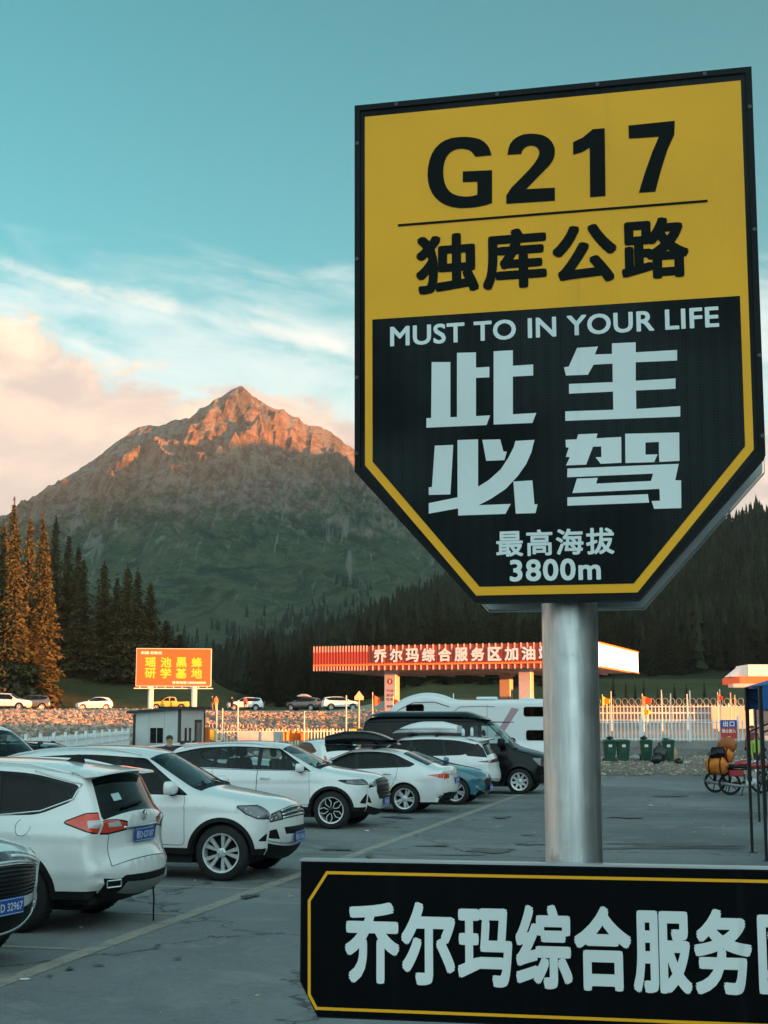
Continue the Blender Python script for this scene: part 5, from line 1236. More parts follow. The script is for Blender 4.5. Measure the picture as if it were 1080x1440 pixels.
for y in yy:
    k = (y / .66) ** 2; vs += [(-1.55, y, 1.655 - .03 * k), (-2.16 + .07 * k, y, 1.60 - .03 * k), (-2.17 + .07 * k, y, 1.58 - .03 * k), (-1.86, y, 1.54 - .03 * k)]
sp_.add(vs, fs); sp_.build('spoiler', m_white2, I['root'], auto=35)
surf_strip(I, False, [(-.9, .50), (.9, .50)], .012, m_chrome, 'bumper_strip', .006)
roof_box(I, 'white roof box on the white SUV beside the black minibus', -1.25, .60, 1.67, m_white2, .05, .42, .34, flip=True)
for k, (x, h) in enumerate(((-1.42, .20), (-1.66, .24))):
    M = I['root'].matrix_basis; c = M @ Vector((x, .45, 1.66)); s = MB(); s.lathe([(.001, 0), (.04, 0), (.042, h * .8), (.02, h * .86), (.02, h), (.001, h)], 12); o = s.build('bottle', mat(('pale_plastic', 'steel_flask')[k], (.6, .75, .78), .4), None, True, loc=c)
    tag(o, ('short pale bottle standing on the roof of the white SUV', 'tall pale flask standing near the spoiler of the white SUV')[k], 'bottle')

# --- black minibus
vp = [(2.62, .26, .12), (2.74, .36, .18), (2.80, .55, .20), (2.80, .75, .20), (2.76, .95, .17), (2.66, 1.10, .12), (2.3, 1.22, .08), (1.95, 1.31, .07), (1.80, 1.38, .08), (1.45, 1.72, .09), (1.12, 2.02, .09), (.98, 2.10, .08), (.6, 2.18, .06), (0, 2.22, .055), (-1.2, 2.23, .05), (-2.2, 2.20, .05), (-2.62, 2.14, .07), (-2.74, 2.0, .09), (-2.80, 1.6, .09), (-2.83, 1.1, .09), (-2.85, .7, .10), (-2.83, .5, .10), (-2.72, .34, .08)]
d = dict(paint=m_black_p, w=.98, belt=1.36, tumble=.16, xf=1.98, xr=-1.55, Ra=.42, Rt=.36, sill=.36, prof=vp, cladding=None, wheel='holes', mirror=(1.50, 1.45, 1.5), mirror_paint=m_trim, handles=[(.75, 1.12)], seats=[.9, -.2, -1.2], tf=.08, tr=.03, round=.10,
         side=[('front_side_window', round_poly([(1.62, 1.42), (1.08, 1.92, .06), (.62, 1.94), (.62, 1.40)], .04), m_gl_side, -.006), ('rear_side_window', round_poly([(.50, 1.40), (.50, 1.95), (-.95, 1.96), (-.95, 1.40)], .06), m_gl_dark, -.006), ('quarter_window', round_poly([(-1.05, 1.40), (-1.05, 1.96), (-2.55, 1.93), (-2.58, 1.42)], .06), m_gl_dark, -.006),
               ('front_door', round_poly([(1.62, .44), (1.64, 1.38), (.57, 1.38), (.57, .44)], .05), m_black_p, 0), ('seam', grow(round_poly([(1.62, .44), (1.64, 1.38), (.57, 1.38), (.57, .44)], .05), .012), m_trim, -.004), ('headlight', round_poly([(2.35, 1.02), (2.9, 1.0), (2.9, .78), (2.55, .80)], .03), m_lampin, .003)],
         top=[('windscreen', True, [(-1, 1.40), (1, 1.40), (1, 2.02), (-1, 2.02)], m_gl_front, -.004, False), ('headlight', True, [(.55, .80), (1, .78), (1, 1.0), (.6, .98)], m_lampin, .003, True), ('grille', True, [(-.5, .62), (.5, .62), (.55, .95), (-.55, .95)], m_grille, -.01, False), ('rear_window', False, [(-.7, 1.4), (.7, 1.4), (.66, 1.98), (-.66, 1.98)], m_gl_dark, -.003, False)])
I = make_car('parked_minibus', 'glossy black minibus with low roof pod, parked just left of the pole', 'minibus', d, place(731, 1117, 1.98, -.90, A13), A13, 'cars in the parking row', res=.075)
rp = MB(); vs = []; m_, n_ = 24, 13
for i in range(m_ + 1):
    f = i / m_; x = 1.05 - f * 3.7; h = .15 * min(1, f * 5) ** .8 * min(1, (1 - f) * 8 + .1)
    for k in range(n_):
        u = -1 + 2 * k / (n_ - 1); vs.append((x, u * (.60 + .14 * min(1, f * 4)), 2.10 + .09 * min(1, f * 6) + h * (1 - abs(u) ** 3) + .01 * (1 - u * u)))
rp.add(vs, [(i * n_ + k, i * n_ + k + 1, (i + 1) * n_ + k + 1, (i + 1) * n_ + k) for i in range(m_) for k in range(n_ - 1)]); rp.build('roof_pod', m_black_p, I['root'], True)
side_strip(I, [(1.6, 2.02), (0, 2.06), (-2.5, 2.03)], .012, m_trim, 'rain_gutter', .006)

# --- white hatchback seen from behind, far row
HB = R(118)
def small_car(name, label, cat, spec, pos, h, group, res=.13, **k): return make_car(name, label, cat, spec, pos, h, group, res=res, **k)
d = suv_spec(4.3, .87, 1.46, m_white, kind='hatch', wheel='star', cladding=None)
addlamps(d, side_r=[(-1.75, .98), (-2.3, 1.02), (-2.3, .84), (-2.0, .84)], top_r=[(.58, .84), (1.0, .84), (1.0, 1.02), (.62, 1.0)])
g = at(462, 1060, 46.0); I = make_car('parked_car', 'small white hatchback seen from behind between the roof boxes and the white SUV', 'car', d, (g.x - .4, 48.2, 0), HB, 'cars behind the parking row', res=.08)
plate(I, False, 0, .80, '新B·92T18'); surf_strip(I, False, [(-.5, .90), (.5, .90)], .010, m_chrome, 'tailgate_bar', .006)
# --- white van at the left edge
wv = [(2.45, .28, .12), (2.58, .40, .18), (2.62, .65, .20), (2.58, .90, .17), (2.45, 1.05, .12), (2.05, 1.17, .08), (1.85, 1.24, .08), (1.30, 1.66, .09), (.92, 1.93, .09), (.78, 1.98, .08), (.3, 2.03, .06), (-.5, 2.05, .05), (-1.6, 2.04, .05), (-2.3, 2.0, .06), (-2.45, 1.85, .08), (-2.55, 1.2, .09), (-2.6, .7, .10), (-2.55, .45, .10), (-2.4, .32, .08)]
d = dict(paint=m_white, w=.93, belt=1.22, tumble=.18, xf=1.75, xr=-1.4, Ra=.39, Rt=.34, sill=.34, prof=wv, cladding=None, wheel='star', mirror=(1.45, 1.30, 1.2), handles=[], seats=[.7, -.3], tf=.08, tr=.03, round=.10,
         side=[('front_side_window', round_poly([(1.55, 1.28), (.92, 1.76, .06), (.42, 1.78), (.42, 1.26)], .04), m_gl_side, -.006), ('rear_side_window', round_poly([(.30, 1.26), (.30, 1.79), (-2.2, 1.79), (-2.25, 1.28)], .06), m_gl_dark, -.006)],
         top=[('windscreen', True, [(-1, 1.26), (1, 1.26), (1, 1.88), (-1, 1.88)], m_gl_front, -.004, False), ('headlight', True, [(.5, .80), (1, .78), (1, 1.0), (.6, .98)], m_lampin, .003, True)])
c = at(50, 1064, 31.0)
I = make_car('parked_van', 'white van at the left edge, only its windscreen and roof showing over the cars', 'van', d, (c.x - 1.78, 31.6, 0), A13 - R(16), 'cars behind the parking row', res=.09)
# --- two dark roofs between
d = suv_spec(4.6, .90, 1.53, m_dark_p, m_gl_dark, m_gl_dark, wheel='multi', rails=(-1.7, .2, .58, .03), rail_mat=m_trim)
c = at(70, 1050, 37); make_car('parked_car', 'dark grey car whose roof shows right of the white van windscreen', 'car', d, (c.x - .4, 38, 0), A13, 'cars behind the parking row', res=.12)
d = suv_spec(4.6, .90, 1.50, m_silver_p, m_gl_dark, m_gl_dark, wheel='multi')
c = at(252, 1046, 38); make_car('parked_car', 'silver car with dark windows behind the man, its roof just visible', 'car', d, (c.x + .9, 38.5, 0), A13, 'cars behind the parking row', res=.12)

# --- motorhome
m_rv = mat('motorhome_white', (0.74, 0.77, 0.78), 0.4, coat=.3, dirt=.2); m_pink = mat('faded_pink_stripe', (0.40, 0.27, 0.30), .5)
rvp = [(3.35, .40, .10), (3.45, .6, .15), (3.45, .95, .15), (3.30, 1.15, .12), (2.95, 1.28, .10), (2.75, 1.45, .10), (2.50, 1.80, .12), (2.62, 2.02, .15), (2.70, 2.20, .18), (2.50, 2.55, .16), (2.15, 2.80, .13), (1.6, 2.98, .11), (1.15, 3.0, .10), (.75, 2.92, .10), (.40, 2.79, .08), (.1, 2.76, .06), (-1.5, 2.77, .05), (-3.0, 2.76, .06), (-3.2, 2.66, .08), (-3.25, 2.0, .08), (-3.28, 1.0, .08), (-3.28, .6, .08), (-3.15, .42, .06)]
d = dict(paint=m_rv, w=1.12, belt=1.30, tumble=.0, xf=2.35, xr=-1.75, Ra=.42, Rt=.36, sill=.42, prof=rvp, cladding=None, wheel='star', mirror=None, handles=[], seats=[1.5], tf=.10, tr=.02, round=.10, flare=.01,
         side=[('front_side_window', round_poly([(2.62, 1.38), (2.35, 1.78), (1.75, 1.80), (1.72, 1.36)], .05), m_gl_side, -.006), ('bunk_window', round_poly([(1.95, 2.33), (1.95, 2.60), (1.35, 2.62), (1.35, 2.33)], .10), m_gl_dark, .004),
               ('side_window', round_poly([(-1.95, 2.20), (-1.95, 2.52), (-2.85, 2.52), (-2.85, 2.20)], .09), m_gl_dark, .006), ('side_window', round_poly([(-2.02, 1.42), (-2.02, 1.76), (-2.88, 1.76), (-2.88, 1.42)], .09), m_gl_dark, .006), ('vent_window', round_poly([(.10, 2.02), (-.22, 2.02), (-.06, 1.86)], .03), m_gl_dark, .006),
               ('stripe', [(-.98, 1.55), (-1.20, 1.55), (-1.80, 2.44), (-1.56, 2.50)], m_pink, .002)],
         top=[('windscreen', True, [(-1, 1.36), (1, 1.36), (1, 1.78), (-1, 1.78)], m_gl_front, -.004, False)])
HM = math.pi + A13 + R(6)
c = at(700, 1100, 47); I = make_car('motorhome', 'white motorhome with domed cab roof and faded pink stripe behind the black minibus', 'motorhome', d, (c.x - .9, 48.6, 0), HM, 'cars behind the parking row', res=.10)
a = I['root']
side_strip(I, [(2.55, 2.02), (2.2, 2.42), (1.7, 2.66), (1.0, 2.68), (.5, 2.52)], .012, m_trim, 'panel_joint', .004); side_strip(I, [(.45, 2.30), (.15, 2.52), (-.6, 2.54), (-1.0, 2.52)], .008, m_trim, 'panel_joint', .004); side_strip(I, [(-.75, 1.2), (-.75, 2.6)], .006, m_skid, 'panel_joint', .004)
for x in (.42, -2.1):
    s = MB(); s.tube([(x, .3, 2.75), (x, .3, 2.98)], .02, 6); s.box(x - .22, x + .22, .1, .5, 2.76, 2.82, None, .02) if x < 0 else None; s.build('roof_aerial', m_rv, a)
s = MB(); s.box(-1.05, -.35, -.4, .4, 2.77, 2.86, None, .03); s.build('roof_vent', m_rv, a)

# ------------------------------------------------------------------ vehicles up on the far road
def far(name, label, cat, spec, px, py, Y, deg, **k):
    g = at(px, py, Y); z = float(ground_z(g.x, Y)) + .02
    return make_car(name, label, cat, spec, (g.x, Y, z), R(deg), 'cars on the far road', res=.16)
d = suv_spec(5.0, .93, 1.80, m_white, m_gl_dark, m_gl_dark, wheel='star'); far('parked_car', 'white people carrier at the left end of the far road', 'car', d, 12, 990, 152, -8)
d = suv_spec(4.6, .92, 1.70, m_dark_p, m_gl_dark, m_gl_dark, wheel='star'); far('parked_car', 'dark car partly hidden behind the white people carrier on the far road', 'car', d, 42, 990, 160, 200)
d = suv_spec(4.5, .9, 1.50, m_white, kind='hatch', wheel='star'); addlamps(d, side_f=[(1.75, .80), (2.3, .74), (2.3, .62), (1.95, .66)], top_f=[(.44, .62), (1.0, .62), (1.0, .80), (.5, .74)])
far('parked_car', 'white hatchback alone on the far road below the fir trees', 'car', d, 133, 992, 162, 196)
d = suv_spec(4.7, .92, 1.68, m_white, m_gl_dark, m_gl_dark, wheel='multi'); far('parked_car', 'white SUV on the far road right of the billboard, people standing beside it', 'car', d, 345, 992, 182, 188)
d = suv_spec(4.6, .92, 1.62, m_dark_p, m_gl_dark, m_gl_dark, wheel='star'); I = far('parked_car', 'dark car with a pale roof box on the far road', 'car', d, 428, 995, 178, 160)
roof_box(I, 'pale roof box on the dark car on the far road', -.9, .8, 1.62, m_silver_p, 0, .4, .38)
d = suv_spec(4.5, .9, 1.62, m_white, m_gl_dark, m_gl_dark, wheel='star'); far('parked_car', 'white SUV on the far road just left of the fuel station canopy', 'car', d, 478, 1001, 170, 12)
# yellow pick-up truck
pk = [(2.35, .35, .12), (2.50, .50, .18), (2.55, .75, .18), (2.50, .95, .14), (2.35, 1.06, .08), (1.6, 1.14, .06), (1.2, 1.18, .06), (.85, 1.40, .08), (.5, 1.64, .07), (.3, 1.71, .06), (-.3, 1.73, .06), (-.72, 1.68, .07), (-.86, 1.55, .08), (-.98, 1.18, .07), (-1.05, 1.12, .05), (-1.8, 1.12, .05), (-2.5, 1.12, .06), (-2.56, 1.02, .07), (-2.58, .7, .07), (-2.55, .5, .07), (-2.45, .38, .06)]
d = dict(paint=m_yellow_p, w=.90, belt=1.10, tumble=.26, xf=1.62, xr=-1.55, Ra=.42, Rt=.38, sill=.42, prof=pk, cladding=(.06, .46), wheel='star', mirror=(.85, 1.2), handles=[], seats=[.2], round=.08,
         side=[('front_side_window', round_poly([(.85, 1.18), (.38, 1.58), (.02, 1.60), (.02, 1.16)], .04), m_gl_dark, -.006), ('rear_side_window', round_poly([(-.08, 1.16), (-.08, 1.60), (-.66, 1.58), (-.78, 1.18)], .04), m_gl_dark, -.006), ('headlight', round_poly([(2.1, 1.0), (2.6, .98), (2.6, .82), (2.2, .82)], .02), m_lampin, .003)],
         top=[('windscreen', True, [(-1, 1.22), (1, 1.22), (1, 1.62), (-1, 1.62)], m_gl_dark, -.004, False), ('grille', True, [(-.5, .7), (.5, .7), (.5, .98), (-.5, .98)], m_grille, .004, False)])
far('pickup_truck', 'yellow double cab pick-up truck parked between the legs of the billboard', 'pick-up truck', d, 238, 993, 184, 188)
# ------------------------------------------------------------------ road sign in the foreground
m_sblack = mat('sign_black', (0.006, 0.008, 0.009), 0.6, spec=0.06); nt = m_sblack.node_tree; b = nt.nodes['Principled BSDF']
tcv = nt.nodes.new('ShaderNodeTexCoord').outputs['Object']; vh = nz(nt, 130, kind='ShaderNodeTexVoronoi', vec=tcv); vh.feature = 'DISTANCE_TO_EDGE'; vh.inputs['Randomness'].default_value = 0.15
wv_ = nz(nt, 2.5, 3, 0.5, tcv)
nt.links.new(mixcol(nt, mth(nt, 'MULTIPLY', ramp(nt, vh.outputs['Distance'], 0.16, 0.02), ramp(nt, wv_.outputs[0], 0.35, 0.65, .25, 1.0)), (0.003, 0.004, 0.005), (0.022, 0.028, 0.030)), b.inputs['Base Color'])
nt.links.new(bumpn(nt, vh.outputs['Distance'], 0.35, 0.002), b.inputs['Normal'])
def print_mat(name, col, rough=0.45, var=0.06):
    m = mat(name, col, rough, spec=0.30 if sum(col) > .1 else .06); nt = m.node_tree; b = nt.nodes['Principled BSDF']; tv = nt.nodes.new('ShaderNodeTexCoord').outputs['Object']
    n = nz(nt, 1.8, 6, 0.6, tv, dist=.5); f = nz(nt, 90, 3, 0.6, tv); sp1 = nz(nt, 28, 4, 0.8, tv)
    c = mixcol(nt, ramp(nt, n.outputs[0], 0.3, 0.7), tuple(x * (1 - var) for x in col), tuple(min(1, x * (1 + var)) for x in col))
    c = mixcol(nt, mth(nt, 'MULTIPLY', ramp(nt, sp1.outputs[0], 0.70, 0.80), 0.5), c, tuple(x * .45 for x in col))
    mps = nt.nodes.new('ShaderNodeMapping'); mps.inputs['Scale'].default_value = (1, 1, .06); nt.links.new(tv, mps.inputs[0]); stk = nz(nt, 22, 5, .65, mps.outputs[0]); c = mixcol(nt, mth(nt, 'MULTIPLY', ramp(nt, stk.outputs[0], .56, .74), .22), c, tuple(x * .55 + .02 for x in col))
    nt.links.new(c, b.inputs['Base Color']); nt.links.new(bumpn(nt, f.outputs[0], 0.12, 0.001), b.inputs['Normal']); return m
m_syellow = print_mat('sign_yellow', (0.93, 0.43, 0.012)); m_swhite = print_mat('sign_white', (0.74, 0.80, 0.80)); m_sink = print_mat('sign_ink', (0.005, 0.008, 0.008))
m_frame = mat('sign_frame', (0.004, 0.005, 0.006), 0.45, spec=.15, var=.3, vscale=6); m_galv = mat('galvanised_steel', (0.50, 0.52, 0.52), 0.36, 0.9); m_alsheet = mat('aluminium_sheet', (0.48, 0.52, 0.54), 0.38, 0.7, var=.15, vscale=5)
nt = m_galv.node_tree; b = nt.nodes['Principled BSDF']; tv = nt.nodes.new('ShaderNodeTexCoord').outputs['Object']; mpg = nt.nodes.new('ShaderNodeMapping'); mpg.inputs['Scale'].default_value = (1, 1, .08); nt.links.new(tv, mpg.inputs[0])
st1 = nz(nt, 26, 6, 0.65, mpg.outputs[0]); sp1 = nz(nt, 9, 8, 0.7, tv); sp2 = nz(nt, 60, 5, 0.8, mpg.outputs[0])
gc = mixcol(nt, ramp(nt, st1.outputs[0], .35, .65), (0.44, 0.46, 0.46), (0.66, 0.67, 0.66)); gc = mixcol(nt, mth(nt, 'MULTIPLY', ramp(nt, sp1.outputs[0], .58, .72), .6), gc, (0.30, 0.27, 0.23)); gc = mixcol(nt, mth(nt, 'MULTIPLY', ramp(nt, sp2.outputs[0], .66, .74), .8), gc, (0.10, 0.10, 0.10))
nt.links.new(gc, b.inputs['Base Color']); nt.links.new(ramp(nt, sp1.outputs[0], .3, .7, .32, .5), b.inputs['Roughness']); nt.links.new(bumpn(nt, mth(nt, 'ADD', sp1.outputs[0], st1.outputs[0]), .25, .004), b.inputs['Normal'])

def plane_of(px, py, Y, phi):
    O = at(px, py, Y); p = R(phi); r = Vector((math.cos(p), -math.sin(p), 0)); n = Vector((-math.sin(p), -math.cos(p), 0))
    o2 = Vector((O.x, O.y, 0)); M = face_matrix(o2, r)
    def S2(qx, qy):
        d = ray(qx, qy); t = ((o2 - Vector((0, 0, CAMZ))).dot(n)) / d.dot(n); P_ = Vector((0, 0, CAMZ)) + d * t
        return ((P_ - o2).dot(r), P_.z)
    return M, S2
sign = thing('road_sign', 'tall yellow and black G217 road sign standing on the steel pole', 'sign')
MS, S2 = plane_of(780, 600, 3.5, 13)
cxs = -.004
def hexa(wt, zt, ws, zs_, wb, zb): return [(cxs - wb, zb), (cxs + wb, zb), (cxs + ws, zs_), (cxs + wt, zt), (cxs - wt, zt), (cxs - ws, zs_)]
outer = hexa(.515, 3.727, .512, 2.732, .201, 2.388)
s = MB(); s.prism(round_poly(outer, .006, 3), -.045, -.001, MS); s.build('panel_box', m_frame, sign)
s = MB(); inner = hexa(.500, 3.712, .497, 2.738, .196, 2.402); o_, i_ = outer, inner
s.add([(x, y, .006) for x, y in o_] + [(x, y, .006) for x, y in i_] + [(x, y, -.004) for x, y in o_] + [(x, y, .001) for x, y in i_], [(k, (k + 1) % 6, 6 + (k + 1) % 6, 6 + k) for k in range(6)] + [(12 + k, 12 + (k + 1) % 6, (k + 1) % 6, k) for k in range(6)] + [(6 + k, 6 + (k + 1) % 6, 18 + (k + 1) % 6, 18 + k) for k in range(6)], MS); s.build('rim', m_frame, sign)
yel = hexa(.4875, 3.694, .4850, 2.748, .1985, 2.4065); blk = hexa(.466, 3.134, .465, 2.757, .190, 2.4285)
s = MB(); s.prism(inner, .0002, .0012, MS); s.build('black_sheeting', m_sblack, sign)
s = MB(); s.prism(yel, .0014, .0022, MS); s.build('yellow_field', m_syellow, sign)
s = MB(); s.prism(blk, .0024, .0032, MS); s.build('black_field', m_sblack, sign)
MT = MS @ Matrix.Translation((0, 0, .0036))
def put(text, l, r, t, b_, mt, par, Sf, MM, bold=.0, spacing=1.0, zl=None, **k):
    """l, r = (px, py) at the left and right ends; t, b_ = (px, py) of top and bottom edges"""
    return lettering(text, (Sf(*l)[0], Sf(*r)[0], Sf(*b_)[1], Sf(*t)[1]), MM, mt, par, bold, spacing, **k)
def route_digits():
    from mathutils.geometry import tessellate_polygon
    G_ = [(381,250),(374,228),(358,212),(335,205),(305,203),(270,208),(243,225),(226,252),(218,290),(221,325),(233,352),(256,373),(290,384),(330,383),(360,378),(382,371),(382,288),(308,291),(308,318),(345,317),(345,350),(325,355),(300,354),(278,346),(264,328),(258,300),(260,270),(270,248),(288,235),(310,233),(328,238),(340,254)]
    two = [(421,249),(425,225),(438,208),(460,197),(485,195),(512,199),(530,211),(541,230),(541,252),(531,272),(510,293),(468,336),(541,332),(541,365),(418,373),(418,345),(470,293),(490,270),(500,253),(502,240),(495,229),(482,225),(468,228),(458,238),(456,247)]
    one = [(587,217),(612,205),(637,184),(667,182),(669,353),(630,356),(629,231),(610,242),(587,249)]
    sev = [(727,175),(844,163),(843,198),(826,235),(810,285),(795,342),(753,345),(770,290),(788,240),(804,203),(728,208)]
    for gl in (G_, two, one, sev):
        pl = [S2(480 + x / 1.8, 80 + y / 1.8) for x, y in gl]
        if gl in (G_, two):                       # round the bowls
            q = [np.array(p) for p in pl]; out = []
            for i in range(len(q)):
                a_, b2, c_ = q[i - 1], q[i], q[(i + 1) % len(q)]; v1, v2 = b2 - a_, c_ - b2; cs = np.dot(v1, v2) / (np.linalg.norm(v1) * np.linalg.norm(v2))
                out += [tuple(b2)] if cs < .6 else [tuple(b2 * .75 + a_ * .25), tuple(b2 * .75 + c_ * .25)]
            pl = out
        s = MB(); tri = tessellate_polygon([[Vector((x, y, 0)) for x, y in pl]]); s.add([(x, y, 0) for x, y in pl], [tuple(t) for t in tri], MT); s.build('lettering', m_sink, sign)
route_digits()
x0, z0 = S2(560, 317.5); x1, z1 = S2(995, 283.5); s = MB(); s.prism([(x0, z0 - .003), (x1, z0 - .003), (x1, z0 + .003), (x0, z0 + .003)], 0, .0004, MT); s.build('ruled_line', m_sink, sign)
put('独库公路', (585, 372), (969, 350), (630, 329), (630, 413), m_sink, sign, S2, MT, .036, 1.12)
put('MUST TO IN YOUR LIFE', (549, 475), (1011, 448), (549, 460), (549, 488), m_swhite, sign, S2, MT, .022, 1.04)
put('最高海拔', (698, 764), (864, 760), (716, 746), (716, 783), m_swhite, sign, S2, MT, .024, 1.12)
put('3800m', (717, 803), (845, 800), (735, 787), (735, 818), m_swhite, sign, S2, MT, .027, 1.1)
# the four big cut characters, measured as outlines and set as flat print
def glyph(strokes, name):
    s = MB()
    for st in strokes:
        pl = [S2(580 + x / 2.7, 470 + y / 2.7) for x, y in st]; from mathutils.geometry import tessellate_polygon
        tri = tessellate_polygon([[Vector((x, y, 0)) for x, y in pl]]); s.add([(x, y, 0) for x, y in pl], [tuple(t) for t in tri], MT)
    o = s.build('lettering', m_swhite, sign); return o
glyph([[(74, 107), (145, 107), (145, 316), (170, 315), (170, 72), (242, 70), (242, 128), (293, 125), (293, 165), (242, 167), (242, 312), (296, 309), (282, 346), (54, 356), (54, 320), (72, 319)],
       [(309, 66), (382, 62), (382, 121), (459, 116), (459, 158), (382, 162), (382, 305), (471, 300), (456, 338), (309, 344)]], '此')
glyph([[(626, 53), (705, 48), (693, 78), (758, 76), (758, 36), (848, 32), (848, 70), (1005, 61), (1005, 101), (848, 108), (848, 178), (999, 169), (999, 208), (849, 215), (850, 285), (1017, 274), (1017, 314), (581, 330), (581, 294), (763, 288), (762, 219), (595, 227), (595, 190), (761, 183), (760, 113), (688, 117), (667, 155), (583, 158), (576, 127), (594, 124)]], '生')
glyph([[(86, 424), (156, 421), (145, 609), (63, 611), (63, 582), (75, 581)],
       [(172, 403), (250, 400), (250, 580), (290, 555), (335, 515), (365, 470), (385, 430), (392, 406), (464, 402), (452, 450), (432, 495), (400, 540), (355, 588), (300, 625), (252, 650), (374, 645), (354, 683), (175, 689), (174, 662), (63, 682), (63, 642), (172, 620)],
       [(266, 402), (334, 400), (346, 446), (359, 447), (350, 479), (281, 482)],
       [(384, 560), (456, 556), (464, 647), (476, 646), (468, 680), (393, 682)]], '必')
glyph([[(630, 381), (703, 378), (699, 396), (793, 391), (794, 489), (715, 493), (696, 468), (718, 467), (717, 427), (686, 428), (660, 496), (584, 499), (598, 468), (583, 466), (594, 432), (583, 430), (582, 402), (624, 400)],
       [(808, 379), (1013, 374), (1014, 482), (935, 486), (918, 486), (931, 457), (885, 458), (885, 412), (936, 410), (936, 457), (938, 486), (809, 490)],
       [(589, 511), (1011, 493), (998, 555), (1020, 556), (1021, 661), (918, 664), (908, 634), (940, 633), (938, 588), (608, 604), (625, 549), (704, 546), (698, 568), (906, 558), (914, 530), (588, 544)],
       [(589, 620), (894, 608), (899, 640), (589, 652)]], '驾')
# the second face, behind
MB2 = MS @ Matrix.Translation((0, 0, -.215))
s = MB(); s.prism(round_poly(outer, .006, 3), -.04, 0, MB2); s.build('rear_panel', m_alsheet, sign)
s = MB(); k_ = hexa(.520, 3.732, .517, 2.730, .203, 2.383)
s.add([(x, y, z) for z in (-.045, .004) for x, y in k_], [(i, (i + 1) % 6, 6 + (i + 1) % 6, 6 + i) for i in range(6)], MB2); s.build('rear_rim', m_alsheet, sign)
for z in (2.62, 3.45):
    s = MB(); s.box(-.36, .36, z - .02, z + .02, -.21, -.05, MS, .004); s.build('bracket', m_galv, sign)
# pole
pp = at(803.5, 1000, 3.63)
pole = thing('steel_pole', 'thick weathered galvanised pole holding the two signs', 'pole', (pp.x, pp.y, 0))
s = MB(); s.lathe([(.071, 0), (.071, 3.5), (.066, 3.52), (.001, 3.52)], 48); s.build('tube', m_galv, pole, True)
s = MB(); s.lathe([(.16, 0), (.16, .02), (.001, .02)], 24); s.build('base_plate', m_galv, pole)
# lower sign
ML_, S3 = plane_of(800, 1300, 3.52, 10.5)
low = thing('name_sign', 'long black sign with a thin yellow border low on the pole, cut off at right', 'sign')
c3 = S3(803, 1300)[0]; zt = S3(430, 1211)[1]; zb = S3(447, 1431)[1]; xl = S3(422.5, 1290)[0]; hw = c3 - xl; xr_ = c3 + hw
zc_l = S3(424, 1380)[1]; cxl = S3(447, 1431)[0] - xl
bd = [(xl + cxl, zb), (xr_ - cxl, zb), (xr_, zc_l), (xr_, zt), (xl, zt), (xl, zc_l)]
s = MB(); s.prism(bd, -.036, 0, ML_); s.build('panel_box', m_frame, low)
s = MB(); s.prism([(x * 1, z) for x, z in [(xl + .004, zt - .004), (xl + .004, zc_l), (xl + cxl, zb + .004), (xr_ - cxl, zb + .004), (xr_ - .004, zc_l), (xr_ - .004, zt - .004)]], .0002, .001, ML_); s.build('black_field', print_mat('lower_sign_black', (0.002, 0.003, 0.004), .5), low)
s = MB(); s.box(xl - .002, xr_ + .002, zt, zt + .005, -.040, .003, ML_); s.build('top_trim', m_alsheet, low)
A_ = [S3(459, 1225), S3(433, 1266), S3(433, 1399), S3(444, 1420)]; mir = [(2 * c3 - x, z) for x, z in A_]; A_[0] = (A_[0][0], S3(460, 1225)[1])
path = [A_[0], A_[1], A_[2], A_[3], mir[3], mir[2], mir[1], mir[0]]; th_ = .0045
pin = grow(path, -th_ * 1.6); s = MB(); n_ = len(path)
s.add([(x, z, .0014) for x, z in path] + [(float(x), float(z), .0014) for x, z in pin], [(i, (i + 1) % n_, n_ + (i + 1) % n_, n_ + i) for i in range(n_)], ML_); s.build('yellow_border', m_syellow, low)
lw = S3(1058, 1340)[0]; l0 = S3(485, 1320)[0]; pitch = (S3(1018, 1340)[0] - S3(521, 1320)[0]) / 6
lettering('乔尔玛综合服务区', (l0, l0 + 7 * pitch + pitch * .90, S3(521, 1383)[1], S3(521, 1266)[1]), ML_ @ Matrix.Translation((0, 0, .0016)), m_swhite, low, .036, 1.06)

# screws along the sign rims
m_screw = mat('screw_steel', (0.06, 0.06, 0.065), .4, .5)
sb = MB(); sb.lathe([(.001, .002), (.005, .002), (.006, 0)], 8); sme = sb.mesh('screw', m_screw)
def screws(parent, M, pts):
    for x, z in pts: o = link('screw', sme, parent); o.matrix_world = M @ Matrix.Translation((x, z, .0065))
screws(sign, MS, [(cxs + sx * .507, z) for sx in (-1, 1) for z in (3.62, 3.30, 2.98, 2.78)] + [(cxs + x, 3.719) for x in (-.4, -.13, .13, .4)])

# ------------------------------------------------------------------ unseen building right of the frame, added to darken the pole's right side
sbd = thing('unseen_dark_building', 'unseen brown building added right of the picture to darken the pole', 'building', (9.5, -16, 0)); m_bw2 = mat('unseen_building_brown', (0.09, 0.065, 0.05), .8, var=.2, vscale=.8)
s = MB(); s.box(0, 9, 0, 33, 0, 6.4); s.build('wall', m_bw2, sbd); s = MB(); s.box(-.7, 9.5, -.7, 33.7, 6.4, 6.75, None, .05); s.build('roof', m_htrim0, sbd) if False else s.build('roof', m_bark, sbd)  # wall and roof of the added unseen building
for k in range(7):
    for z in (1.0, 3.9): s = MB(); s.box(-.06, -.002, 1.5 + k * 4.4, 3.9 + k * 4.4, z, z + 1.5); w = s.build('window', m_gloss, sbd); s = MB(); s.box(-.10, -.061, 2.66 + k * 4.4, 2.74 + k * 4.4, z, z + 1.5); s.build('frame', m_bw2, w)  # windows and frames of the added unseen building

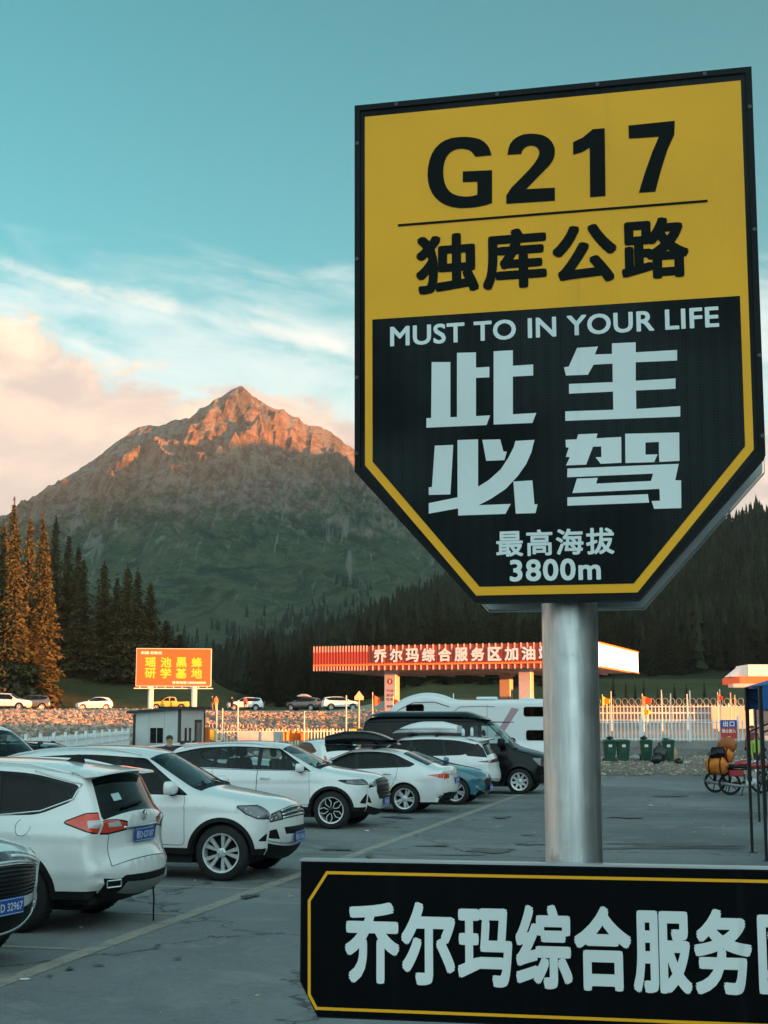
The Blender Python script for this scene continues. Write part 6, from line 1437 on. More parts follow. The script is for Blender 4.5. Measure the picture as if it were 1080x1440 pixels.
# ------------------------------------------------------------------ fuel station canopy
m_cred = mat('canopy_red', (0.52, 0.045, 0.018), 0.5, var=.15, vscale=.6); m_rib = mat('rib_red', (0.62, 0.10, 0.05), 0.35, 0.1); m_cwhite = mat('canopy_white', (0.80, 0.76, 0.72), 0.35, var=.05); m_corange = mat('canopy_orange', (0.80, 0.25, 0.04), 0.45)
m_soff = mat('soffit', (0.50, 0.42, 0.40), 0.5, var=.2, vscale=.4); m_col = mat('column_cladding', (0.55, 0.46, 0.44), 0.4, var=.08); m_ltr = mat('letter_white', (0.80, 0.78, 0.76), 0.4)
can = thing('fuel_station_canopy', 'wide red ribbed fuel station canopy with white raised lettering', 'canopy')
phi = R(20); cL = Vector((-4.88, 100, 0)); rx = Vector((math.cos(phi), -math.sin(phi), 0)); ry = Vector((math.sin(phi), math.cos(phi), 0)); Wc, Dc_ = 20.0, 14.6; zt_, zb_ = 7.12, 5.50
MC = Matrix.Translation(cL) @ Matrix((rx, ry, Vector((0, 0, 1)))).transposed().to_4x4()      # x along the front, y back
s = MB(); s.box(0, Wc, 0, Dc_, zb_ + .15, zt_ - .1, MC); s.build('roof_slab', m_cred, can)
s = MB(); s.box(-.02, Wc + .02, -.10, 0, zb_, zt_, MC); s.build('fascia', m_cred, can)
s = MB(); s.box(Wc + .001, Wc + .10, 0.02, Dc_, zb_, zt_, MC); s.build('side_fascia', mat('added_glow_panel', (.9, .88, .86), .3, emit=.55), can)  # emission added to turn this sunlit end face white
s = MB(); s.box(-.10, -.001, 0.02, Dc_, zb_, zt_, MC); s.build('fascia', m_cred, can)
s = MB(); s.box(Wc + .10, Wc + .16, .06, Dc_, zt_ - .10, zt_ + .02, MC); s.box(Wc + .10, Wc + .16, .06, Dc_, zb_ - .04, zb_ + .08, MC); s.build('side_edge_strip', m_corange, can)
rb = MB(); rb.box(-.03, .03, -.17, -.102, zb_ - .02, zt_ + .02); rme = rb.mesh('rib', m_rib)
m_riblit = mat('rib_sunlit_tip', (0.78, 0.50, 0.38), 0.4)  # paler rib tips, the sun catching them put into the colour
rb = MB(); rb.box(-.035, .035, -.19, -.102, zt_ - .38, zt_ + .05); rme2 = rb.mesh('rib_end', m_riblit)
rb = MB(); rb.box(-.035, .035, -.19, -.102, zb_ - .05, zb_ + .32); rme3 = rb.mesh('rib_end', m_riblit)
for k in range(92):
    x = .04 + k * (Wc - .08) / 91; full = x < 4.0
    o = link('rib', rme if full or k % 1 == 0 else rme, can); o.matrix_world = MC @ Matrix.Translation((x, 0 if full else .045, 0))
    if k % 2 == 0 or full: 
        for rm_ in (rme2, rme3): o = link('rib_end', rm_, can); o.matrix_world = MC @ Matrix.Translation((x, 0, 0))
s = MB(); s.box(0, Wc, -.24, -.192, zb_ + .28, zb_ + .40, MC); s.build('orange_rail', m_corange, can)
for k in range(24):
    s = MB(); y = .4 + k * (Dc_ - .8) / 23; s.box(.1, Wc - .1, y - .12, y + .12, zb_ + .02, zb_ + .14, MC)
    o = s.build('soffit_panel', m_soff, can)
s = MB(); 
for x in np.arange(1, Wc, 2.4): s.box(x - .05, x + .05, .2, Dc_ - .2, zb_ - .10, zb_ + .018, MC)
s.build('soffit_beam', m_soff, can)
for (x, y) in ((5.2, 1.6), (5.2 + 5.4, 12.0), (14.8, 1.6), (16.4, 12.0)):
    s = MB(); s.box(x - .42, x + .42, y - .42, y + .42, 0.2, zb_, MC, .03); s.build('column', m_col, can)
def canpt(px, Yg): return px
MF = face_matrix(cL + ry * -.172, rx)
def a_on_front(px):
    d = ray(px, 915); n = -ry; o2 = cL + ry * -.15; t = (o2 - Vector((0, 0, CAMZ))).dot(n) / d.dot(n); P_ = Vector((0, 0, CAMZ)) + d * t; return (P_ - cL).dot(rx)
txt = '乔尔玛综合服务区加油站'; aL, aR = a_on_front(527), a_on_front(776); pt = (aR - aL) / (len(txt) - .28)
for k, ch in enumerate(txt):
    vs, fs_ = text_data(ch, 0); vs0, fs0 = bold_layers(vs, fs_, .045); mn_, mx2 = vs.min(0), vs.max(0); X0 = aL + k * pt; ww = pt * .74
    X = X0 + (vs[:, 0] - mn_[0]) / (mx2[0] - mn_[0]) * ww; Z = zb_ + .52 + (vs[:, 1] - mn_[1]) / (mx2[1] - mn_[1]) * .84
    bm_ = MB(); X2 = X0 + (vs0[:, 0] - mn_[0]) / (mx2[0] - mn_[0]) * ww; Z2 = zb_ + .52 + (vs0[:, 1] - mn_[1]) / (mx2[1] - mn_[1]) * .84; bm_.add([(x, z, .07 + .003 * l) for x, z, l in zip(X2, Z2, vs0[:, 2])], fs0, MF); bm_.add([(x, z, .06) for x, z in zip(X, Z)], fs_, MF)
    ed = {}
    for f in fs_:
        for i in range(len(f)):
            e = (f[i], f[(i + 1) % len(f)]); ed[tuple(sorted(e))] = ed.get(tuple(sorted(e)), 0) + 1
    bnd = [e for e, c in ed.items() if c == 1]; nv = len(X)
    bm_.add([(x, z, .06) for x, z in zip(X, Z)] + [(x, z, -.05) for x, z in zip(X, Z)], [(e[0], e[1], nv + e[1], nv + e[0]) for e in bnd], MF)
    bm_.build('raised_letter', m_ltr, can)
m_pk = mat('column_print_red', (0.35, 0.05, 0.04), .5); m_pd = mat('column_print_dark', (0.10, 0.07, 0.08), .5)
cc_ = MC @ Vector((5.2, 1.6 - .425, 0)); MCo = face_matrix(Vector((cc_.x, cc_.y, 0)), rx)
s = MB(); s.add([(0 + .21 * math.cos(t), 4.72 + .21 * math.sin(t), .0) for t in np.linspace(0, 2 * math.pi, 24, endpoint=False)], [tuple(range(24))], MCo); s.build('number_disc', m_pk, can)
lettering('1', (-.05, .05, 4.60, 4.85), MCo @ Matrix.Translation((0, 0, .004)), m_ltr, can, .06)
for tx, zz, mm in (('汽油', 3.98, m_pk), ('柴油', 3.68, m_pk), ('92 95', 3.38, m_pd), ('98', 2.90, m_pd)): lettering(tx, (-.26, .26, zz, zz + .2), MCo, mm, can, .03)
# a pump attendant's booth and pumps under the roof, mostly hidden
for i, (x, y) in enumerate(((8.0, 2.0), (8.6, 12.5))):
    t = thing('fuel_pump', ('fuel pump under the front edge of the red canopy', 'fuel pump at the back under the red canopy')[i], 'fuel pump', MC @ Vector((x, y, .9)), -phi, 'fuel pumps'); s = MB(); s.box(-.5, .5, -.3, .3, 0, 1.8, None, .04); s.build('housing', m_cwhite, t); s = MB(); s.box(-.35, .35, -.33, -.301, 1.0, 1.6); s.build('display', m_gloss, t)

# ------------------------------------------------------------------ billboard
YB = 170.0; bl = at(192, 913, YB); br = at(296, 909, YB); bz0 = at(192, 965, YB).z; bz1 = at(192, 911.5, YB).z
bb = thing('billboard', 'big orange red billboard with yellow lettering on two white legs', 'billboard')
rb_ = Vector((math.cos(R(-9)), -math.sin(R(-9)), 0)); MBb = face_matrix(Vector((bl.x, YB, 0)), rb_); wb = (br.x - bl.x) / rb_.x
m_bo = mat('billboard_orange', (0.78, 0.095, 0.010), 0.5, var=.06, vscale=.3); m_by = mat('billboard_yellow', (0.82, 0.50, 0.02), .5); m_bw = mat('billboard_white', (0.78, 0.72, 0.66), .5)
s = MB(); s.prism([(0, bz0), (wb, bz0), (wb, bz1), (0, bz1)], -.55, 0, MBb); s.build('panel_box', m_bw, bb)
s = MB(); s.prism([(.06, bz0 + .06), (wb - .10, bz0 + .06), (wb - .10, bz1 - .06), (.06, bz1 - .06)], .001, .02, MBb); s.build('print_face', m_bo, bb)
hb2 = bz1 - bz0; Mb2 = MBb @ Matrix.Translation((0, 0, .024))
for r_, row in enumerate(('瑶池黑蜂', '研学基地')):
    for c_, ch in enumerate(row):
        x0 = wb * (.115 + .205 * c_); zz = bz1 - hb2 * (.50 if r_ == 0 else .79); lettering(ch, (x0, x0 + wb * .145, zz, zz + hb2 * .27), Mb2, m_by, bb, .035)
lettering('新疆·尼勒克', (wb * .06, wb * .34, bz1 - hb2 * .16, bz1 - hb2 * .08), Mb2, m_bw, bb, .03); lettering('咨询电话13800000000', (wb * .48, wb * .93, bz0 + hb2 * .06, bz0 + hb2 * .14), Mb2, m_bw, bb, .03)
for px in (212, 273):
    p = at(px, 980, YB + .4); z0 = float(ground_z(p.x, YB)) ; s = MB(); s.lathe([(.34, z0 - .3), (.34, bz0)], 20, Matrix.Translation((p.x, YB + .35, 0))); s.build('leg', m_bw, bb, True)
s = MB(); s.box(-.2, wb + .2, bz0 - .30, bz0 - .20, -.5, .5, MBb); s.build('catwalk', m_bw, bb)
for k in range(9):
    s = MB(); x = wb * (k + .5) / 9; s.box(x - .04, x + .04, bz0 - .22, bz0 - .005, -.4, .45, MBb); s.build('hanger', m_bw, bb)

# ------------------------------------------------------------------ guard hut
m_hut = mat('hut_panel', (0.52, 0.55, 0.54), 0.5, var=.06, vscale=1.5); m_hutr = mat('hut_panel_warm_side', (0.52, 0.50, 0.48), .5, var=.06, vscale=1.5); m_htrim = mat('hut_trim', (0.025, 0.027, 0.03), .5)  # right wall a warmer copy of the panel, light tint put into the colour
ps = R(20); hc = at(253, 1020, 70.0); hut = thing('guard_hut', 'small pale panel hut with black corner posts and flat black roof', 'hut', (hc.x, hc.y, 0), 0)
hx = Vector((-math.cos(ps), math.sin(ps), 0)); hy = Vector((math.sin(ps), math.cos(ps), 0)); MH = Matrix((-hx, hy, Vector((0, 0, 1)))).transposed().to_4x4()    # +x right; hut runs from x=-2.6 to 0, y 0..2.6
def hz_(x): return 2.60 + .07 * x
for k in range(3):
    xa, xb = -2.55 + k * .85, -2.55 + (k + 1) * .85 - .012; s = MB(); s.add([(xa, 0, 0), (xb, 0, 0), (xb, 0, hz_(xb)), (xa, 0, hz_(xa)), (xa, .08, 0), (xb, .08, 0), (xb, .08, hz_(xb)), (xa, .08, hz_(xa))], [(0, 1, 2, 3), (1, 5, 6, 2), (4, 0, 3, 7), (5, 4, 7, 6)], MH); s.build('wall_panel', m_hut, hut)
for k in range(3):
    ya, yb = .05 + k * .85, .05 + (k + 1) * .85 - .012; s = MB(); s.box(-.08, 0, ya, yb, 0, 2.6, MH); s.build('wall_panel', m_hutr, hut)
s = MB(); s.box(-2.55, -2.47, .08, 2.55, 0, 2.4, MH); s.box(-2.47, -.08, 2.47, 2.55, 0, 2.45, MH); s.build('wall_panel', m_hut, hut)
for (x, y) in ((-2.58, -.03), (-.10, -.03), (-.10, 2.52)):
    s = MB(); s.box(x, x + .13, y, y + .10, 0, 2.36 + (0 if x < -1 else .22), MH); s.build('corner_post', m_htrim, hut)
s = MB(); s.add([(-2.85, -.25, 2.40), (.25, -.25, 2.615), (.25, 2.8, 2.615), (-2.85, 2.8, 2.40), (-2.85, -.25, 2.52), (.25, -.25, 2.735), (.25, 2.8, 2.735), (-2.85, 2.8, 2.52)], [(3, 2, 1, 0), (4, 5, 6, 7), (0, 1, 5, 4), (1, 2, 6, 5), (2, 3, 7, 6), (3, 0, 4, 7)], MH); s.build('roof', m_htrim, hut)
s = MB(); s.box(-1.65, -.85, -.03, .002, .92, 1.75, MH); wf_ = s.build('window', m_hut, hut)
for x in (-1.60, -1.23): s = MB(); s.box(x, x + .33, -.045, -.031, .97, 1.70, MH); s.build('pane', m_gloss, wf_)
s = MB(); s.box(.001, .03, 1.55, 2.25, .05, 2.1, MH); dr = s.build('door', m_htrim, hut); s = MB(); s.box(.031, .04, 1.68, 2.12, .2, 1.95, MH); s.build('pane', mat('door_glass_grey', (.12, .13, .13), .2), dr)
for y in (.5, .95): s = MB(); s.box(.001, .02, y, y + .2, .75, 1.7, MH); s.build('window', m_gloss, hut)

# ------------------------------------------------------------------ fences
m_fw = mat('fence_white', (0.74, 0.77, 0.77), 0.5, var=.06, vscale=2); m_fwarm = mat('fence_sunlit_white', (0.72, 0.66, 0.55), .5); m_conc = mat('rough_concrete', (0.22, 0.215, 0.20), .9, var=.25, vscale=1.5, bump=.4, bscale=14)  # m_fwarm: warm copy of the fence white, low sunlight put into its colour
def fence(label, A, B, z0, z1, sp_=.19, bw=.055, post=2.6, material=None, rails=(.12, .82), postx=.25, group='white metal fences'):
    A = Vector(A); B = Vector(B); d = (B - A); L = d.length; d.normalize(); ang = math.atan2(d.y, d.x); mt = material or m_fw
    t = thing('picket_fence', label, 'fence', (A.x, A.y, 0), ang, group); H = z1 - z0
    pb = MB(); pb.box(-bw / 2, bw / 2, -.012, .012, 0, H, None); pb.add([(-bw / 2, -.012, H), (bw / 2, -.012, H), (bw / 2, .012, H), (-bw / 2, .012, H), (0, 0, H + .07)], [(0, 1, 4), (1, 2, 4), (2, 3, 4), (3, 0, 4)]); pm = pb.mesh('picket', mt)
    n = int(L / sp_)
    for k in range(n + 1):
        if (k * sp_) % post < .06: continue
        z = A.z + (B.z - A.z) * (k * sp_ / L); pk_ = link('picket', pm, t, (k * sp_, rng.uniform(-.006, .006), z0 + z + rng.uniform(-.012, .012))); pk_.rotation_euler = (rng.uniform(-.01, .01), rng.uniform(-.012, .012), 0)
    for r_ in rails + ((.5,) if len(rails) > 2 else ()):
        s = MB(); s.add([(0, -.022, z0 + A.z + H * r_), (L, -.022, z0 + B.z + H * r_), (L, .022, z0 + B.z + H * r_), (0, .022, z0 + A.z + H * r_), (0, -.022, z0 + A.z + H * r_ + .05), (L, -.022, z0 + B.z + H * r_ + .05), (L, .022, z0 + B.z + H * r_ + .05), (0, .022, z0 + A.z + H * r_ + .05)], [(3, 2, 1, 0), (4, 5, 6, 7), (0, 1, 5, 4), (1, 2, 6, 5), (2, 3, 7, 6), (3, 0, 4, 7)]); s.build('rail', mt, t)
    for k in range(int(L / post) + 1):
        z = A.z + (B.z - A.z) * (k * post / L); s = MB(); s.box(k * post - .05, k * post + .05, -.05, .05, z0 + z - .15, z1 + z + postx, None, .012); s.build('post', mt, t)
    return t
fence('white picket fence running along the stony bank to the hut', at(12, 1060, 39).to_2d().to_3d(), Vector((-12.55, 71.2, 0)), .12, 1.52, .16, .075, 2.6, rails=(.08, .72, .90), postx=.16)
fence('white picket fence on the low wall behind the green bins', (6.0, 76.0, 0), (19.0, 75.0, 0), 1.02, 2.08, .19, .07, 2.5, rails=(.05, .86), postx=.22)
fence('far cream railing above the wall, partly in orange light', (11, 110, 0), (27.0, 107, 0), 1.95, 3.15, .26, .07, 3.0, rails=(.08, .55, .9), postx=.15)
fence('white railing coloured as if sunlit in front of the stone bank right of the hut', (-13.0, 97.2, 0), (-2.2, 99.0, 0), .25, 1.42, .22, .08, 2.4, m_fwarm, rails=(.06, .88), postx=.10)
wl_ = MB(); wl_.prism([(5.8, 76.35), (5.8, 75.85), (19.2, 74.82), (19.2, 75.32)], 0, .98); wl_.box(5.7, 5.8, 75.8, 76.4, 0, 1.0); tag(wl_.build('low_wall', m_conc), 'low rough concrete wall carrying the white fence behind the bins', 'wall')
wb2 = MB(); wb2.box(21.0, 27, 79.5, 80, 0.2, 1.2, None, .03); tag(wb2.build('low_wall', mat('pale_block', (.5, .5, .48), .8, var=.1)), 'pale low block wall beyond the exit, behind the motorcycles', 'wall')
bw_ = MB(); bw_.box(24.4, 27.5, 107.0, 107.4, 1.2, 3.05); tag(bw_.build('rendered_wall', mat('rendered_wall', (.5, .42, .38), .8, var=.12, vscale=.5)), 'long rendered wall in warm light at the end of the cream railing', 'wall')
def razor(label, A, B, z, r=.32):
    A = Vector(A); B = Vector(B); L = (B - A).length; n = int(L / .5) * 14; s = MB(); pts = []
    for i in range(n + 1):
        f = i / n; t = 2 * math.pi * i / 14; p = A.lerp(B, f); d = (B - A).normalized(); pts.append((p.x + d.x * r * math.cos(t), p.y + d.y * r * math.cos(t), z + r + r * math.sin(t)))
    s.tube(pts, .022, 4); tag(s.build('razor_wire', m_galv), label, 'razor wire', 'coils of razor wire')
razor('coil of razor wire along the top of the cream railing', (11.2, 110, 0), (27, 107, 0), 3.05); razor('coil of razor wire above the fence right of the hut', (-12.6, 97.1, 0), (-8.5, 97.8, 0), 1.35, .28)
# shed panels, barriers and banners at the fence right of the hut
m_gp = mat('grey_panel', (0.42, 0.44, 0.45), .5, var=.08); m_or = mat('barrier_orange', (0.75, 0.17, 0.02), .5, var=.2, vscale=3); m_yb = mat('yellow_plastic', (0.75, 0.45, 0.04), .45)
g = at(367, 1035, 96); s = MB()
for k in range(4): s.box(g.x - 1.6 + k * .82, g.x - 1.6 + k * .82 + .80, 95.9, 96.0, .35, 1.32, None, .01)
tag(s.build('sheet_screen', m_gp), 'flat grey sheet screen in front of the sunlit railing', 'screen')
g = at(412, 1035, 95.5); s = MB(); pts = []
for k in range(12):
    x = g.x - .65 + k * 1.3 / 11; y = 95.5 + .07 * math.sin(k * 2.1); pts += [(x, y, .70 + .06 * math.sin(k)), (x, y - .03, 1.38 - .08 * math.sin(k * 1.3))]
s.add(pts, [(2 * k, 2 * k + 2, 2 * k + 3, 2 * k + 1) for k in range(11)]); s.add([(p[0], p[1] + .02, p[2]) for p in pts], [(2 * k + 1, 2 * k + 3, 2 * k + 2, 2 * k) for k in range(11)]); tag(s.build('banner', m_or), 'crumpled orange banner tied to the railing right of the grey screen', 'banner')
for px, ww, zt2, lab, mt in ((286, .62, 1.72, 'tall orange cabinet standing against the right wall of the hut', m_or), (299, .55, 1.42, 'yellow box on the railing between the hut and the grey screen', m_yb), (428, .5, 1.25, 'small orange box beside the crumpled banner', m_or), (497, .4, 1.5, 'small yellow box left of the black minibus', m_yb)):
    Yc = 74 if px == 286 else 95.2; g = at(px, 1035, Yc); s = MB(); s.box(g.x - ww / 2, g.x + ww / 2, Yc - .2, Yc + .2, .1, zt2, None, .03); s.box(g.x - ww / 2 + .06, g.x + ww / 2 - .06, Yc - .215, Yc - .201, .3, zt2 - .15); tag(s.build('cabinet', mt), lab, 'cabinet')
def pole_(px, yt, Y, zb2, lab, r=.05, grp='thin poles behind the fences', bulb=False):
    p = at(px, yt, Y); s = MB(); s.lathe([(r, zb2), (r * .8, p.z), (.001, p.z)], 8, Matrix.Translation((p.x, Y, 0))); 
    if bulb: s.lathe([(.001, p.z), (.22, p.z + .02), (.26, p.z + .2), (.001, p.z + .34)], 10, Matrix.Translation((p.x, Y, 0)))
    return tag(s.build('thin_pole', m_fwarm, None, True), lab, 'pole', grp)
for px, yt, Y, lab in ((859, 972, 100, 'thin pole just right of the steel pole above the cream railing'), (930, 970, 100, 'tallest thin pole above the middle of the cream railing'), (943, 975, 104, 'short thin pole right of the tallest one'), (966, 976, 104, 'thin pole above the railing, third from the middle'), (970, 971, 101, 'bright thin pole beside the shorter one'), (1012, 969, 100, 'thin pole above the exit board'), (1027, 974, 103, 'thin pole at the right end of the cream railing'), (1033, 977, 102, 'short thin pole left of the orange roofed canopy'),
                       (305, 990, 92, 'thin pole standing right of the hut'), (313, 996, 93, 'shorter thin pole right of the hut'), (335, 985, 94, 'slim lamp pole in front of the stone bank'), (428, 1000, 94, 'thin pole by the orange banner'), (487, 978, 96, 'thin lamp pole left of the canopy column')):
    pole_(px, yt, Y, .3, lab)
def flag(px, py, Y, w, h, mt, lab, pole_top=None, flip=1):
    p = at(px, py, Y); t = thing('flag', lab, 'flag', (p.x, p.y, 0), 0, 'flags along the fences'); s = MB(); vs = []; n = 8
    for k in range(n + 1):
        f = k / n; y = .12 * math.sin(f * 7 + px); vs += [(flip * w * f, y, p.z - h * (.02 + .9 * f * .35)), (flip * w * f * .95, y + .05, p.z - h * (1 - .45 * f) - .1 * f)]
    s.add(vs, [(2 * k, 2 * k + 1, 2 * k + 3, 2 * k + 2) for k in range(n)]); s.build('cloth', mt, t, True)
    s = MB(); s.lathe([(.035, .3), (.03, p.z + .12), (.001, p.z + .12)], 8); s.build('flagpole', m_fwarm, t)
m_fo = mat('flag_orange', (0.78, 0.13, 0.03), .7); m_fy = mat('flag_yellow', (0.80, 0.50, 0.04), .7)
for px, py, Y, w, h, mt, lab in ((847, 979, 99, .55, .65, m_fy, 'yellow flag just right of the steel pole'), (903, 978, 99, .65, .75, m_fo, 'orange flag above the railing behind the bins'), (905, 996, 98, .5, .5, m_fy, 'small yellow flag below the orange one'), (1009, 976, 99, .35, .5, m_fo, 'torn orange flag above the exit board'), (524, 976, 96, .5, .9, m_fo, 'orange flag left of the numbered canopy column'), (553, 981, 97, .45, .8, m_fo, 'orange flag right of the numbered canopy column')): flag(px, py, Y, w, h, mt, lab)
# exit board
eb = at(1025, 1026, 74.6); t = thing('exit_board', 'blue and red exit board hung on the right end of the white fence', 'sign', (eb.x, 74.6, 0)); Me = face_matrix((eb.x, 74.6, 0), (1, -.05, 0)); zt3, zm, zb3 = at(1025, 1012.5, 74.6).z, at(1025, 1023.5, 74.6).z, at(1025, 1039, 74.6).z
Me = face_matrix((0, 0, 0), (1, -.05, 0)); m_eb = mat('exit_blue', (0.02, 0.05, 0.30), .5); m_er = mat('exit_red', (0.50, 0.03, 0.03), .5)
s = MB(); s.prism([(-.42, zm), (.42, zm), (.42, zt3), (-.42, zt3)], -.03, 0, Me); s.build('blue_panel', m_eb, t); s = MB(); s.prism([(-.42, zb3), (.42, zb3), (.42, zm - .003), (-.42, zm - .003)], -.03, 0, Me); s.build('red_panel', m_er, t)
lettering('出口', (-.30, .30, zm + .06, zt3 - .05), Me @ Matrix.Translation((0, 0, .004)), m_bw, t, .04, 1.2); lettering('禁止驶入', (-.36, .36, zm - .26, zm - .06), Me @ Matrix.Translation((0, 0, .004)), m_bw, t, .035)
s = MB(); s.prism([(-.08, zb3 + .09), (.08, zb3 + .09), (.08, zb3 + .12), (-.08, zb3 + .12)], .003, .006, Me); s.build('dash_mark', m_bw, t)
for x in (-.3, .3): s = MB(); s.tube([(x, .04, .4), (x, .04, zt3)], .02, 6); s.build('post', m_fw, t)

# ------------------------------------------------------------------ bins and rubbish
m_bin = mat('bin_green', (0.012, 0.060, 0.035), 0.45, var=.25, vscale=5)
def wheelie():
    t = thing('wheeled_bin', '', 'bin', (0, 0, 0), 0, 'green wheeled bins'); s = MB()
    vs = [(-.22, -.26, .06), (.22, -.26, .06), (.22, .24, .10), (-.22, .24, .10), (-.28, -.34, .96), (.28, -.34, .96), (.28, .32, .96), (-.28, .32, .96)]
    s.add(vs, [(3, 2, 1, 0), (0, 1, 5, 4), (1, 2, 6, 5), (2, 3, 7, 6), (3, 0, 4, 7)]); s.box(-.30, .30, -.36, .34, .93, .98, None, .01); s.box(-.12, .12, -.325, -.29, .45, .70); s.build('body', m_bin, t)
    s = MB(); s.add([(-.30, -.38, .985), (.30, -.38, .985), (.30, .34, 1.0), (-.30, .34, 1.0), (-.24, -.28, 1.05), (.24, -.28, 1.05), (.24, .26, 1.08), (-.24, .26, 1.08)], [(0, 1, 5, 4), (1, 2, 6, 5), (2, 3, 7, 6), (3, 0, 4, 7), (4, 5, 6, 7)]); s.tube([(-.26, .38, 1.0), (.26, .38, 1.0)], .02, 6); s.build('lid', m_bin, t)
    for x in (-.25, .25): s = MB(); s.lathe([(.001, -.03), (.10, -.03), (.10, .03), (.001, .03)], 14, Matrix.Translation((x, .26, .10)) @ Matrix.Rotation(R(90), 4, 'Z'), axis='y'); s.build('wheel', m_rubber, t)
    s = MB(); s.add([(-.08, -.332, .72), (.08, -.332, .72), (.08, -.335, .84), (-.08, -.335, .84)], [(0, 1, 2, 3)]); s.build('label_print', m_bw, t); return t
b0 = wheelie(); first = True
for px, sc_, lab in ((857.5, 1.0, 'green wheeled bin nearest the steel pole'), (876.5, 1.02, 'second green bin, bare lid, left of the brown sack'), (909, 1.0, 'third green bin with litter piled on its lid'), (940, .98, 'green bin at the right end, hidden behind a tan sack')):
    o = b0 if first else copy_tree(b0); first = False; g = gnd(px, 1072.5, .12); o.location = (g.x, g.y, .12); o.rotation_euler = (0, 0, rng.uniform(-.12, .12)); o['label'] = lab; o.scale = (sc_ * 1.0, 1, 1.0)
def sack(px, py, w, h, mt, lab, z=.12, seed=0, dy=-.5, grp='rubbish sacks by the bins'):
    g = gnd(px, py, z); r = np.random.default_rng(seed); me = MB(); n, m = 14, 9; vs = []
    ph = r.uniform(0, 6, 8)
    for i in range(m + 1):
        f = i / m; a = f * math.pi
        for k in range(n):
            t = 2 * math.pi * k / n; rr = math.sin(a) ** .7 * (1 + .14 * math.sin(3 * t + ph[0] + f * 3) + .10 * math.sin(5 * t + ph[1]) + .08 * math.sin(9 * t + 7 * f + ph[2])); rr *= (1 if f > .25 else .75 + f)
            vs.append((w / 2 * rr * math.cos(t), w / 2 * .85 * rr * math.sin(t), h * (1 - f) * (1 + .05 * math.sin(2 * t + ph[3]))))
    me.add(vs, [(i * n + k, (i + 1) * n + k, (i + 1) * n + (k + 1) % n, i * n + (k + 1) % n) for i in range(m) for k in range(n)])
    for k in range(5): me.tube([(0, 0, h * .95), (.05 * math.cos(k * 1.3) * w * 2, .05 * math.sin(k * 1.3) * w * 2, h * 1.12)], [.03 * w * 2, .012], 5)
    return tag(me.build('rubbish_sack', mt, None, True, loc=(g.x, g.y + dy, z)), lab, 'sack', grp)
m_bk = mat('black_sack', (0.012, 0.012, 0.013), .3, bump=.8, bscale=9); m_brn = mat('brown_sack', (0.16, 0.06, 0.03), .8, bump=.5, bscale=9); m_tan = mat('tan_sack', (0.45, 0.30, 0.16), .85, bump=.5, bscale=9); m_clr = mat('clear_sack', (0.40, 0.42, 0.42), .3, bump=.8, bscale=12)
sack(905, 1071, .55, .55, m_brn, 'reddish brown sack leaning between the second and third bins', seed=1); sack(925, 1073, .62, .85, m_bk, 'tall black rubbish sack right of the third bin', seed=2); sack(918, 1075, .5, .5, m_bk, 'low black sack in front of the tall one', seed=3, dy=-.8)
sack(942, 1072, .48, .80, m_tan, 'upright tan sack in front of the last bin', seed=4); sack(950, 1075, .4, .28, m_bk, 'small black bag at the foot of the tan sack', seed=5, dy=-.7); sack(867, 1072, .25, .3, m_clr, 'clear plastic bag between the first two bins', seed=6)
sack(892, 1071, .45, .35, m_clr, 'grey plastic bag on the gravel right of the second bin', seed=7); sack(962, 1074, .3, .15, m_clr, 'flattened pale bag right of the black bag', seed=8); 
for k, (px, z, lab, mt) in enumerate(((858, 1.18, 'dark scrap bag on the lid of the first bin', m_bk), (906, 1.18, 'dark bag heaped on the lid of the third bin', m_bk), (937, 1.18, 'pale plastic bag on the lid of the last bin', m_clr))):
    g = gnd(px, 1072.5, .12); sack(px, 1072.5, .34, .16, mt, lab, z=z, seed=11 + k, dy=0).location = (g.x, g.y, z)
# planks and pallets by the wall
m_wood = mat('old_wood', (0.20, 0.15, 0.10), .9, var=.3, vscale=3)
for k, (px, dz, a, L) in enumerate(((985, .16, .05, 1.3), (990, .24, -.12, 1.1), (978, .20, .2, .9), (996, .33, .02, 1.0), (982, .30, -.05, .8))):
    g = gnd(px, 1063, .2); s = MB(); s.box(-L / 2, L / 2, -.06, .06, 0, .04, Matrix.Rotation(a, 4, 'Z') @ Matrix.Rotation(a * .3, 4, 'Y')); tag(s.build('plank', m_wood, None, loc=(g.x, g.y, dz + .05)), ('long weathered plank lying lowest in the small heap left of the motorcycles', 'slanting plank near the front of the small heap by the wall', 'short plank at the left of the small heap by the wall', 'plank lying on top of the small heap by the wall', 'shortest plank crossing the small heap by the wall')[k], 'plank', 'planks heaped by the wall')
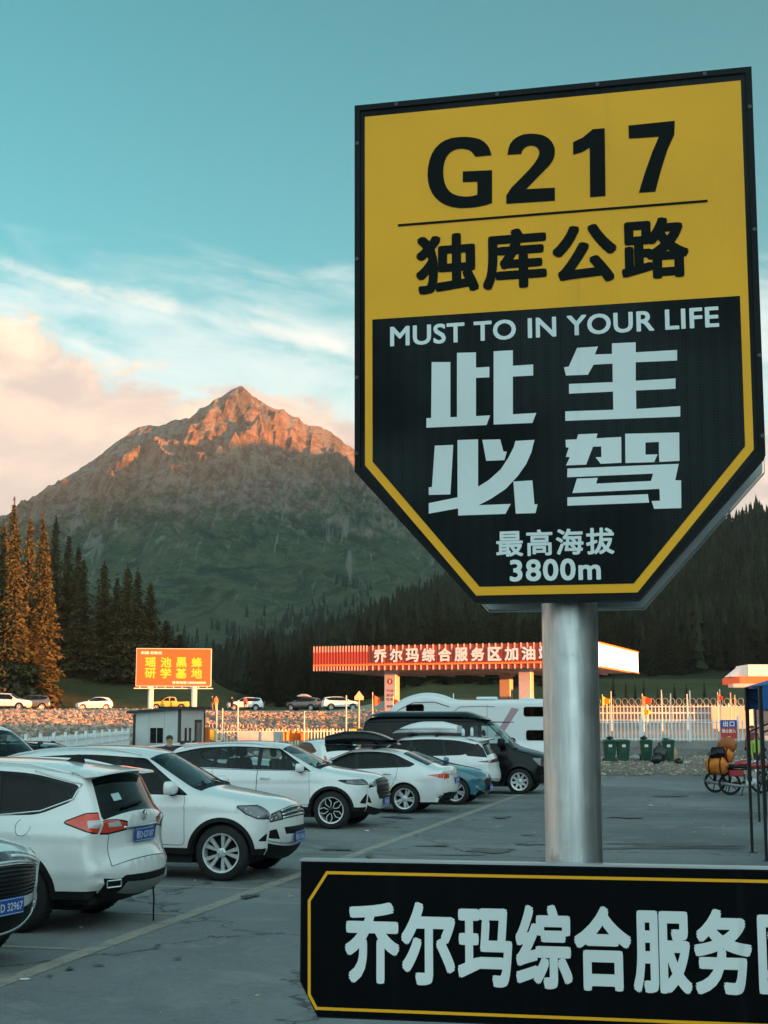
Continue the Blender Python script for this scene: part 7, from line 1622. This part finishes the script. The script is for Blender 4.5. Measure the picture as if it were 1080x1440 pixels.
# rubble bundle heap
# ------------------------------------------------------------------ orange roofed canopy at the right edge
kx_ = at(1042, 955, 98); t = thing('entrance_canopy', 'orange edged flat canopy with a white block on top at the right edge', 'canopy', (kx_.x, 98, 0)); z_ = lambda y: at(1060, y, 98).z
s = MB(); s.box(-.1, 6, 0, 5, z_(961), z_(951), None, .02); s.build('fascia', mat('kiosk_orange', (.75, .14, .03), .5), t)
s = MB(); s.add([(-.1, .02, z_(961)), (6, .02, z_(961)), (6, -1.6, z_(968)), (-1.0, -1.6, z_(968)), (-.6, -1.5, z_(952)), (6, -.1, z_(952))], [(0, 1, 2, 3)]); s.box(-.9, 6, -1.5, -.05, z_(967), z_(962)); s.build('soffit', m_soff, t)
s = MB(); s.box(.65, 6, .6, 4, z_(950.9), z_(934), None, .02); s.build('parapet', m_cwhite, t)
s = MB(); s.add([(-.45, 1.2, z_(950.9)), (.64, .7, z_(950.9)), (.64, .7, z_(934)), (-.0, 1.2, z_(938)), (-.45, 3, z_(950.9)), (.64, 3, z_(950.9))], [(0, 1, 2, 3), (4, 0, 3), (1, 5, 2)]); s.build('parapet', m_cwhite, t)
for x in (.75, 4.5): s = MB(); s.box(x - .2, x + .2, .8, 1.2, 1, z_(961.2)); s.build('column', m_cwhite, t)
# ------------------------------------------------------------------ gazebo with blue cloth at the right edge
m_tb = mat('tent_blue', (0.02, 0.12, 0.36), .7, var=.2, vscale=3); m_tb2 = mat('tent_light_blue', (0.05, 0.24, 0.50), .7, var=.25, vscale=5); m_tp = mat('tent_pole_black', (0.012, 0.012, 0.013), .4)
gz = thing('market_gazebo', 'folding gazebo with black legs and dark blue cloth at the right edge', 'gazebo'); f1 = gnd(1058, 1199); f2 = gnd(1078, 1211); zt4 = at(1070, 967, f1.y).z; zv = at(1070, 999, f1.y).z
legs = [(f1.x, f1.y), (f2.x, f2.y), (f1.x + 2.9, f1.y + .2), (f2.x + 2.95, f2.y + .1)]
for (x, y) in legs:
    s = MB(); s.box(x - .020, x + .020, y - .020, y + .020, .01, 1.25); s.box(x - .027, x + .027, y - .027, y + .027, 1.15, zt4); s.box(x - .05, x + .07, y - .04, y + .04, 0, .012); s.box(x - .033, x + .033, y - .035, y + .035, 1.12, 1.2); s.build('leg', m_tp, gz)
x0g, x1g = f2.x - .05, f2.x + 3.0; y0g, y1g = f2.y - .05, f2.y + 3.0
s = MB(); n = 20
for (a_, b2) in (((f1.x - .03, f1.y + .05), (f1.x + 2.9, f1.y + .3)), ((f2.x + .02, f2.y - .05), (f2.x + 2.95, f2.y))):
    vs = []
    for k in range(n + 1):
        f = k / n; x = a_[0] + (b2[0] - a_[0]) * f; y = a_[1] + (b2[1] - a_[1]) * f; w_ = .03 * math.sin(f * 25); vs += [(x, y + w_, zv + .02 * math.sin(f * 31)), (x, y, zt4 - .01)]
    s.add(vs, [(2 * k, 2 * k + 2, 2 * k + 3, 2 * k + 1) for k in range(n)])
s.build('valance', m_tb, gz, True)
s = MB(); cxg, cyg = (f1.x + 1.5, f1.y - .5); s.add([(f1.x - .03, f1.y + .1, zt4), (f1.x + 2.95, f1.y + .3, zt4), (f2.x + 3, f2.y - .06, zt4), (f2.x, f2.y - .06, zt4), (cxg, cyg, zt4 + .5)], [(0, 1, 4), (1, 2, 4), (2, 3, 4), (3, 0, 4)]); s.build('roof_cloth', m_tb, gz)
for (zA, zB) in ((1.9, 2.45), (2.45, 1.9)): s = MB(); s.tube([(f1.x, f1.y, zA), (f1.x + 1.4, f1.y + .1, zB)], .014, 5); s.tube([(f2.x, f2.y, zA), (f2.x + 1.4, f2.y, zB)], .014, 5); s.build('strut', m_tp, gz)
g2 = at(1047, 998, 30); gz2 = thing('market_gazebo', 'second gazebo with lighter blue cloth just behind the first', 'gazebo'); s = MB(); vs = []; zt5, zv5 = at(1047, 979, 30).z, at(1047, 998, 30).z
for k in range(15):
    f = k / 14; vs += [(g2.x + f * 2.6, 30 + .05 * math.sin(f * 21), zv5 + .04 * math.sin(f * 17)), (g2.x + f * 2.6, 30.02, zt5)]
s.add(vs, [(2 * k, 2 * k + 2, 2 * k + 3, 2 * k + 1) for k in range(14)]); s.add([(g2.x, 30.02, zt5), (g2.x + 2.6, 30.02, zt5), (g2.x + 3.4, 32.5, zt5), (g2.x + .8, 32.5, zt5), (g2.x + 1.7, 31.2, zt5 + .3)], [(0, 1, 4), (1, 2, 4), (2, 3, 4), (3, 0, 4)]); s.build('cloth', m_tb2, gz2, True)
for (x, y) in ((g2.x + .25, 30.1), (g2.x + 2.5, 30.1), (g2.x + 1.0, 32.4), (g2.x + 2.5, 32.4)): s = MB(); s.box(x - .02, x + .02, y - .02, y + .02, 0, zt5); s.build('leg', m_tp, gz2)

# ------------------------------------------------------------------ motorcycles
m_mred = paint('motorcycle_red', (0.35, 0.015, 0.02), .25); m_obag = mat('orange_bag', (0.62, 0.17, 0.015), .7, var=.2, vscale=7, bump=.5, bscale=12); m_dorange = mat('rust_orange_roll', (0.38, 0.11, 0.03), .8, bump=.6, bscale=10)
def motorcycle(label, pos, ang):
    t = thing('motorcycle', label, 'motorcycle', pos, ang, 'motorcycles by the exit'); wb_ = 1.30
    for x in (0, wb_):
        s = MB(); s.lathe([(.255, -.035), (.275, -.05), (.305, -.03), (.312, 0), (.305, .03), (.275, .05), (.255, .035), (.255, -.035)], 32, axis='y'); w = s.build('wheel', m_rubber, t, True, loc=(x, 0, .312))
        s = MB(); s.lathe([(.258, -.03), (.24, -.02), (.24, .02), (.258, .03)], 28, axis='y'); s.lathe([(.05, -.06), (.05, .06), (.001, .06)], 12, axis='y'); s.lathe([(.001, -.06), (.05, -.06)], 12, axis='y')
        for k in range(6): a = k * math.pi / 3 + .3; s.tube([(.04 * math.cos(a), 0, .04 * math.sin(a)), (.245 * math.cos(a), 0, .245 * math.sin(a))], [.022, .012], 5)
        s.build('rim', m_trim, w, True)
    s = MB(); th2 = np.linspace(R(20), R(175), 14); pr = .345
    for sgn in (-1, 1): pass
    vs = []
    for a in th2: vs += [(pr * math.cos(a), -.06, .312 + pr * math.sin(a)), (pr * 1.03 * math.cos(a), 0, .312 + pr * 1.04 * math.sin(a)), (pr * math.cos(a), .06, .312 + pr * math.sin(a))]
    s.add(vs, [(3 * k + j, 3 * k + j + 1, 3 * k + j + 4, 3 * k + j + 3) for k in range(13) for j in (0, 1)]); s.build('rear_mudguard', m_skid, t, True)
    s = MB(); vs = []
    for a in np.linspace(R(40), R(160), 12): vs += [(wb_ + pr * math.cos(a), -.05, .312 + pr * math.sin(a)), (wb_ + pr * 1.03 * math.cos(a), 0, .312 + pr * 1.04 * math.sin(a)), (wb_ + pr * math.cos(a), .05, .312 + pr * math.sin(a))]
    s.add(vs, [(3 * k + j, 3 * k + j + 1, 3 * k + j + 4, 3 * k + j + 3) for k in range(11) for j in (0, 1)]); s.build('front_mudguard', m_mred, t, True)
    s = MB()
    for y in (-.07, .07): s.tube([(wb_, y, .312), (wb_ - .13, y, .62), (wb_ - .24, y, .92)], [.022, .026, .028], 8)
    s.build('front_fork', m_chrome, t, True)
    s = MB(); s.tube([(wb_ - .22, 0, .86), (.72, 0, .74), (.25, 0, .70), (-.15, 0, .74)], .025, 6); s.tube([(wb_ - .24, 0, .80), (.92, 0, .34), (.45, 0, .28), (.38, 0, .60)], .022, 6)
    for y in (-.09, .09): s.tube([(0, y, .312), (.42, y * .7, .34)], .02, 6); s.tube([(0, y, .33), (-.02, y * 1.1, .70)], .028, 8)
    s.build('frame', m_trim, t, True)
    s = MB(); s.box(.42, .78, -.12, .12, .26, .46, None, .04); s.lathe([(.001, -.15), (.09, -.15), (.09, .15), (.001, .15)], 16, Matrix.Translation((.52, 0, .36)), axis='y')
    for k in range(6): s.box(.60, .80, -.09, .09, .47 + k * .028, .485 + k * .028, Matrix.Translation((.0, 0, 0)))
    s.build('engine', m_alu, t)
    s = MB(); vs = []; n = 12
    for i, (x, ry2, zc2, rz2) in enumerate(((.52, .07, .80, .05), (.60, .12, .81, .09), (.75, .155, .83, .12), (.92, .15, .84, .12), (1.02, .10, .84, .09), (1.06, .03, .84, .04))):
        for k in range(n): a = 2 * math.pi * k / n; vs.append((x, ry2 * math.cos(a), zc2 + rz2 * math.sin(a)))
    s.add(vs, [(i * n + k, (i + 1) * n + k, (i + 1) * n + (k + 1) % n, i * n + (k + 1) % n) for i in range(5) for k in range(n)] + [tuple(range(n)), tuple(5 * n + k for k in range(n))]); s.build('fuel_tank', m_mred, t, True)
    s = MB(); s.box(-.22, .56, -.12, .12, .745, .82, None, .035); s.build('seat', m_trim, t, True)
    for y in (-.13, .13): s = MB(); s.box(-.02, .38, y - .015, y + .015, .52, .70, None, .02); s.build('side_cover', m_mred, t)
    s = MB(); s.tube([(.70, -.12, .34), (.45, -.16, .24), (.15, -.17, .27), (-.25, -.18, .34)], [.02, .025, .045, .045], 10); s.build('exhaust', m_skid, t, True)
    s = MB(); s.tube([(wb_ - .42, -.36, 1.02), (wb_ - .28, -.24, 1.06), (wb_ - .25, 0, .98), (wb_ - .28, .24, 1.06), (wb_ - .42, .36, 1.02)], .014, 6); s.build('handlebar', m_trim, t, True)
    s = MB(); s.lathe([(.001, 0), (.09, .0), (.085, -.08), (.03, -.14), (.001, -.14)], 16, Matrix.Translation((wb_ - .12, 0, .86)) @ Matrix.Rotation(R(-90), 4, 'Z'), axis='y'); s.build('headlight', m_chrome, t, True)
    for y in (-.3, .3): s = MB(); s.tube([(wb_ - .32, y, 1.05), (wb_ - .34, y * 1.2, 1.24)], .007, 5); s.lathe([(.001, -.01), (.055, -.01), (.055, .01), (.001, .01)], 12, Matrix.Translation((wb_ - .34, y * 1.25, 1.27)), axis='y'); s.build('mirror', m_trim, t)
    s = MB(); s.tube([(.38, -.10, .28), (.30, -.30, .01)], .014, 6); s.box(.26, .34, -.34, -.26, 0, .012); s.build('side_stand', m_trim, t)
    return t
gm = gnd(1027, 1118); motorcycle('red and black motorcycle loaded with orange bags beside the gazebo legs', (gm.x, gm.y, 0), R(-12))
motorcycle('second motorcycle almost hidden behind the loaded red one', (gm.x - .12, gm.y + 1.3, 0), R(-20))
def duffel(label, c, L, r, ang, mt, tilt=0.0, straps=True):
    t = thing('luggage_bag', label, 'bag', c, ang, 'bags strapped on the motorcycle'); s = MB(); pf = [(.001, -L / 2), (r * .8, -L / 2), (r, -L / 2 + .05), (r * 1.04, 0), (r, L / 2 - .05), (r * .8, L / 2), (.001, L / 2)]
    s.lathe([(r * 1.0 * min(1, 1.6 * math.sin(math.pi * (k + .3) / 10.6)) + .001, -L / 2 + L * k / 10) for k in range(11)], 18, None, axis='y'); s.v = [tuple(Vector(v) * (1 + .22 * mn.noise(Vector(v) * 7 + Vector(c)) + .10 * mn.noise(Vector(v) * 19))) for v in s.v]; s.f += [tuple(range(18)), tuple(range(180, 198))]; s.mi += [0, 0]; s.build('shell', mt, t, True)
    for y in ((-L * .25, L * .25) if straps else ()): s = MB(); s.lathe([(r * 1.03, y - .02), (r * 1.06, y - .02), (r * 1.06, y + .02), (r * 1.03, y + .02)], 18, Matrix.Rotation(tilt, 4, 'X'), axis='y'); s.build('strap', m_trim, t)
    return t
bx, by = gm.x, gm.y; duffel('bright orange round bag hanging lowest behind the motorcycle seat', (bx - .36, by - .05, .82), .64, .25, R(60), m_obag); duffel('bright orange bag in the middle of the load', (bx - .14, by + .02, 1.12), .62, .21, R(55), m_obag)
duffel('rust orange roll on top of the load', (bx - .02, by, 1.40), .56, .19, R(50), m_dorange, straps=False); duffel('black bag on the left side of the orange load', (bx - .34, by - .08, 1.16), .48, .19, R(70), m_gloss, straps=False)

# ------------------------------------------------------------------ people
m_skin = mat('skin', (0.42, 0.24, 0.16), .6); m_hair = mat('hair_black', (0.012, 0.010, 0.010), .5)
def person(label, pos, ang, H=1.72, top=(.03, .03, .035), legs=(.03, .035, .05), arm_l=((.30, 1.05), (.26, .80)), arm_r=((.30, 1.05), (.26, .80)), stride=.08, group='people'):
    k = H / 1.72
    V = [(0, 0, .95), (0, 0, 1.15), (0, 0, 1.38), (0, 0, 1.50), (0, .01, 1.60), (0, .02, 1.69)]; Rr = [.15, .135, .155, .058, .085, .07]; E_ = [(0, 1), (1, 2), (2, 3), (3, 4), (4, 5)]
    for sgn, arm in ((-1, arm_l), (1, arm_r)):
        o = len(V); V += [(sgn * .18, 0, 1.40), (sgn * arm[0][0] * .85, .0, arm[0][1] + .06), (sgn * arm[1][0], .10, arm[1][1]), (sgn * arm[1][0], .13, arm[1][1] - .09)]; Rr += [.062, .046, .033, .038]; E_ += [(2, o), (o, o + 1), (o + 1, o + 2), (o + 2, o + 3)]
        o = len(V); V += [(sgn * .10, 0, .88), (sgn * .11, sgn * stride * .5, .50), (sgn * .12, sgn * stride, .09), (sgn * .13, sgn * stride + .14, .045)]; Rr += [.095, .065, .048, .042]; E_ += [(0, o), (o, o + 1), (o + 1, o + 2), (o + 2, o + 3)]
    me = bpy.data.meshes.new('body'); me.from_pydata([(x * k, y * k, z * k) for x, y, z in V], E_, []); o = bpy.data.objects.new('tmp', me); C.objects.link(o)
    md = o.modifiers.new('s', 'SKIN'); 
    for i, d in enumerate(me.skin_vertices[0].data): d.radius = (Rr[i] * k * (1.25 if i in (0, 1, 2) else 1), Rr[i] * k * (.85 if i in (0, 1, 2) else 1)); d.use_root = (i == 0)
    md2 = o.modifiers.new('u', 'SUBSURF'); md2.levels = 1; md2.render_levels = 1
    dg = bpy.context.evaluated_depsgraph_get(); m2 = bpy.data.meshes.new_from_object(o.evaluated_get(dg)); bpy.data.objects.remove(o)
    i_ = len(_m); mt1 = mat('shirt_%d' % i_, top, .85); mt2 = mat('trousers_%d' % i_, legs, .85); m2.materials.clear()
    for q in (mt1, mt2, m_skin, m_trim): m2.materials.append(q)
    for p in m2.polygons:
        z = p.center.z / k; ax = abs(p.center.x) / k
        p.material_index = 2 if (z > 1.50 or (ax > .2 and z < min(arm_l[1][1], arm_r[1][1]) + .03 and z > .6)) else (3 if z < .08 else (1 if z < .97 and ax < .24 else 0)); p.use_smooth = True
    m2.name = 'body'; t = thing('person', label, 'person', pos, ang, group); link('body', m2, t)
    s = MB(); vs = []; n = 14
    for i in range(7):
        f = i / 6; a = f * R(100)
        for q in range(n): tt = 2 * math.pi * q / n; back = .5 - .5 * math.sin(tt); rr = .090 * math.sin(a); vs.append((rr * math.cos(tt) * k, (rr * 1.12 * math.sin(tt) - .005 + .012) * k, (1.645 + .105 * math.cos(a * (.75 + .3 * back))) * k))
    s.add(vs, [(i * n + q, (i + 1) * n + q, (i + 1) * n + (q + 1) % n, i * n + (q + 1) % n) for i in range(6) for q in range(n)]); s.build('hair', m_hair, t, True)
    s = MB(); s.box(-.012 * k, .012 * k, .095 * k, .125 * k, 1.59 * k, 1.63 * k, None, .006); s.build('nose', m_skin, t)
    for x in (-.032, .032): s = MB(); s.box((x - .012) * k, (x + .012) * k, .098 * k, .106 * k, 1.635 * k, 1.645 * k); s.build('eye', m_hair, t)
    for x in (-1, 1): s = MB(); s.box((x * .09 - .008) * k, (x * .09 + .008) * k, 0, .03 * k, 1.60 * k, 1.66 * k, None, .005); s.build('ear', m_skin, t)
    return t
g = at(240.5, 1040, 36.5); person('man with short dark hair and black shirt standing behind the parked white SUVs', (g.x, 36.2, 0), R(-150), 1.69)
def far_person(px, Y, lab, ang, **k): g = at(px, 985, Y); person(lab, (g.x, Y, float(ground_z(g.x, Y)) + .02), ang, group='people on the far road', **k)
far_person(304, 160, 'person in an orange jacket standing right of the billboard leg', R(40), top=(.6, .18, .05), legs=(.5, .35, .2)); far_person(298, 161, 'person in dark clothes beside the one in the orange jacket', R(-60), top=(.05, .05, .05), legs=(.25, .2, .15))
far_person(326, 178, 'person in black at the nose of the white SUV on the far road', R(150), top=(.02, .02, .02)); far_person(345, 176, 'person in a red jacket leaning by the white SUV on the far road', R(10), top=(.5, .05, .03)); far_person(372, 174, 'crouched figure in dark red right of the white SUV on the far road', R(90), H=1.15, top=(.35, .04, .03))
g = at(1057, 1010, 58); person('person in a dark red jacket standing behind the gazebo legs', (g.x, 58, .1), R(160), 1.75, top=(.25, .03, .04), legs=(.02, .02, .03), group='people at the stalls')
g = at(1063, 1030, 52); person('person in a yellow green coat seen between the gazebo legs', (g.x, 52, 0), R(200), 1.6, top=(.30, .42, .06), legs=(.03, .03, .04), group='people at the stalls')
# dry leaning signpost with arrow near the canopy
p = at(505, 978, 110); s = MB(); s.lathe([(.05, 1), (.05, p.z), (.001, p.z)], 8); s.box(-.35, .35, -.03, .03, p.z - .35, p.z - .05, None, .01); s.add([(-.30, -.04, p.z - .05), (.30, -.04, p.z - .05), (0, -.04, p.z + .35), (-.30, .04, p.z - .05), (.30, .04, p.z - .05), (0, .04, p.z + .35)], [(0, 1, 2), (5, 4, 3), (0, 3, 4, 1), (1, 4, 5, 2), (2, 5, 3, 0)]); tag(s.build('signpost', m_fwarm, None, loc=(p.x, 110, 0)), 'small signpost with a pointed top left of the canopy column', 'signpost')
# ------------------------------------------------------------------ haze
hb_ = MB(); hb_.box(-1700, 1850, -800, 3000, -12, 640)
hm_ = bpy.data.materials.new('haze_air'); hm_.use_nodes = True; nt = hm_.node_tree
nt.nodes.remove(nt.nodes['Principled BSDF']); pv = nt.nodes.new('ShaderNodeVolumePrincipled')
pv.inputs['Color'].default_value = (0.72, 0.88, 0.92, 1); pv.inputs['Density'].default_value = 0.00007; pv.inputs['Anisotropy'].default_value = 0.2
nt.links.new(pv.outputs[0], nt.nodes['Material Output'].inputs['Volume'])
tag(hb_.build('haze', hm_), kind='stuff', label='thin blue evening haze in the valley')
